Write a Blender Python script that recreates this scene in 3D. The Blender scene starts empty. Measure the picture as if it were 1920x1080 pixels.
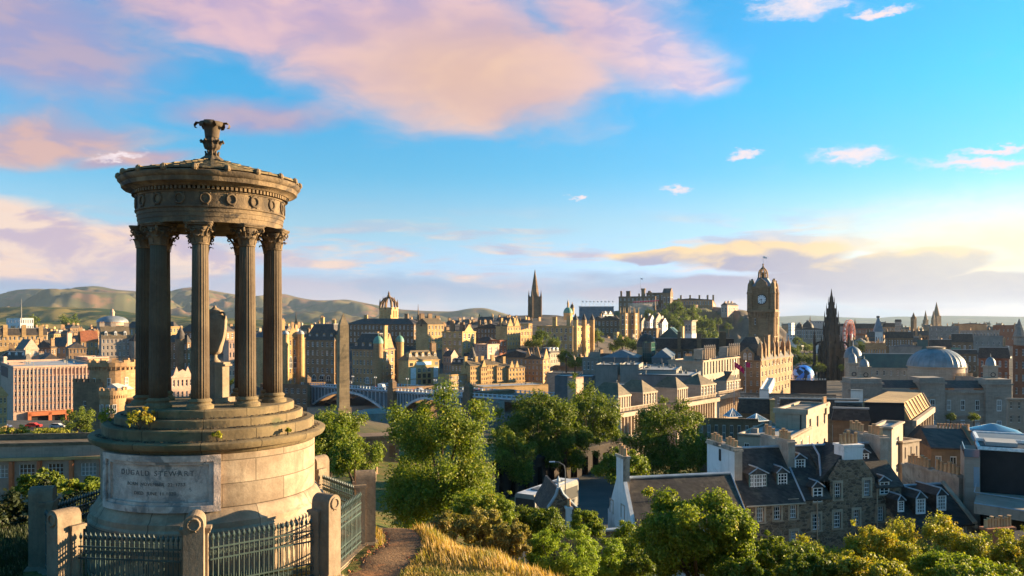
import bpy, math, random
import numpy as np
from mathutils import Vector, Matrix, noise as mnoise

sc = bpy.context.scene
COL = sc.collection
R = math.radians
F, PX0, PY0 = 1500.0, 960.0, 602.0          # focal length (px of the 1920 px photo) and the level horizon
def wx(px, Y): return (px - PX0) / F * Y
def wz(py, Y): return (PY0 - py) / F * Y

# ------------------------------------------------------------------ camera (level, eye at z = 0)
cam = bpy.data.cameras.new('camera')
cam.sensor_width = 36.0
cam.lens = 36.0 * F / 1920.0
cam.shift_y = (PY0 - 540.0) / 1920.0
cam.clip_start = 0.2
cam.clip_end = 90000
cam_o = bpy.data.objects.new('camera', cam)
COL.objects.link(cam_o)
cam_o.rotation_euler = (R(90), 0, 0)
sc.camera = cam_o

# ------------------------------------------------------------------ light
EXPO = 2.08
SUN_AZ, SUN_EL = 75.5, 10.5                   # azimuth from +Y towards +X
sun = bpy.data.lights.new('sun', 'SUN')
sun.energy = 5.0
sun.angle = R(0.6)
sun.color = (1.0, 0.74, 0.42)
sun_o = bpy.data.objects.new('sun', sun)
COL.objects.link(sun_o)
sd = Vector((math.sin(R(SUN_AZ)) * math.cos(R(SUN_EL)), math.cos(R(SUN_AZ)) * math.cos(R(SUN_EL)), math.sin(R(SUN_EL))))
sun_o.rotation_euler = (-sd).to_track_quat('-Z', 'Y').to_euler()
sc.view_settings.view_transform = 'Standard'
sc.view_settings.look = 'None'
sc.view_settings.gamma = 1.0
sc.view_settings.use_curve_mapping = False
sc.view_settings.exposure = EXPO
sc.cycles.max_bounces = 5
sc.cycles.diffuse_bounces = 3
sc.cycles.glossy_bounces = 2
sc.cycles.transmission_bounces = 3
sc.cycles.transparent_max_bounces = 4
sc.cycles.volume_bounces = 0
sc.cycles.use_denoising = True
sc.cycles.sample_clamp_indirect = 4.0

# ------------------------------------------------------------------ node helper
class NT:
    def __init__(s, tree):
        s.t = tree
        s.n = tree.nodes
        s.n.clear()
    def new(s, typ, **kw):
        n = s.n.new(typ)
        for k, v in kw.items():
            setattr(n, k, v)
        return n
    def put(s, sock, v):
        if isinstance(v, bpy.types.NodeSocket):
            s.t.links.new(v, sock)
        elif v is not None:
            if isinstance(v, (tuple, list)) and len(v) == 3 and sock.type == 'RGBA':
                v = tuple(v) + (1.0,)
            sock.default_value = v
    def math(s, op, a, b=None, c=None, clamp=False):
        n = s.new('ShaderNodeMath', operation=op, use_clamp=clamp)
        for i, v in enumerate((a, b, c)):
            if v is not None:
                s.put(n.inputs[i], v)
        return n.outputs[0]
    def vmath(s, op, a, b=None, scale=None):
        n = s.new('ShaderNodeVectorMath', operation=op)
        s.put(n.inputs[0], a)
        if b is not None: s.put(n.inputs[1], b)
        if scale is not None: s.put(n.inputs['Scale'], scale)
        return n.outputs['Value'] if op in ('LENGTH', 'DOT_PRODUCT') else n.outputs[0]
    def mix(s, fac, a, b, mode='MIX', clampf=True):
        n = s.new('ShaderNodeMix', data_type='RGBA', blend_type=mode, clamp_factor=clampf)
        s.put(n.inputs['Factor'], fac); s.put(n.inputs[6], a); s.put(n.inputs[7], b)
        return n.outputs[2]
    def noise(s, vec, scale=5.0, detail=4.0, rough=0.55, dist=0.0):
        n = s.new('ShaderNodeTexNoise')
        if vec is not None: s.put(n.inputs['Vector'], vec)
        n.inputs['Scale'].default_value = scale
        n.inputs['Detail'].default_value = detail
        n.inputs['Roughness'].default_value = rough
        n.inputs['Distortion'].default_value = dist
        return n.outputs[0]
    def smooth(s, v, a, b, lo=0.0, hi=1.0):
        n = s.new('ShaderNodeMapRange', interpolation_type='SMOOTHSTEP')
        s.put(n.inputs[0], v)
        for i, x in enumerate((a, b, lo, hi)): n.inputs[i + 1].default_value = x
        return n.outputs[0]
    def mapping(s, vec, loc=(0, 0, 0), rot=(0, 0, 0), scale=(1, 1, 1)):
        n = s.new('ShaderNodeMapping')
        s.put(n.inputs[0], vec)
        n.inputs['Location'].default_value = loc
        n.inputs['Rotation'].default_value = rot
        n.inputs['Scale'].default_value = scale
        return n.outputs[0]
    def sep(s, vec):
        n = s.new('ShaderNodeSeparateXYZ'); s.put(n.inputs[0], vec); return n.outputs
    def comb(s, x, y, z):
        n = s.new('ShaderNodeCombineXYZ')
        for i, v in enumerate((x, y, z)): s.put(n.inputs[i], v)
        return n.outputs[0]

def lin(r, g, b):
    f = lambda c: (c / 255 / 12.92) if c / 255 <= 0.04045 else ((c / 255 + 0.055) / 1.055) ** 2.4
    return (f(r), f(g), f(b))

# ------------------------------------------------------------------ world: Nishita sky with clouds laid out by azimuth and elevation
world = bpy.data.worlds.new('World')
sc.world = world
world.use_nodes = True
W = NT(world.node_tree)
SKY_STR = 0.0501
tc = W.new('ShaderNodeTexCoord')
sky = W.new('ShaderNodeTexSky')
sky.sky_type = 'NISHITA'
sky.sun_disc = False
sky.sun_elevation = R(SUN_EL)
sky.sun_rotation = R(SUN_AZ)
sky.altitude = 100
sky.air_density = 1.0
sky.dust_density = 0.6
sky.ozone_density = 2.0
base = sky.outputs[0]
o = W.sep(tc.outputs['Generated'])
az = W.math('MULTIPLY', W.math('ARCTAN2', o[0], o[1]), 180 / math.pi)
el = W.math('MULTIPLY', W.math('ARCSINE', o[2]), 180 / math.pi)
uv = W.comb(az, el, 0.0)
def dirdeg(px, py):
    a = math.atan((px - PX0) / F)
    return math.degrees(a), math.degrees(math.atan((PY0 - py) / F * math.cos(a)))
tint = W.mix(W.smooth(el, 1.5, 7.3), (0.67, 0.89, 1.72), (0.78, 0.98, 1.17))
tint = W.mix(W.smooth(el, 6.5, 11.0), tint, (0.38, 0.97, 1.22))
tint = W.mix(W.smooth(el, 10.0, 16.5), tint, (0.23, 1.07, 1.40))
base = W.mix(1.0, base, tint, 'MULTIPLY', False)
n_warp = W.new('ShaderNodeTexNoise')
W.put(n_warp.inputs['Vector'], W.mapping(uv, scale=(0.10, 0.22, 1)))
n_warp.inputs['Scale'].default_value = 1.0
n_warp.inputs['Detail'].default_value = 5
wv = W.vmath('SCALE', W.vmath('SUBTRACT', n_warp.outputs['Color'], (0.5, 0.5, 0.5)), scale=6.0)
uvw = W.vmath('ADD', uv, W.vmath('MULTIPLY', wv, (1.0, 0.5, 0.0)))
def blob(px, py, rx, ry, rot=0.0, hard=0.2, vec=None):
    a, e = dirdeg(px, py)
    m = W.mapping(vec or uvw, loc=(-a, -e, 0))
    if rot: m = W.mapping(m, rot=(0, 0, R(rot)))
    m = W.mapping(m, scale=(F / 57.3 / rx, F / 57.3 / ry, 0))
    return W.smooth(W.vmath('LENGTH', m), hard, 1.0, 1.0, 0.0)
def mx(*a):
    r = a[0]
    for b in a[1:]: r = W.math('MAXIMUM', r, b)
    return r
def warp(fx, fy, amt, det=5):
    n = W.new('ShaderNodeTexNoise')
    W.put(n.inputs['Vector'], W.mapping(uv, scale=(fx, fy, 1)))
    n.inputs['Scale'].default_value = 1.0; n.inputs['Detail'].default_value = det; n.inputs['Roughness'].default_value = 0.65
    return W.vmath('ADD', uv, W.vmath('MULTIPLY', W.vmath('SUBTRACT', n.outputs['Color'], (0.5, 0.5, 0.5)), (amt, amt * 0.45, 0.0)))
uvf = warp(0.7, 1.6, 4.0, 7)
n_big = W.noise(W.mapping(uvw, rot=(0, 0, R(-16)), scale=(0.09, 0.20, 1)), 1.0, 7, 0.55, 0.3)
n_fine = W.noise(W.mapping(uvw, rot=(0, 0, R(-18)), scale=(0.22, 0.62, 1)), 1.0, 7, 0.56, 0.3)
n_strk = W.noise(W.mapping(uv, scale=(0.075, 0.60, 1)), 1.0, 8, 0.60, 0.25)
nn = W.math('ADD', W.math('MULTIPLY', n_big, 0.62), W.math('MULTIPLY', n_fine, 0.48))
def cover(b, n, amp, lo, hi):
    v = W.math('ADD', b, W.math('MULTIPLY', W.math('SUBTRACT', n, 0.55), amp))
    return W.smooth(v, lo, hi)
def S(c, k=1.0): return tuple(x * k / SKY_STR / 2 ** EXPO for x in lin(*c))
col = base
# high cloud sheet: big peach bank in the middle thinning to white wisps on the right, mauve sheet on the left
big = mx(blob(800, 90, 520, 210, 8, 0.15), blob(500, 20, 420, 130, 0, 0.0), blob(930, 150, 340, 125, 0, 0.2), blob(1170, 70, 330, 150, 14, 0.0), blob(1290, 130, 170, 60, 14, 0.0))
sheet = mx(blob(0, 50, 420, 200, 0, 0.1), blob(420, -10, 560, 130, 0, 0.1), blob(480, 210, 300, 60, 0, 0.0))
m_big = cover(big, nn, 1.25, 0.10, 0.85)
m_sheet = cover(sheet, nn, 1.1, 0.15, 1.0)
core = blob(880, 150, 420, 165, 4, 0.0)
c_big = W.mix(W.smooth(nn, 0.42, 0.68), S((190, 170, 206)), S((232, 196, 204)))
c_big = W.mix(core, c_big, W.mix(W.smooth(n_big, 0.4, 0.62), S((232, 190, 172)), S((248, 204, 172))))
c_big = W.mix(W.math('MULTIPLY', W.smooth(az, 3.0, 15.0), 0.85), c_big, W.mix(W.smooth(n_fine, 0.42, 0.62), S((196, 200, 238)), S((244, 222, 232))))
col = W.mix(W.math('MULTIPLY', m_sheet, 0.85), col, W.mix(W.smooth(n_fine, 0.4, 0.62), S((170, 160, 200)), S((196, 170, 190))))
col = W.mix(W.math('MULTIPLY', m_big, 0.95), col, c_big)
low_l = mx(blob(40, 262, 330, 66, -8, 0.0), blob(240, 288, 170, 30, -8, 0.0))
col = W.mix(W.math('MULTIPLY', cover(low_l, nn, 1.0, 0.12, 0.8), 0.9), col, W.mix(W.smooth(n_fine, 0.4, 0.62), S((186, 166, 190)), S((228, 182, 170))))
# small white wisps
wisp = mx(blob(1600, 288, 120, 28, 2, 0.0, uvf), blob(1840, 308, 170, 20, 6, 0.0, uvf), blob(1395, 290, 50, 12, 0, 0.0, uvf),
          blob(1870, 282, 90, 12, 2, 0.0, uvf), blob(1510, 8, 150, 42, 0, 0.0, uvf), blob(1262, 352, 42, 11, 12, 0.0, uvf), blob(1083, 370, 20, 8, 0, 0.0, uvf), blob(1650, 22, 90, 14, 0, 0.0, uvf), blob(220, 292, 80, 12, -14, 0.0, uvf))
col = W.mix(cover(wisp, W.noise(W.mapping(uvf, scale=(0.5, 1.6, 1)), 1.0, 8, 0.65), 1.2, 0.10, 1.05), col, S((252, 236, 240)))
# cumulus bank on the left above the hills
bank = mx(blob(100, 480, 480, 80, 0, 0.2), blob(-150, 420, 380, 90, 0, 0.2))
m_bank = cover(bank, nn, 0.9, 0.2, 0.6)
c_bank = W.mix(W.smooth(n_fine, 0.42, 0.58), S((204, 186, 204)), S((248, 222, 206)))
col = W.mix(m_bank, col, c_bank)
# streaks over the horizon
lowmask = W.math('MULTIPLY', W.smooth(el, 8.6, 4.2), W.smooth(W.math('ABSOLUTE', az), 75, 60))
m_str = W.math('MULTIPLY', W.smooth(n_strk, 0.47, 0.60), lowmask)
c_str = W.mix(W.smooth(n_fine, 0.42, 0.6), S((196, 186, 208)), S((250, 216, 196)))
col = W.mix(W.math('MULTIPLY', m_str, 0.92), col, c_str)
# grey-blue bank right at the horizon
hb = W.math('ADD', el, W.math('MULTIPLY', W.math('SUBTRACT', n_strk, 0.5), 6.0))
m_hb = W.math('MULTIPLY', W.smooth(hb, 3.8, 2.2), 0.9)
c_hb = W.mix(W.smooth(n_big, 0.42, 0.6), S((150, 172, 208)), S((194, 186, 206)))
col = W.mix(m_hb, col, c_hb)
# sun-lit bank and glow on the right
rb = mx(blob(1430, 480, 230, 46, -2, 0.2), blob(1640, 505, 300, 38, -4, 0.2), blob(1230, 487, 130, 20, 0, 0.1), blob(1760, 540, 360, 40, 0, 0.2), blob(1250, 545, 330, 36, 0, 0.1))
m_rb = cover(rb, nn, 0.9, 0.25, 0.6)
c_rb = W.mix(W.smooth(W.math('ADD', n_fine, W.math('MULTIPLY', W.math('SUBTRACT', el, 4.2), 0.16)), 0.42, 0.66), S((172, 170, 198)), S((255, 222, 172)))
col = W.mix(m_rb, col, c_rb)
glow = blob(1880, 465, 480, 120, 0, 0.0, uvf)
col = W.mix(W.math('MULTIPLY', W.math('MULTIPLY', glow, W.math('SUBTRACT', 1.0, W.math('MULTIPLY', m_rb, 0.5))), 1.0), col, S((255, 244, 208), 1.1))
bg = W.new('ShaderNodeBackground')
W.put(bg.inputs[0], col)
bg.inputs[1].default_value = SKY_STR
wo = W.new('ShaderNodeOutputWorld')
W.t.links.new(bg.outputs[0], wo.inputs[0])

# ------------------------------------------------------------------ materials
MATS = {}
def pbr(name):
    m = bpy.data.materials.new(name)
    m.use_nodes = True
    t = NT(m.node_tree)
    out = t.new('ShaderNodeOutputMaterial')
    p = t.new('ShaderNodeBsdfPrincipled')
    t.t.links.new(p.outputs[0], out.inputs[0])
    MATS[name] = m
    return m, t, p, out

def surf(name, c, c2=None, ns=1.0, rough=0.85, brick=None, bump=0.0, objvar=0.0, fine=0.25, metal=0.0, spec=0.3, streak=0.0, c3=None, cyl=False, mort=0.55, bvar=0.35):
    """stone, render, slate, metal: two tones by noise, optional courses, wear streaks, per-object tone"""
    m, t, p, out = pbr(name)
    tcn = t.new('ShaderNodeTexCoord')
    v = tcn.outputs['Object']
    c2 = c2 or tuple(x * 0.72 for x in c)
    k = t.mix(t.smooth(t.noise(v, ns, 5, 0.6), 0.36, 0.64), c, c2)
    if c3:
        k = t.mix(t.smooth(t.noise(v, ns * 0.6, 4, 0.65, 0.6), 0.53, 0.62), k, c3)
    xyz = t.sep(v)
    if fine:
        f = t.noise(v, ns * 14, 3, 0.6)
        k = t.mix(fine, k, t.mix(f, (0.25, 0.25, 0.25), (1, 1, 1)), 'OVERLAY')
    hgt = None
    if brick:
        bw, bh = brick
        if cyl:
            u = t.math('MULTIPLY', t.math('ARCTAN2', xyz[0], xyz[1]), cyl)
        else:
            u = t.math('ADD', xyz[0], xyz[1])
        b = t.new('ShaderNodeTexBrick')
        t.put(b.inputs['Vector'], t.comb(u, xyz[2], 0.0))
        b.inputs['Color1'].default_value = (1, 1, 1, 1)
        b.inputs['Color2'].default_value = (1 - bvar, 1 - bvar, 1 - bvar, 1)
        b.inputs['Mortar'].default_value = (mort, mort, mort, 1)
        b.inputs['Scale'].default_value = 1.0
        b.inputs['Mortar Size'].default_value = 0.012 * min(1, bh * 3)
        b.inputs['Mortar Smooth'].default_value = 0.2
        b.inputs['Bias'].default_value = -0.2
        b.inputs['Brick Width'].default_value = bw
        b.inputs['Row Height'].default_value = bh
        b.offset = 0.5
        k = t.mix(1.0, k, b.outputs[0], 'MULTIPLY')
        hgt = t.math('SUBTRACT', 1.0, b.outputs[1])
    if streak:
        sv = t.mapping(v, scale=(3.0, 3.0, 0.25))
        k = t.mix(t.math('MULTIPLY', t.smooth(t.noise(sv, 1.0, 4, 0.6), 0.5, 0.72), streak), k, tuple(x * 0.3 for x in c))
    if objvar:
        oi = t.new('ShaderNodeObjectInfo')
        k = t.mix(1.0, k, t.mix(oi.outputs['Random'], (1 - objvar, 1 - objvar, 1 - objvar), (1 + objvar * .6, 1 + objvar * .55, 1 + objvar * .45)), 'MULTIPLY')
    t.put(p.inputs['Base Color'], k)
    p.inputs['Roughness'].default_value = rough
    p.inputs['Metallic'].default_value = metal
    p.inputs['Specular IOR Level'].default_value = spec
    if bump:
        bn = t.new('ShaderNodeBump')
        bn.inputs['Strength'].default_value = bump
        bn.inputs['Distance'].default_value = 0.05
        h = t.noise(v, ns * 9, 5, 0.65)
        if hgt is not None: h = t.math('ADD', t.math('MULTIPLY', h, 0.5), hgt)
        t.put(bn.inputs['Height'], h)
        t.put(p.inputs['Normal'], bn.outputs[0])
    return m

def glassmat(name, c, rough=0.06, var=0.5, c2=(0.25, 0.25, 0.24)):
    m, t, p, out = pbr(name)
    oi = t.new('ShaderNodeObjectInfo')
    f = t.smooth(oi.outputs['Random'], 1 - var, 1 - var * 0.6)
    t.put(p.inputs['Base Color'], t.mix(t.math('MULTIPLY', f, 0.8), c, c2))
    p.inputs['Roughness'].default_value = rough
    p.inputs['Specular IOR Level'].default_value = 0.6
    return m

def leafmat(name, c, c2, c3=None, trans=0.35, amt3=0.25, rough=0.55):
    m, t, p, out = pbr(name)
    a = t.new('ShaderNodeAttribute'); a.attribute_name = 'tone'
    oi = t.new('ShaderNodeObjectInfo')
    k = t.mix(a.outputs['Fac'], c, c2)
    if c3:
        g = t.new('ShaderNodeNewGeometry')
        n = t.noise(g.outputs['Position'], 0.9, 3, 0.6)
        s = t.math('ADD', n, t.math('MULTIPLY', t.math('SUBTRACT', a.outputs['Fac'], 0.5), 0.25))
        k = t.mix(t.smooth(s, 0.62 - amt3 * 0.5, 0.80 - amt3 * 0.5), k, c3)
    k = t.mix(1.0, k, t.mix(oi.outputs['Random'], (0.82, 0.84, 0.82), (1.12, 1.1, 1.05)), 'MULTIPLY')
    t.put(p.inputs['Base Color'], k)
    p.inputs['Roughness'].default_value = rough
    p.inputs['Specular IOR Level'].default_value = 0.25
    tr = t.new('ShaderNodeBsdfTranslucent')
    t.put(tr.inputs[0], t.mix(1.0, k, (1.25, 1.3, 0.5), 'MULTIPLY'))
    ms = t.new('ShaderNodeMixShader')
    ms.inputs[0].default_value = trans
    t.t.links.new(p.outputs[0], ms.inputs[1]); t.t.links.new(tr.outputs[0], ms.inputs[2])
    t.t.links.new(ms.outputs[0], out.inputs[0])
    return m

# ------------------------------------------------------------------ mesh builder
class MB:
    def __init__(s):
        s.v = []; s.f = []; s.mi = []; s.M = None
    def add(s, vs, fs, mi=0):
        b = len(s.v)
        if s.M is not None: vs = [s.M @ Vector(p) for p in vs]
        s.v.extend([tuple(p) for p in vs])
        s.f.extend([tuple(i + b for i in f) for f in fs])
        s.mi.extend([mi] * len(fs))
        return s
    def box(s, x0, x1, y0, y1, z0, z1, mi=0):
        return s.add([(x0, y0, z0), (x1, y0, z0), (x1, y1, z0), (x0, y1, z0), (x0, y0, z1), (x1, y0, z1), (x1, y1, z1), (x0, y1, z1)],
              [(0, 3, 2, 1), (4, 5, 6, 7), (0, 1, 5, 4), (1, 2, 6, 5), (2, 3, 7, 6), (3, 0, 4, 7)], mi)
    def hexa(s, lo, hi, mi=0):
        """lo/hi: four points each, ccw seen from above"""
        return s.add(list(lo) + list(hi), [(0, 3, 2, 1), (4, 5, 6, 7), (0, 1, 5, 4), (1, 2, 6, 5), (2, 3, 7, 6), (3, 0, 4, 7)], mi)
    def quad(s, a, b, c, d, mi=0): return s.add([a, b, c, d], [(0, 1, 2, 3)], mi)
    def prism(s, poly, z0, z1, mi=0, top=None):
        n = len(poly); top = top or poly
        return s.add([(x, y, z0) for x, y in poly] + [(x, y, z1) for x, y in top],
              [tuple(range(n - 1, -1, -1)), tuple(range(n, 2 * n))] + [(i, (i + 1) % n, n + (i + 1) % n, n + i) for i in range(n)], mi)
    def extr(s, poly, axis, a, b, mi=0):
        """polygon in the plane across axis ('x': (y,z), 'y': (x,z)), extruded from a to b"""
        n = len(poly)
        g = (lambda p, q: (q, p[0], p[1])) if axis == 'x' else (lambda p, q: (p[0], q, p[1]))
        return s.add([g(p, a) for p in poly] + [g(p, b) for p in poly],
              [tuple(range(n)), tuple(range(2 * n - 1, n - 1, -1))] + [(i, n + i, n + (i + 1) % n, (i + 1) % n) for i in range(n)], mi)
    def lathe(s, prof, n=24, c=(0, 0), mi=0, a0=0.0, a1=2 * math.pi, mod=None, cap=True):
        full = abs(a1 - a0 - 2 * math.pi) < 1e-6
        cnt = n if full else n + 1
        vs = []
        for r, z in prof:
            for i in range(cnt):
                a = a0 + (a1 - a0) * i / n
                rr = r * (mod(a, z) if mod else 1.0)
                vs.append((c[0] + rr * math.cos(a), c[1] + rr * math.sin(a), z))
        fs = []
        for j in range(len(prof) - 1):
            for i in range(n):
                i2 = (i + 1) % cnt
                fs.append((j * cnt + i, j * cnt + i2, (j + 1) * cnt + i2, (j + 1) * cnt + i))
        if cap and full:
            fs.append(tuple(range(cnt - 1, -1, -1)))
            fs.append(tuple((len(prof) - 1) * cnt + i for i in range(cnt)))
        return s.add(vs, fs, mi)
    def tube(s, pts, rad, n=6, mi=0, closed=False):
        pts = [Vector(p) for p in pts]
        if not hasattr(rad, '__len__'): rad = [rad] * len(pts)
        N = len(pts); vs = []; up = None
        for i, p in enumerate(pts):
            d = (pts[(i + 1) % N] - pts[i - 1]) if closed else (pts[min(i + 1, N - 1)] - pts[max(i - 1, 0)])
            d.normalize()
            if up is None: up = Vector((0, 0, 1)) if abs(d.z) < 0.9 else Vector((1, 0, 0))
            a = d.cross(up)
            if a.length < 1e-4: a = d.cross(Vector((0, 1, 0)))
            a.normalize(); b = a.cross(d)
            up = b if not closed else up
            for k in range(n):
                t = 2 * math.pi * k / n
                vs.append(p + a * (rad[i] * math.cos(t)) + b * (rad[i] * math.sin(t)))
        fs = []
        for i in range(N if closed else N - 1):
            j = (i + 1) % N
            for k in range(n):
                fs.append((i * n + k, i * n + (k + 1) % n, j * n + (k + 1) % n, j * n + k))
        if not closed:
            fs.append(tuple(range(n - 1, -1, -1))); fs.append(tuple((N - 1) * n + k for k in range(n)))
        return s.add(vs, fs, mi)
    def wall(s, p0, u, L, z0, z1, holes, depth, nrm, mi=0, mr=None):
        """wall from p0 along unit u, length L, with rectangular openings (a0,a1,b0,b1) and reveals going in by depth"""
        mr = mi if mr is None else mr
        xs = sorted({0.0, L} | {h[0] for h in holes} | {h[1] for h in holes})
        zs = sorted({z0, z1} | {h[2] for h in holes} | {h[3] for h in holes})
        P = lambda a, z, d=0.0: (p0[0] + u[0] * a - nrm[0] * d, p0[1] + u[1] * a - nrm[1] * d, z)
        idx = {}; vs = []
        for i, a in enumerate(xs):
            for j, z in enumerate(zs):
                idx[(i, j)] = len(vs); vs.append(P(a, z))
        fs = []
        for i in range(len(xs) - 1):
            ca = (xs[i] + xs[i + 1]) / 2
            for j in range(len(zs) - 1):
                cz = (zs[j] + zs[j + 1]) / 2
                if any(h[0] < ca < h[1] and h[2] < cz < h[3] for h in holes): continue
                fs.append((idx[(i, j)], idx[(i + 1, j)], idx[(i + 1, j + 1)], idx[(i, j + 1)]))
        s.add(vs, fs, mi)
        for a0, a1, b0, b1 in holes:
            q = [(a0, b0), (a1, b0), (a1, b1), (a0, b1)]
            s.add([P(a, z) for a, z in q] + [P(a, z, depth) for a, z in q], [(i, i + 4, (i + 1) % 4 + 4, (i + 1) % 4) for i in range(4)], mr)
        return s
    def build(s, name, mats, parent=None, smooth=False, loc=None):
        if not isinstance(mats, (list, tuple)): mats = [mats]
        me = bpy.data.meshes.new(name)
        me.from_pydata(s.v, [], s.f)
        for m in mats: me.materials.append(MATS[m] if isinstance(m, str) else m)
        if len(mats) > 1: me.polygons.foreach_set('material_index', s.mi)
        if smooth:
            me.polygons.foreach_set('use_smooth', [True] * len(me.polygons))
            if smooth != 'all':
                try: me.set_sharp_from_angle(angle=R(38))
                except Exception: pass
        me.update()
        ob = bpy.data.objects.new(name, me)
        COL.objects.link(ob)
        if parent is not None: ob.parent = parent
        if loc: ob.location = loc
        return ob

def tag(o, label=None, cat=None, group=None, kind=None):
    if label: o['label'] = label
    if cat: o['category'] = cat
    if group: o['group'] = group
    if kind: o['kind'] = kind
    return o
def empty(name, label, cat, loc=(0, 0, 0), rz=0.0, group=None):
    e = bpy.data.objects.new(name, None)
    e.empty_display_size = 0.5
    COL.objects.link(e)
    e.location = loc; e.rotation_euler = (0, 0, rz)
    return tag(e, label, cat, group)
def clone(src, name=None, parent=None, loc=None, rz=None, scale=None):
    c = src.copy()
    COL.objects.link(c)
    c.parent = parent
    if loc is not None: c.location = loc
    if rz is not None: c.rotation_euler = (0, 0, rz)
    if scale is not None: c.scale = scale
    return c
def clone_tree(src, loc, rz=0.0, scale=None, label=None, group=None, parent=None):
    c = clone(src, None, parent, loc, rz, scale)
    if label: c['label'] = label
    if group: c['group'] = group
    for ch in list(src.children):
        d = clone(ch, None, c)
        for g in list(ch.children): clone(g, None, d)
    return c

# stone of the monument and its fence
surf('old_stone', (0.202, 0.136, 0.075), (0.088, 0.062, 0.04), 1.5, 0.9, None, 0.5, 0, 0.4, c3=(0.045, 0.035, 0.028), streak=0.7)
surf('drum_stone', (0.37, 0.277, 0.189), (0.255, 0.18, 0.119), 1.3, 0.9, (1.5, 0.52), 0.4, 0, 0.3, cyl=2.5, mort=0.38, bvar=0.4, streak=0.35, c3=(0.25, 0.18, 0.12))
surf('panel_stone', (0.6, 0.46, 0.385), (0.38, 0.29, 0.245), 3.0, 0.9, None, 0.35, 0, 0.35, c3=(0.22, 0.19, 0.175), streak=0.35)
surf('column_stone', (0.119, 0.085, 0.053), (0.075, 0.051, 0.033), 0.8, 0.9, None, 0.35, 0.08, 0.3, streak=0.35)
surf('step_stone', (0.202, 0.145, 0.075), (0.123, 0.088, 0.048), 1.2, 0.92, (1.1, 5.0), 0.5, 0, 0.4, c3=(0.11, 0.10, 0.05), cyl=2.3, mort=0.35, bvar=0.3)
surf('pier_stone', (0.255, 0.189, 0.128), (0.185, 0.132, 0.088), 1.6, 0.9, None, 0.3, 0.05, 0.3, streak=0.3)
surf('inscription_paint', (0.17, 0.14, 0.125), None, 3, 0.9)
surf('iron_green', (0.045, 0.075, 0.068), (0.03, 0.05, 0.048), 4, 0.45, None, 0, 0, 0.2, metal=0.0, spec=0.5)
surf('iron_black', (0.018, 0.018, 0.02), None, 4, 0.4, spec=0.5)

# ------------------------------------------------------------------ terrain
_near = [(-4000, -30), (-200, -6), (-20, -1.7), (0, -1.7), (6, -2.9), (12, -4.6)]
_PROF = [
 (-0.64, [(16, -5.5), (19, -5.85), (24, -6.3), (35, -12), (60, -18), (110, -25), (200, -34), (245, -34), (300, -38), (450, -50), (600, -44), (900, -34), (1300, -36), (2500, -50), (6000, -62), (12000, -70), (60000, -120)]),
 (-0.40, [(16, -5.5), (19, -5.85), (25, -6.0), (35, -11), (60, -19), (110, -25), (210, -28), (300, -42), (400, -54), (480, -44), (600, -22), (720, -10), (900, -20), (1300, -34), (2500, -50), (6000, -62), (12000, -70), (60000, -120)]),
 (-0.20, [(16, -5.5), (19, -5.85), (24, -6.0), (30, -8.5), (45, -13), (100, -23), (215, -25.5), (300, -42), (400, -52), (470, -42), (560, -24), (700, -8), (900, -16), (1300, -30), (2500, -50), (6000, -62), (12000, -70), (60000, -120)]),
 (-0.10, [(16, -5.5), (19, -5.85), (22.5, -5.95), (26, -8.0), (45, -14), (70, -20), (110, -24), (200, -28), (300, -40), (400, -48), (460, -38), (560, -24), (700, -6), (900, -4), (1300, -24), (2500, -50), (6000, -62), (12000, -70), (60000, -120)]),
  (-0.01, [(16, -5.5), (19, -5.8), (20.5, -6.05), (25, -9.2), (40, -15), (60, -20.4), (85, -21.6), (105, -22.5), (130, -24.6), (200, -28.5), (330, -37), (400, -47), (430, -37), (520, -26), (700, -6), (900, 2), (1150, 8), (1500, -25), (2500, -50), (6000, -62), (12000, -70), (60000, -120)]),
 (0.05, [(16, -5.6), (18, -5.95), (20, -7.0), (25, -10.2), (40, -15.5), (60, -20.4), (85, -21.6), (105, -22.5), (130, -24.6), (200, -29), (330, -34), (380, -46), (430, -37), (520, -26), (700, -6), (900, 4), (1150, 10), (1500, -25), (2500, -50), (6000, -62), (12000, -70), (60000, -120)]),
 (0.30, [(14, -5.4), (16, -6.4), (19, -8.0), (24, -11), (40, -17), (70, -21), (110, -25), (250, -32), (370, -34), (500, -37), (620, -50), (900, -46), (1100, -36), (1300, -34), (2000, -50), (6000, -62), (12000, -70), (60000, -120)]),
 (0.64, [(14, -5.6), (16, -6.8), (19, -8.5), (24, -11.5), (40, -18), (70, -23), (100, -25), (250, -33), (400, -36), (800, -42), (2000, -55), (6000, -64), (12000, -72), (60000, -120)]),
]
def H(x, y):
    x = np.asarray(x, float); y = np.asarray(y, float)
    u = np.where(y > 8, x / np.maximum(y, 8.0), 0.0)
    us = [p[0] for p in _PROF]
    zs = []
    for _, pr in _PROF:
        pts = _near + pr
        zs.append(np.interp(y, [p[0] for p in pts], [p[1] for p in pts]))
    zs = np.array(zs)
    uc = np.clip(u, us[0], us[-1])
    k = np.clip(np.searchsorted(us, uc) - 1, 0, len(us) - 2)
    ua = np.array(us)
    t = (uc - ua[k]) / (ua[k + 1] - ua[k])
    ii = np.arange(zs[0].size).reshape(zs[0].shape)
    zf = zs.reshape(len(us), -1)
    z = zf[k.ravel(), ii.ravel()] * (1 - t.ravel()) + zf[k.ravel() + 1, ii.ravel()] * t.ravel()
    z = z.reshape(zs[0].shape)
    bump = 0.10 * np.sin(x * 0.9 + 1.3) * np.sin(y * 0.8) + 0.05 * np.sin(x * 2.3) * np.sin(y * 2.1 + 0.7)
    return z + bump * np.clip((y - 2) / 10, 0, 1) * np.clip((60 - y) / 30, 0, 1)
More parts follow.
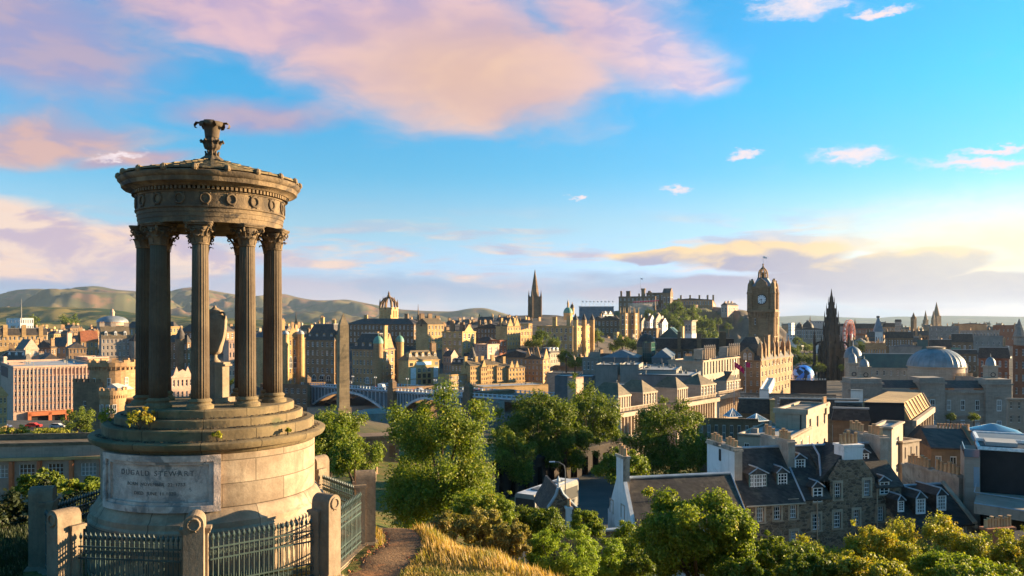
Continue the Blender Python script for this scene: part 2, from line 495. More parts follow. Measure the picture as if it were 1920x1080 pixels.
def h1(x, y): return float(H(np.array([x]), np.array([y]))[0])

def grid_mesh(name, X, Y, Z, mats, smooth=True):
    ny, nx = X.shape
    v = np.stack([X, Y, Z], -1).reshape(-1, 3)
    i = np.arange((ny - 1) * (nx - 1)); r = i // (nx - 1); c = i % (nx - 1)
    a = r * nx + c
    f = np.stack([a, a + 1, a + nx + 1, a + nx], -1)
    me = bpy.data.meshes.new(name)
    me.from_pydata(v.tolist(), [], f.tolist())
    for m in mats: me.materials.append(MATS[m])
    if smooth: me.polygons.foreach_set('use_smooth', [True] * len(me.polygons))
    ob = bpy.data.objects.new(name, me); COL.objects.link(ob)
    return ob

def groundmat():
    m, t, p, out = pbr('ground_cover')
    g = t.new('ShaderNodeNewGeometry'); v = g.outputs['Position']
    o = t.sep(v)
    grass = t.mix(t.smooth(t.noise(v, 0.45, 6, 0.65), 0.38, 0.62), (0.095, 0.115, 0.028), (0.24, 0.16, 0.055))
    grass = t.mix(t.smooth(t.noise(v, 5.0, 4, 0.7), 0.35, 0.7), grass, (0.055, 0.07, 0.02))
    grass = t.mix(t.smooth(t.noise(v, 1.6, 5, 0.7), 0.55, 0.68), grass, (0.20, 0.12, 0.06))
    city = t.mix(t.smooth(t.noise(v, 0.05, 5, 0.6), 0.42, 0.58), (0.055, 0.052, 0.05), (0.13, 0.10, 0.075))
    far = t.mix(t.smooth(t.noise(v, 0.0035, 7, 0.68), 0.42, 0.58), (0.045, 0.07, 0.03), (0.20, 0.16, 0.07))
    far = t.mix(t.smooth(t.noise(v, 0.012, 5, 0.65), 0.52, 0.6), far, (0.03, 0.05, 0.028))
    k = t.mix(t.smooth(o[1], 150, 230), grass, city)
    k = t.mix(t.smooth(o[1], 1300, 1900), k, far)
    t.put(p.inputs['Base Color'], k)
    p.inputs['Roughness'].default_value = 0.95
    p.inputs['Specular IOR Level'].default_value = 0.1
    bn = t.new('ShaderNodeBump'); bn.inputs['Strength'].default_value = 0.6; bn.inputs['Distance'].default_value = 0.08
    t.put(bn.inputs['Height'], t.noise(v, 6.0, 6, 0.7)); t.put(p.inputs['Normal'], bn.outputs[0])
groundmat()
rows = np.concatenate([np.linspace(-4000, -60, 12), np.linspace(-40, 4, 14), np.linspace(5, 70, 130), 70 * (60000 / 70) ** np.linspace(0.012, 1, 150)])
us = np.linspace(-1.6, 1.6, 200)
YY, UU = np.meshgrid(rows, us, indexing='ij')
XX = UU * np.maximum(np.abs(YY), 14)
XX = np.where(YY < 14, UU * (14 + np.abs(np.minimum(YY, 0)) * 1.2), XX)
gnd = tag(grid_mesh('ground', XX, YY, H(XX, YY), ['ground_cover']), 'grassy hilltop falling away to the valley floor under the city', 'ground', kind='structure')

# trodden earth path beside the railing
surf('path_earth', (0.19, 0.115, 0.065), (0.12, 0.072, 0.042), 1.2, 0.95, None, 0.7, 0, 0.5, c3=(0.27, 0.13, 0.06), spec=0.1)
pc = [(-1.9, 8.0), (-2.6, 12.0), (-3.0, 15.0), (-3.25, 17.5), (-3.05, 19.5), (-2.85, 21.0), (-3.3, 22.6), (-4.3, 24.2), (-6.2, 25.2)]
pw = [1.3, 1.0, 0.85, 0.74, 0.66, 0.55, 0.5, 0.5, 0.5]
def catmull(P, n):
    P = [np.array(p, float) for p in P]; out = []
    Q = [2 * P[0] - P[1]] + P + [2 * P[-1] - P[-2]]
    for i in range(1, len(Q) - 2):
        for k in range(n):
            t = k / n
            out.append(0.5 * ((2 * Q[i]) + (-Q[i - 1] + Q[i + 1]) * t + (2 * Q[i - 1] - 5 * Q[i] + 4 * Q[i + 1] - Q[i + 2]) * t * t + (-Q[i - 1] + 3 * Q[i] - 3 * Q[i + 1] + Q[i + 2]) * t ** 3))
    out.append(P[-1]); return np.array(out)
PCL = catmull(pc, 10); PWL = catmull([(w, 0) for w in pw], 10)[:, 0]
tg = np.gradient(PCL, axis=0); tg /= np.linalg.norm(tg, axis=1)[:, None]
nr = np.stack([tg[:, 1], -tg[:, 0]], 1)
sx = np.linspace(-1, 1, 13)
rng = np.random.default_rng(5)
edge = 1 + 0.10 * np.sin(np.arange(len(PCL)) * 1.3)[:, None] + 0.08 * rng.standard_normal((len(PCL), 1))
PX = PCL[:, 0:1] + nr[:, 0:1] * PWL[:, None] * sx * edge; PYY = PCL[:, 1:2] + nr[:, 1:2] * PWL[:, None] * sx * edge
tag(grid_mesh('path', PX, PYY, H(PX, PYY) + 0.03 - 0.05 * np.abs(sx) ** 4, ['path_earth']), 'trodden brown earth path curving past the railing', 'path', kind='structure')
def on_path(x, y):
    d = np.full(x.shape, 9.0)
    for i in range(0, len(PCL), 2):
        d = np.minimum(d, np.hypot(x - PCL[i, 0], y - PCL[i, 1]) / PWL[i])
    return d

# ------------------------------------------------------------------ the round temple monument
MX, MY, MZ = -7.535, 20.1, -6.1
FACE = math.atan2(-MY, -MX)                       # from the monument towards the eye
mon = empty('round_temple_monument', 'round stone temple monument with nine fluted columns, domed roof and leaf finial', 'monument', (MX, MY, 0))
def ringp(name, prof, mat, n=96, mod=None, smooth=True):
    return MB().lathe(prof, n, mod=mod).build(name, mat, mon, smooth)
ringp('plinth', [(2.78, MZ - 0.4), (2.78, -4.62), (2.73, -4.57), (2.73, -4.45), (2.66, -4.40), (2.63, -4.33), (2.56, -4.22), (2.52, -4.18), (2.4, -4.15)], 'drum_stone')
ringp('drum', [(2.50, -4.16), (2.50, -2.95)], 'drum_stone')
ringp('drum_cornice', [(2.50, -2.97), (2.54, -2.94), (2.57, -2.88), (2.72, -2.84), (2.76, -2.78), (2.77, -2.71), (2.74, -2.685), (2.40, -2.665)], 'step_stone')
def jag(k):
    return lambda a, z: 1 + 0.004 * math.sin(a * 17 + k) + 0.003 * math.sin(a * 41 + 2 * k)
for rr, zt, zb in ((2.47, -2.43, -2.68), (2.20, -2.23, -2.44), (1.98, -2.03, -2.24)):
    ringp('step', [(rr, zb), (rr + 0.005, zt - 0.03), (rr - 0.02, zt - 0.004), (rr - 0.45, zt)], 'step_stone', mod=jag(rr * 9))
# inscription panel standing proud of the drum
A0, A1 = R(-131), R(-65.5)
def arcbox(mb, r0, r1, a0, a1, z0, z1, n=20):
    vs = []; fs = []
    for i in range(n + 1):
        a = a0 + (a1 - a0) * i / n
        for r, z in ((r0, z0), (r1, z0), (r1, z1), (r0, z1)):
            vs.append((r * math.cos(a), r * math.sin(a), z))
    for i in range(n):
        for k in range(4):
            fs.append((i * 4 + k, i * 4 + (k + 1) % 4, (i + 1) * 4 + (k + 1) % 4, (i + 1) * 4 + k))
    fs += [(3, 2, 1, 0), (n * 4, n * 4 + 1, n * 4 + 2, n * 4 + 3)]
    mb.add(vs, fs)
fr = MB()
arcbox(fr, 2.45, 2.64, A0, A0 + R(3.2), -4.2, -2.955); arcbox(fr, 2.45, 2.64, A1 - R(3.2), A1, -4.2, -2.955)
arcbox(fr, 2.45, 2.64, A0 + R(3.2), A1 - R(3.2), -4.2, -4.06); arcbox(fr, 2.45, 2.64, A0 + R(3.2), A1 - R(3.2), -3.09, -2.955)
arcbox(fr, 2.45, 2.59, A0 + R(3.2), A0 + R(5.4), -4.06, -3.09); arcbox(fr, 2.45, 2.59, A1 - R(5.4), A1 - R(3.2), -4.06, -3.09)
arcbox(fr, 2.45, 2.59, A0 + R(5.4), A1 - R(5.4), -4.06, -3.99); arcbox(fr, 2.45, 2.59, A0 + R(5.4), A1 - R(5.4), -3.16, -3.09)
fr.build('panel_frame', 'panel_stone', mon)
pn = MB(); arcbox(pn, 2.44, 2.53, A0 + R(5.4), A1 - R(5.4), -3.99, -3.16, 30)
panel = pn.build('inscription_panel', 'panel_stone', mon)
def text_mesh(name, s, size, mat, parent=None, xf=None, ext=0.006, spacing=1.0, align='CENTER'):
    cu = bpy.data.curves.new(name, 'FONT')
    cu.body = s; cu.size = size; cu.align_x = align; cu.align_y = 'CENTER'; cu.extrude = ext; cu.space_character = spacing; cu.resolution_u = 3
    ob = bpy.data.objects.new(name, cu)
    me = bpy.data.meshes.new_from_object(ob)
    bpy.data.objects.remove(ob); bpy.data.curves.remove(cu)
    if xf:
        for v in me.vertices: v.co = xf(v.co)
    me.materials.clear(); me.materials.append(MATS[mat])
    me.name = name
    o2 = bpy.data.objects.new(name, me); COL.objects.link(o2); o2.parent = parent
    return o2
def bend(ac, zc, r):
    return lambda c: Vector(((r + c.z) * math.cos(ac + c.x / r), (r + c.z) * math.sin(ac + c.x / r), zc + c.y))
TA = (A0 + A1) / 2 + R(0.5)
for s_, z_, sz_, sp_ in (('DUGALD  STEWART', -3.36, 0.165, 1.28), ('BORN NOVEMBER 22 1753', -3.60, 0.105, 1.08), ('DIED JUNE 11 1828', -3.80, 0.105, 1.08)):
    ws = []
    for w_ in s_.split():
        o_ = text_mesh('word', w_, sz_, 'inscription_paint', panel, None, 0.004, sp_, 'LEFT')
        xs = [v.co.x for v in o_.data.vertices]; ws.append((o_, min(xs), max(xs)))
    tot = sum(b - a for _, a, b in ws) + sz_ * .75 * (len(ws) - 1); x_ = -tot / 2
    for o_, a, b in ws:
        f_ = bend(TA, z_, 2.533)
        for v in o_.data.vertices: v.co = f_(Vector((v.co.x - a + x_, v.co.y, v.co.z)))
        x_ += b - a + sz_ * .75
# columns
RC = 1.55
def flute(a, z): return 1 - 0.075 * max(0.0, math.sin(a * 10) ** 2) ** 0.6
shaft_prof = [(0.205, -1.80), (0.203, -1.2), (0.197, 0.0), (0.186, 1.0), (0.180, 1.78)]
base_prof = [(0.30, -2.03), (0.30, -1.995), (0.305, -1.97), (0.295, -1.945), (0.25, -1.925), (0.235, -1.90), (0.245, -1.875), (0.262, -1.855), (0.25, -1.825), (0.215, -1.80), (0.205, -1.79)]
def capital_mesh():
    mb = MB()
    mb.lathe([(0.182, 1.77), (0.20, 1.785), (0.20, 1.80), (0.18, 1.815), (0.185, 2.0), (0.21, 2.12), (0.25, 2.20)], 24)
    for row, (z0, hh, out, off) in enumerate(((1.815, 0.17, 0.09, 0), (1.90, 0.20, 0.10, math.pi / 8))):
        for k in range(8):
            a = k * math.pi / 4 + off
            d = Vector((math.cos(a), math.sin(a), 0)); t = Vector((-d.y, d.x, 0))
            cs = [(0.185, 0), (0.20, hh * 0.5), (0.22, hh * 0.85), (0.22 + out * 0.6, hh), (0.22 + out, hh * 0.9), (0.22 + out * 0.9, hh * 0.76)]
            ws = [0.06, 0.075, 0.07, 0.06, 0.04, 0.015]
            vs = []
            for (r, z), w in zip(cs, ws):
                for q, dr in ((-1, 0.0), (0, 0.016), (1, 0.0)):
                    vs.append(d * (r + dr) + t * (w * q) + Vector((0, 0, z0 + z)))
            mb.add(vs, [(i * 3 + j, i * 3 + j + 1, i * 3 + j + 4, i * 3 + j + 3) for i in range(len(cs) - 1) for j in range(2)])
    for k in range(4):
        a = math.pi / 4 + k * math.pi / 2
        d = Vector((math.cos(a), math.sin(a), 0)); t = Vector((-d.y, d.x, 0))
        pts = [d * 0.20 + Vector((0, 0, 1.98)), d * 0.25 + Vector((0, 0, 2.1)), d * 0.33 + Vector((0, 0, 2.19))]
        for i in range(9):
            b = math.pi * 0.6 - i * 0.62
            rr = 0.055 - i * 0.005
            pts.append(d * (0.345 + rr * math.cos(b)) + Vector((0, 0, 2.15 + rr * math.sin(b))))
        mb.tube(pts, [0.028] * 3 + [0.026 - 0.0018 * i for i in range(9)], 5)
    for k in range(8):                              # small inner scrolls and the flower of the abacus
        a = k * math.pi / 4 + math.pi / 8
        d = Vector((math.cos(a), math.sin(a), 0))
        mb.tube([d * 0.21 + Vector((0, 0, 2.02)), d * 0.245 + Vector((0, 0, 2.12)), d * 0.275 + Vector((0, 0, 2.15)), d * 0.285 + Vector((0, 0, 2.115))], 0.018, 5)
    poly = []
    for k in range(4):
        a = math.pi / 4 + k * math.pi / 2
        for da, rr in ((-0.09, 0.42), (0.09, 0.42)):
            poly.append((rr * math.cos(a + da), rr * math.sin(a + da)))
        for fr_ in (0.25, 0.5, 0.75):
            b = a + 0.09 + (math.pi / 2 - 0.18) * fr_
            rr = 0.30 + 0.05 * abs(fr_ - 0.5) * 2
            poly.append((rr * math.cos(b), rr * math.sin(b)))
    mb.prism([(x * 0.94, y * 0.94) for x, y in poly], 2.215, 2.25); mb.prism(poly, 2.25, 2.295)
    return mb
colp = None
for k in range(9):
    a = R(-79 + 40 * k)
    p = (RC * math.cos(a), RC * math.sin(a), 0)
    if colp is None:
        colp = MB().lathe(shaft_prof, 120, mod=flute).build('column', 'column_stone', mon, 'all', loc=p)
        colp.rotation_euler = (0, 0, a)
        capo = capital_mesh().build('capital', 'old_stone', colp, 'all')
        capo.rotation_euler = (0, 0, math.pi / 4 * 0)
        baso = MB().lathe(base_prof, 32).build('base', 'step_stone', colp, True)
    else:
        c = clone(colp, None, mon, p, a)
        clone(capo, None, c); clone(baso, None, c)
# entablature
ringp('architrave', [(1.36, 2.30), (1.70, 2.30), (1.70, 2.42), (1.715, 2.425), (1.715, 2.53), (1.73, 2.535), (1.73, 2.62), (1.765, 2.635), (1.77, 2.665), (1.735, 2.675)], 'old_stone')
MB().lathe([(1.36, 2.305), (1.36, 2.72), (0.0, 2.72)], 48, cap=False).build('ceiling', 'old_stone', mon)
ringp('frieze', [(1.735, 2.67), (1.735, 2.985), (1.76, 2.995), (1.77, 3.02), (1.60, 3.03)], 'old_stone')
wr = MB()
wr.tube([(0.0, 0.105 * math.cos(t), 0.115 * math.sin(t)) for t in [i * math.pi / 9 for i in range(18)]], [0.028 + 0.006 * (i % 2) for i in range(18)], 6, closed=True)
wr.tube([(0, -0.02, -0.11), (0.005, -0.07, -0.155)], 0.012, 4); wr.tube([(0, 0.02, -0.11), (0.005, 0.07, -0.155)], 0.012, 4)
wr.tube([(0, -0.08, 0.10), (0.01, -0.12, 0.135)], 0.014, 4); wr.tube([(0, 0.08, 0.10), (0.01, 0.12, 0.135)], 0.014, 4)
wro = None
for k in range(19):
    a = FACE + R(-5 + 360 / 19 * k)
    loc = (1.742 * math.cos(a), 1.742 * math.sin(a), 2.835)
    if wro is None:
        wro = wr.build('wreath', 'column_stone', mon, 'all', loc=loc); wro.rotation_euler = (0, 0, a)
    else: clone(wro, None, mon, loc, a)
dn = MB()
for k in range(110):
    a = 2 * math.pi * k / 110
    dn.M = Matrix.Rotation(a, 4, 'Z')
    dn.box(1.70, 1.835, -0.028, 0.028, 3.035, 3.115)
dn.M = None
dn.lathe([(1.74, 3.03), (1.775, 3.035), (1.775, 3.05), (1.70, 3.05)], 96)
dn.build('dentil_band', 'old_stone', mon)
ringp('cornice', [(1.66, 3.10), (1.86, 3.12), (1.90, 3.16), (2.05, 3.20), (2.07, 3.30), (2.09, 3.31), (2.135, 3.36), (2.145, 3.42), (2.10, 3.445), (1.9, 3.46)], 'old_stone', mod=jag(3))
rf = MB()
NS = 6
prof = []
for i in range(NS):
    r0 = 2.12 - i * 0.31; r1 = 2.12 - (i + 1) * 0.31 + 0.03
    zf = lambda r: 3.47 + (2.12 - r) * 0.285 - max(0, 1.0 - r) * 0.04
    prof += [(r0, zf(r0)), (r0 - 0.01, zf(r0) + 0.045), (r1, zf(r1) + 0.02)]
prof += [(0.25, 4.03), (0.0, 4.05)]
rf.lathe(prof, 72, mod=lambda a, z: 1 + 0.004 * math.sin(a * 23 + z * 40))
for k in range(30):
    a = 2 * math.pi * k / 30 + 0.05
    rf.M = Matrix.Rotation(a, 4, 'Z')
    for i in range(NS):
        r0 = 2.10 - i * 0.31
        if k % (1 if i < 3 else 2): continue
        rf.hexa([(r0 - 0.32, -0.035, 3.47 + (2.12 - r0 + .32) * 0.285), (r0, -0.04, 3.49 + (2.12 - r0) * 0.285), (r0, 0.04, 3.49 + (2.12 - r0) * 0.285), (r0 - 0.32, 0.035, 3.47 + (2.12 - r0 + .32) * 0.285)],
                [(r0 - 0.32, -0.03, 3.505 + (2.12 - r0 + .32) * 0.285), (r0, -0.04, 3.525 + (2.12 - r0) * 0.285), (r0, 0.04, 3.525 + (2.12 - r0) * 0.285), (r0 - 0.32, 0.03, 3.505 + (2.12 - r0 + .32) * 0.285)])
rf.M = None
roof = rf.build('roof', 'step_stone', mon)
an = MB().box(-0.10, 0.05, -0.075, 0.075, 0, 0.10); an.lathe([(0.05, -0.02), (0.075, 0.03), (0.06, 0.10), (0.02, 0.13)], 8, c=(0.03, 0))
ano = None
for k in range(19):
    a = FACE + R(9 + 360 / 19 * k)
    loc = (2.09 * math.cos(a), 2.09 * math.sin(a), 3.435)
    if ano is None:
        ano = an.build('antefix', 'old_stone', roof, loc=loc); ano.rotation_euler = (0, 0, a)
    else: clone(ano, None, roof, loc, a)
fi = MB()
fi.lathe([(0.34, 3.98), (0.26, 4.06), (0.17, 4.13), (0.115, 4.19), (0.10, 4.25), (0.12, 4.30), (0.175, 4.33), (0.20, 4.40), (0.185, 4.46), (0.215, 4.49), (0.21, 4.52), (0.15, 4.55), (0.145, 4.62), (0.155, 4.75), (0.175, 4.86), (0.14, 4.9)], 40,
         mod=lambda a, z: 1 + (0.08 if z < 4.56 else 0.07) * math.cos(a * 10))
for k in range(8):
    a = k * math.pi / 4 + 0.15
    d = Vector((math.cos(a), math.sin(a), 0)); t = Vector((-d.y, d.x, 0))
    big = 1.0 if k % 2 == 0 else 0.5
    cs = [(0.145, 4.6), (0.165, 4.78), (0.20, 4.90), (0.20 + 0.09 * big, 4.97), (0.20 + 0.17 * big, 4.975), (0.20 + 0.22 * big, 4.91), (0.20 + 0.20 * big, 4.85), (0.20 + 0.15 * big, 4.85)]
    vs = []
    for (r, z), w in zip(cs, (0.06, 0.07, 0.085, 0.11, 0.12, 0.10, 0.07, 0.03)):
        for q in (-1, 0, 1): vs.append(d * (r + 0.025 * (1 - abs(q))) + t * (w * q) + Vector((0, 0, z)))
    fi.add(vs, [(i * 3 + j, i * 3 + j + 1, i * 3 + j + 4, i * 3 + j + 3) for i in range(7) for j in range(2)])
for k in range(10):
    a = k * 2 * math.pi / 10
    d = Vector((math.cos(a), math.sin(a), 0))
    fi.tube([d * 0.17 + Vector((0, 0, 4.40)), d * 0.22 + Vector((0, 0, 4.48)), d * 0.27 + Vector((0, 0, 4.52)), d * 0.285 + Vector((0, 0, 4.48))], 0.028, 5)
    fi.tube([d * 0.16 + Vector((0, 0, 4.12)), d * 0.15 + Vector((0, 0, 4.2)), d * 0.17 + Vector((0, 0, 4.25))], 0.025, 5)
fi.build('finial', 'column_stone', mon, 'all')
# urn on its pedestal inside the ring of columns
urn = empty('stone_urn', 'tall stone urn with ring handles on a square pedestal inside the columns', 'urn', (MX + .07, MY, -2.03))
MB().lathe([(0.06, 1.19), (0.13, 1.21), (0.17, 1.27), (0.19, 1.38), (0.255, 1.62), (0.285, 1.85), (0.295, 2.05), (0.275, 2.16), (0.20, 2.22), (0.215, 2.25), (0.20, 2.29), (0.10, 2.33), (0.04, 2.38), (0.03, 2.42)], 36).build('vase', 'pier_stone', urn, 'all')
MB().lathe([(0.13, 1.00), (0.13, 1.03), (0.09, 1.06), (0.055, 1.12), (0.06, 1.19)], 24).build('foot', 'pier_stone', urn, 'all')
MB().box(-0.24, 0.24, -0.24, 0.24, 0.12, 0.90).box(-0.34, 0.34, -0.34, 0.34, 0, 0.12).box(-0.29, 0.29, -0.29, 0.29, 0.90, 0.95).box(-0.26, 0.26, -0.26, 0.26, 0.95, 1.0).build('pedestal', 'pier_stone', urn)
for sgn in (-1, 1):
    MB().tube([(sgn * (0.25 + 0.075 * math.sin(t)), 0, 2.15 + 0.10 * math.cos(t)) for t in [i * math.pi / 8 for i in range(16)]], 0.028, 6, closed=True).build('handle', 'pier_stone', urn, 'all')
urn.rotation_euler = (0, 0, R(-25))

# ------------------------------------------------------------------ railing enclosure
fence = empty('railing_enclosure', 'eight-sided railing of green iron panels between stone piers round the temple', 'railing', (MX, MY, MZ))
FRD = 3.78
piers = [(FRD * math.cos(R(-74.5 + 45 * k)), FRD * math.sin(R(-74.5 + 45 * k))) for k in range(8)]
PT = 2.17                                          # pier height
pb = MB()                                          # local +X looks outwards
w2 = 0.195
arch = [(-w2, 0.30), (w2, 0.30), (w2, PT - w2)] + [(w2 * math.cos(t), PT - w2 + w2 * math.sin(t)) for t in [i * math.pi / 12 for i in range(1, 12)]] + [(-w2, PT - w2)]
pb.extr([(y, z) for y, z in arch], 'x', -0.02, 0.27)
pb.box(-0.24, 0.0, -0.25, 0.25, 0.30, 1.72); pb.box(-0.27, 0.02, -0.29, 0.29, 1.72, 1.77); pb.box(-0.29, 0.03, -0.31, 0.31, 1.77, 1.83)
arch2 = [(-w2, 1.83), (w2, 1.83), (w2, PT - w2)] + [(w2 * math.cos(t), PT - w2 + w2 * math.sin(t)) for t in [i * math.pi / 12 for i in range(1, 12)]] + [(-w2, PT - w2)]
pb.extr(arch2, 'x', -0.24, -0.021)
pb.box(-0.36, 0.38, -0.30, 0.30, -0.3, 0.20); pb.hexa([(-0.36, -0.30, 0.2), (0.38, -0.30, 0.2), (0.38, 0.30, 0.2), (-0.36, 0.30, 0.2)], [(-0.31, -0.24, 0.302), (0.31, -0.24, 0.302), (0.31, 0.24, 0.302), (-0.31, 0.24, 0.302)])
med = MB()
med.tube([(0.0, 0.115 * math.cos(t), 0.115 * math.sin(t)) for t in [i * math.pi / 10 for i in range(20)]], [0.024 + 0.008 * (i % 2) for i in range(20)], 6, closed=True)
med.tube([(0, -0.02, -0.12), (0, -0.05, -0.16)], 0.012, 4); med.tube([(0, 0.02, -0.12), (0, 0.05, -0.16)], 0.012, 4)
pro = None
for k, (x, y) in enumerate(piers):
    a = math.atan2(y, x)
    if pro is None:
        pro = pb.build('pier', 'pier_stone', fence, loc=(x, y, 0)); pro.rotation_euler = (0, 0, a)
        meo = med.build('wreath', 'pier_stone', pro, 'all', loc=(0.275, 0, PT - w2))
    else:
        c = clone(pro, None, fence, (x, y, 0), a); clone(meo, None, c)
# one panel between two piers, modelled along X
gap = 2 * FRD * math.sin(R(22.5))
def panel_mb(shift=0.0):
    L = gap - 0.62
    mb = MB()
    n = 21
    for z in (0.36, 0.62, 1.12, 1.36):
        mb.box(-L / 2, L / 2, -0.016, 0.016, z, z + 0.035)
    for i in range(n):
        x = -L / 2 + L * (i + 0.5) / n
        thick = 0.017 if i % 4 == 1 else 0.0115
        mb.tube([(x, 0, 0.26), (x, 0, 1.50)], thick, 6)
        mb.lathe([(thick, 1.47), (0.026, 1.485), (thick, 1.50), (0.014, 1.53), (0.034, 1.56), (0.036, 1.60), (0.02, 1.64), (0.003, 1.68)], 6, c=(x, 0))
        mb.box(x - 0.006, x + 0.006, -0.035, 0.035, 1.55, 1.585)
        for zc in (1.25, 0.5):
            for sg in (-1, 1):
                pts = [(x + sg * (0.014 + 0.026 + 0.026 * math.cos(t)), 0, zc + 0.05 * math.sin(t) + 0.02) for t in [j * math.pi / 3 for j in range(6)]]
                mb.tube(pts, 0.0085, 4, closed=True)
        mb.tube([(x + L / n / 2, 0, 0.66), (x + L / n / 2, 0, 0.78)], [0.012, 0.003], 4)
        mb.tube([(x + L / n / 2, 0, 1.12), (x + L / n / 2, 0, 1.02)], [0.012, 0.003], 4)
    return mb
pan = None
kerb = MB().box(-gap / 2 + 0.3, gap / 2 - 0.3, -0.17, 0.17, -0.3, 0.24).box(-gap / 2 + 0.3, gap / 2 - 0.3, -0.13, 0.13, 0.24, 0.27)
for k in range(8):
    (x0, y0), (x1, y1) = piers[k], piers[(k + 1) % 8]
    a = math.atan2(y1 - y0, x1 - x0)
    lc = ((x0 + x1) / 2, (y0 + y1) / 2, 0)
    if pan is None:
        pan = panel_mb().build('railing_panel', 'iron_green', fence, loc=lc); pan.rotation_euler = (0, 0, a)
        ko = kerb.build('kerb', 'pier_stone', fence, loc=lc); ko.rotation_euler = (0, 0, a)
    else:
        clone(pan, None, fence, lc, a); clone(ko, None, fence, lc, a)

# ------------------------------------------------------------------ city materials
surf('stone_tan', (0.54, 0.34, 0.15), (0.4, 0.245, 0.105), 0.12, 0.9, (1.4, 0.45), 0, 0.12, 0.25, streak=0.25, mort=0.8, bvar=0.28)
surf('stone_brown', (0.42, 0.245, 0.12), (0.3, 0.175, 0.09), 0.12, 0.9, (1.4, 0.45), 0, 0.12, 0.25, streak=0.3, mort=0.8, bvar=0.28)
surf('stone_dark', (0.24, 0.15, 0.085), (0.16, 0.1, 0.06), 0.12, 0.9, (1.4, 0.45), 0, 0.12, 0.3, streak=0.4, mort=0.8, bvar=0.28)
surf('stone_rust', (0.32, 0.195, 0.105), (0.225, 0.14, 0.075), 0.12, 0.9, (1.4, 0.45), 0, 0.08, 0.25, streak=0.35, mort=0.75, bvar=0.3)
surf('stone_pink', (0.50, 0.33, 0.24), (0.42, 0.27, 0.20), 0.12, 0.9, (1.4, 0.45), 0, 0.1, 0.2, streak=0.2, mort=0.85, bvar=0.2)
surf('stone_cream', (0.41, 0.315, 0.235), (0.32, 0.245, 0.18), 0.15, 0.9, (1.2, 0.4), 0, 0.06, 0.2, streak=0.3, mort=0.8, bvar=0.2)
surf('stone_grey', (0.34, 0.27, 0.215), (0.26, 0.205, 0.165), 0.15, 0.9, (1.2, 0.4), 0, 0.08, 0.2, streak=0.3, mort=0.8, bvar=0.22)
surf('brick_red', (0.32, 0.12, 0.06), (0.24, 0.09, 0.05), 0.2, 0.9, (0.6, 0.2), 0, 0.1, 0.2, mort=0.9)
surf('render_white', (0.66, 0.63, 0.59), (0.58, 0.55, 0.51), 0.5, 0.85, None, 0.1, 0.05, 0.12, streak=0.3)
surf('concrete', (0.25, 0.23, 0.2), (0.19, 0.175, 0.155), 0.3, 0.85, None, 0, 0.08, 0.15, streak=0.25)
surf('slate', (0.085, 0.068, 0.058), (0.06, 0.05, 0.044), 0.4, 0.6, (0.5, 0.28), 0, 0.15, 0.4, mort=0.7, bvar=0.5, spec=0.2)
surf('slate_brown', (0.16, 0.115, 0.07), (0.12, 0.09, 0.055), 0.4, 0.7, (0.5, 0.28), 0, 0.12, 0.4, mort=0.7, bvar=0.4)
surf('tile_red', (0.30, 0.10, 0.045), (0.22, 0.075, 0.035), 0.5, 0.8, (0.5, 0.3), 0, 0.1, 0.3, mort=0.7)
surf('lead', (0.2, 0.215, 0.23), (0.145, 0.16, 0.17), 0.4, 0.5, None, 0, 0.1, 0.2, metal=0.2, spec=0.4)
surf('zinc', (0.125, 0.13, 0.135), (0.09, 0.095, 0.1), 0.3, 0.5, None, 0, 0.12, 0.2, metal=0.1, spec=0.4)
surf('roof_felt', (0.13, 0.11, 0.09), (0.19, 0.165, 0.14), 0.3, 0.85, None, 0, 0.2, 0.3)
surf('roof_pale', (0.36, 0.345, 0.33), (0.29, 0.28, 0.27), 0.3, 0.7, None, 0, 0.12, 0.2)
surf('copper', (0.13, 0.27, 0.20), (0.09, 0.21, 0.16), 0.8, 0.6, None, 0, 0, 0.2)
surf('teal_roof', (0.055, 0.11, 0.10), (0.045, 0.085, 0.085), 0.4, 0.6, None, 0, 0, 0.2)
surf('pot_clay', (0.52, 0.30, 0.15), (0.42, 0.24, 0.12), 3, 0.85, None, 0, 0.2, 0.2)
surf('trim', (0.62, 0.60, 0.56), (0.55, 0.53, 0.5), 2, 0.6, None, 0, 0, 0.1)
surf('white_paint', (0.80, 0.80, 0.79), None, 3, 0.5, fine=0)
surf('black_paint', (0.014, 0.014, 0.016), (0.02, 0.02, 0.022), 0.8, 0.6, None, 0, 0, 0.1)
surf('timber_orange', (0.42, 0.13, 0.05), (0.34, 0.10, 0.04), 0.8, 0.75, None, 0, 0, 0.2)
surf('flag_red', (0.55, 0.02, 0.10), None, 2, 0.8, fine=0)
surf('flag_white', (0.75, 0.72, 0.72), None, 2, 0.8, fine=0)
surf('steel', (0.45, 0.45, 0.45), None, 3, 0.4, metal=0.5, fine=0)
glassmat('glass', (0.02, 0.022, 0.026))
glassmat('glass_blue', (0.10, 0.16, 0.20), 0.08, 0.4, (0.4, 0.45, 0.5))
glassmat('glass_green', (0.03, 0.075, 0.06), 0.06, 0.3, (0.12, 0.2, 0.15))

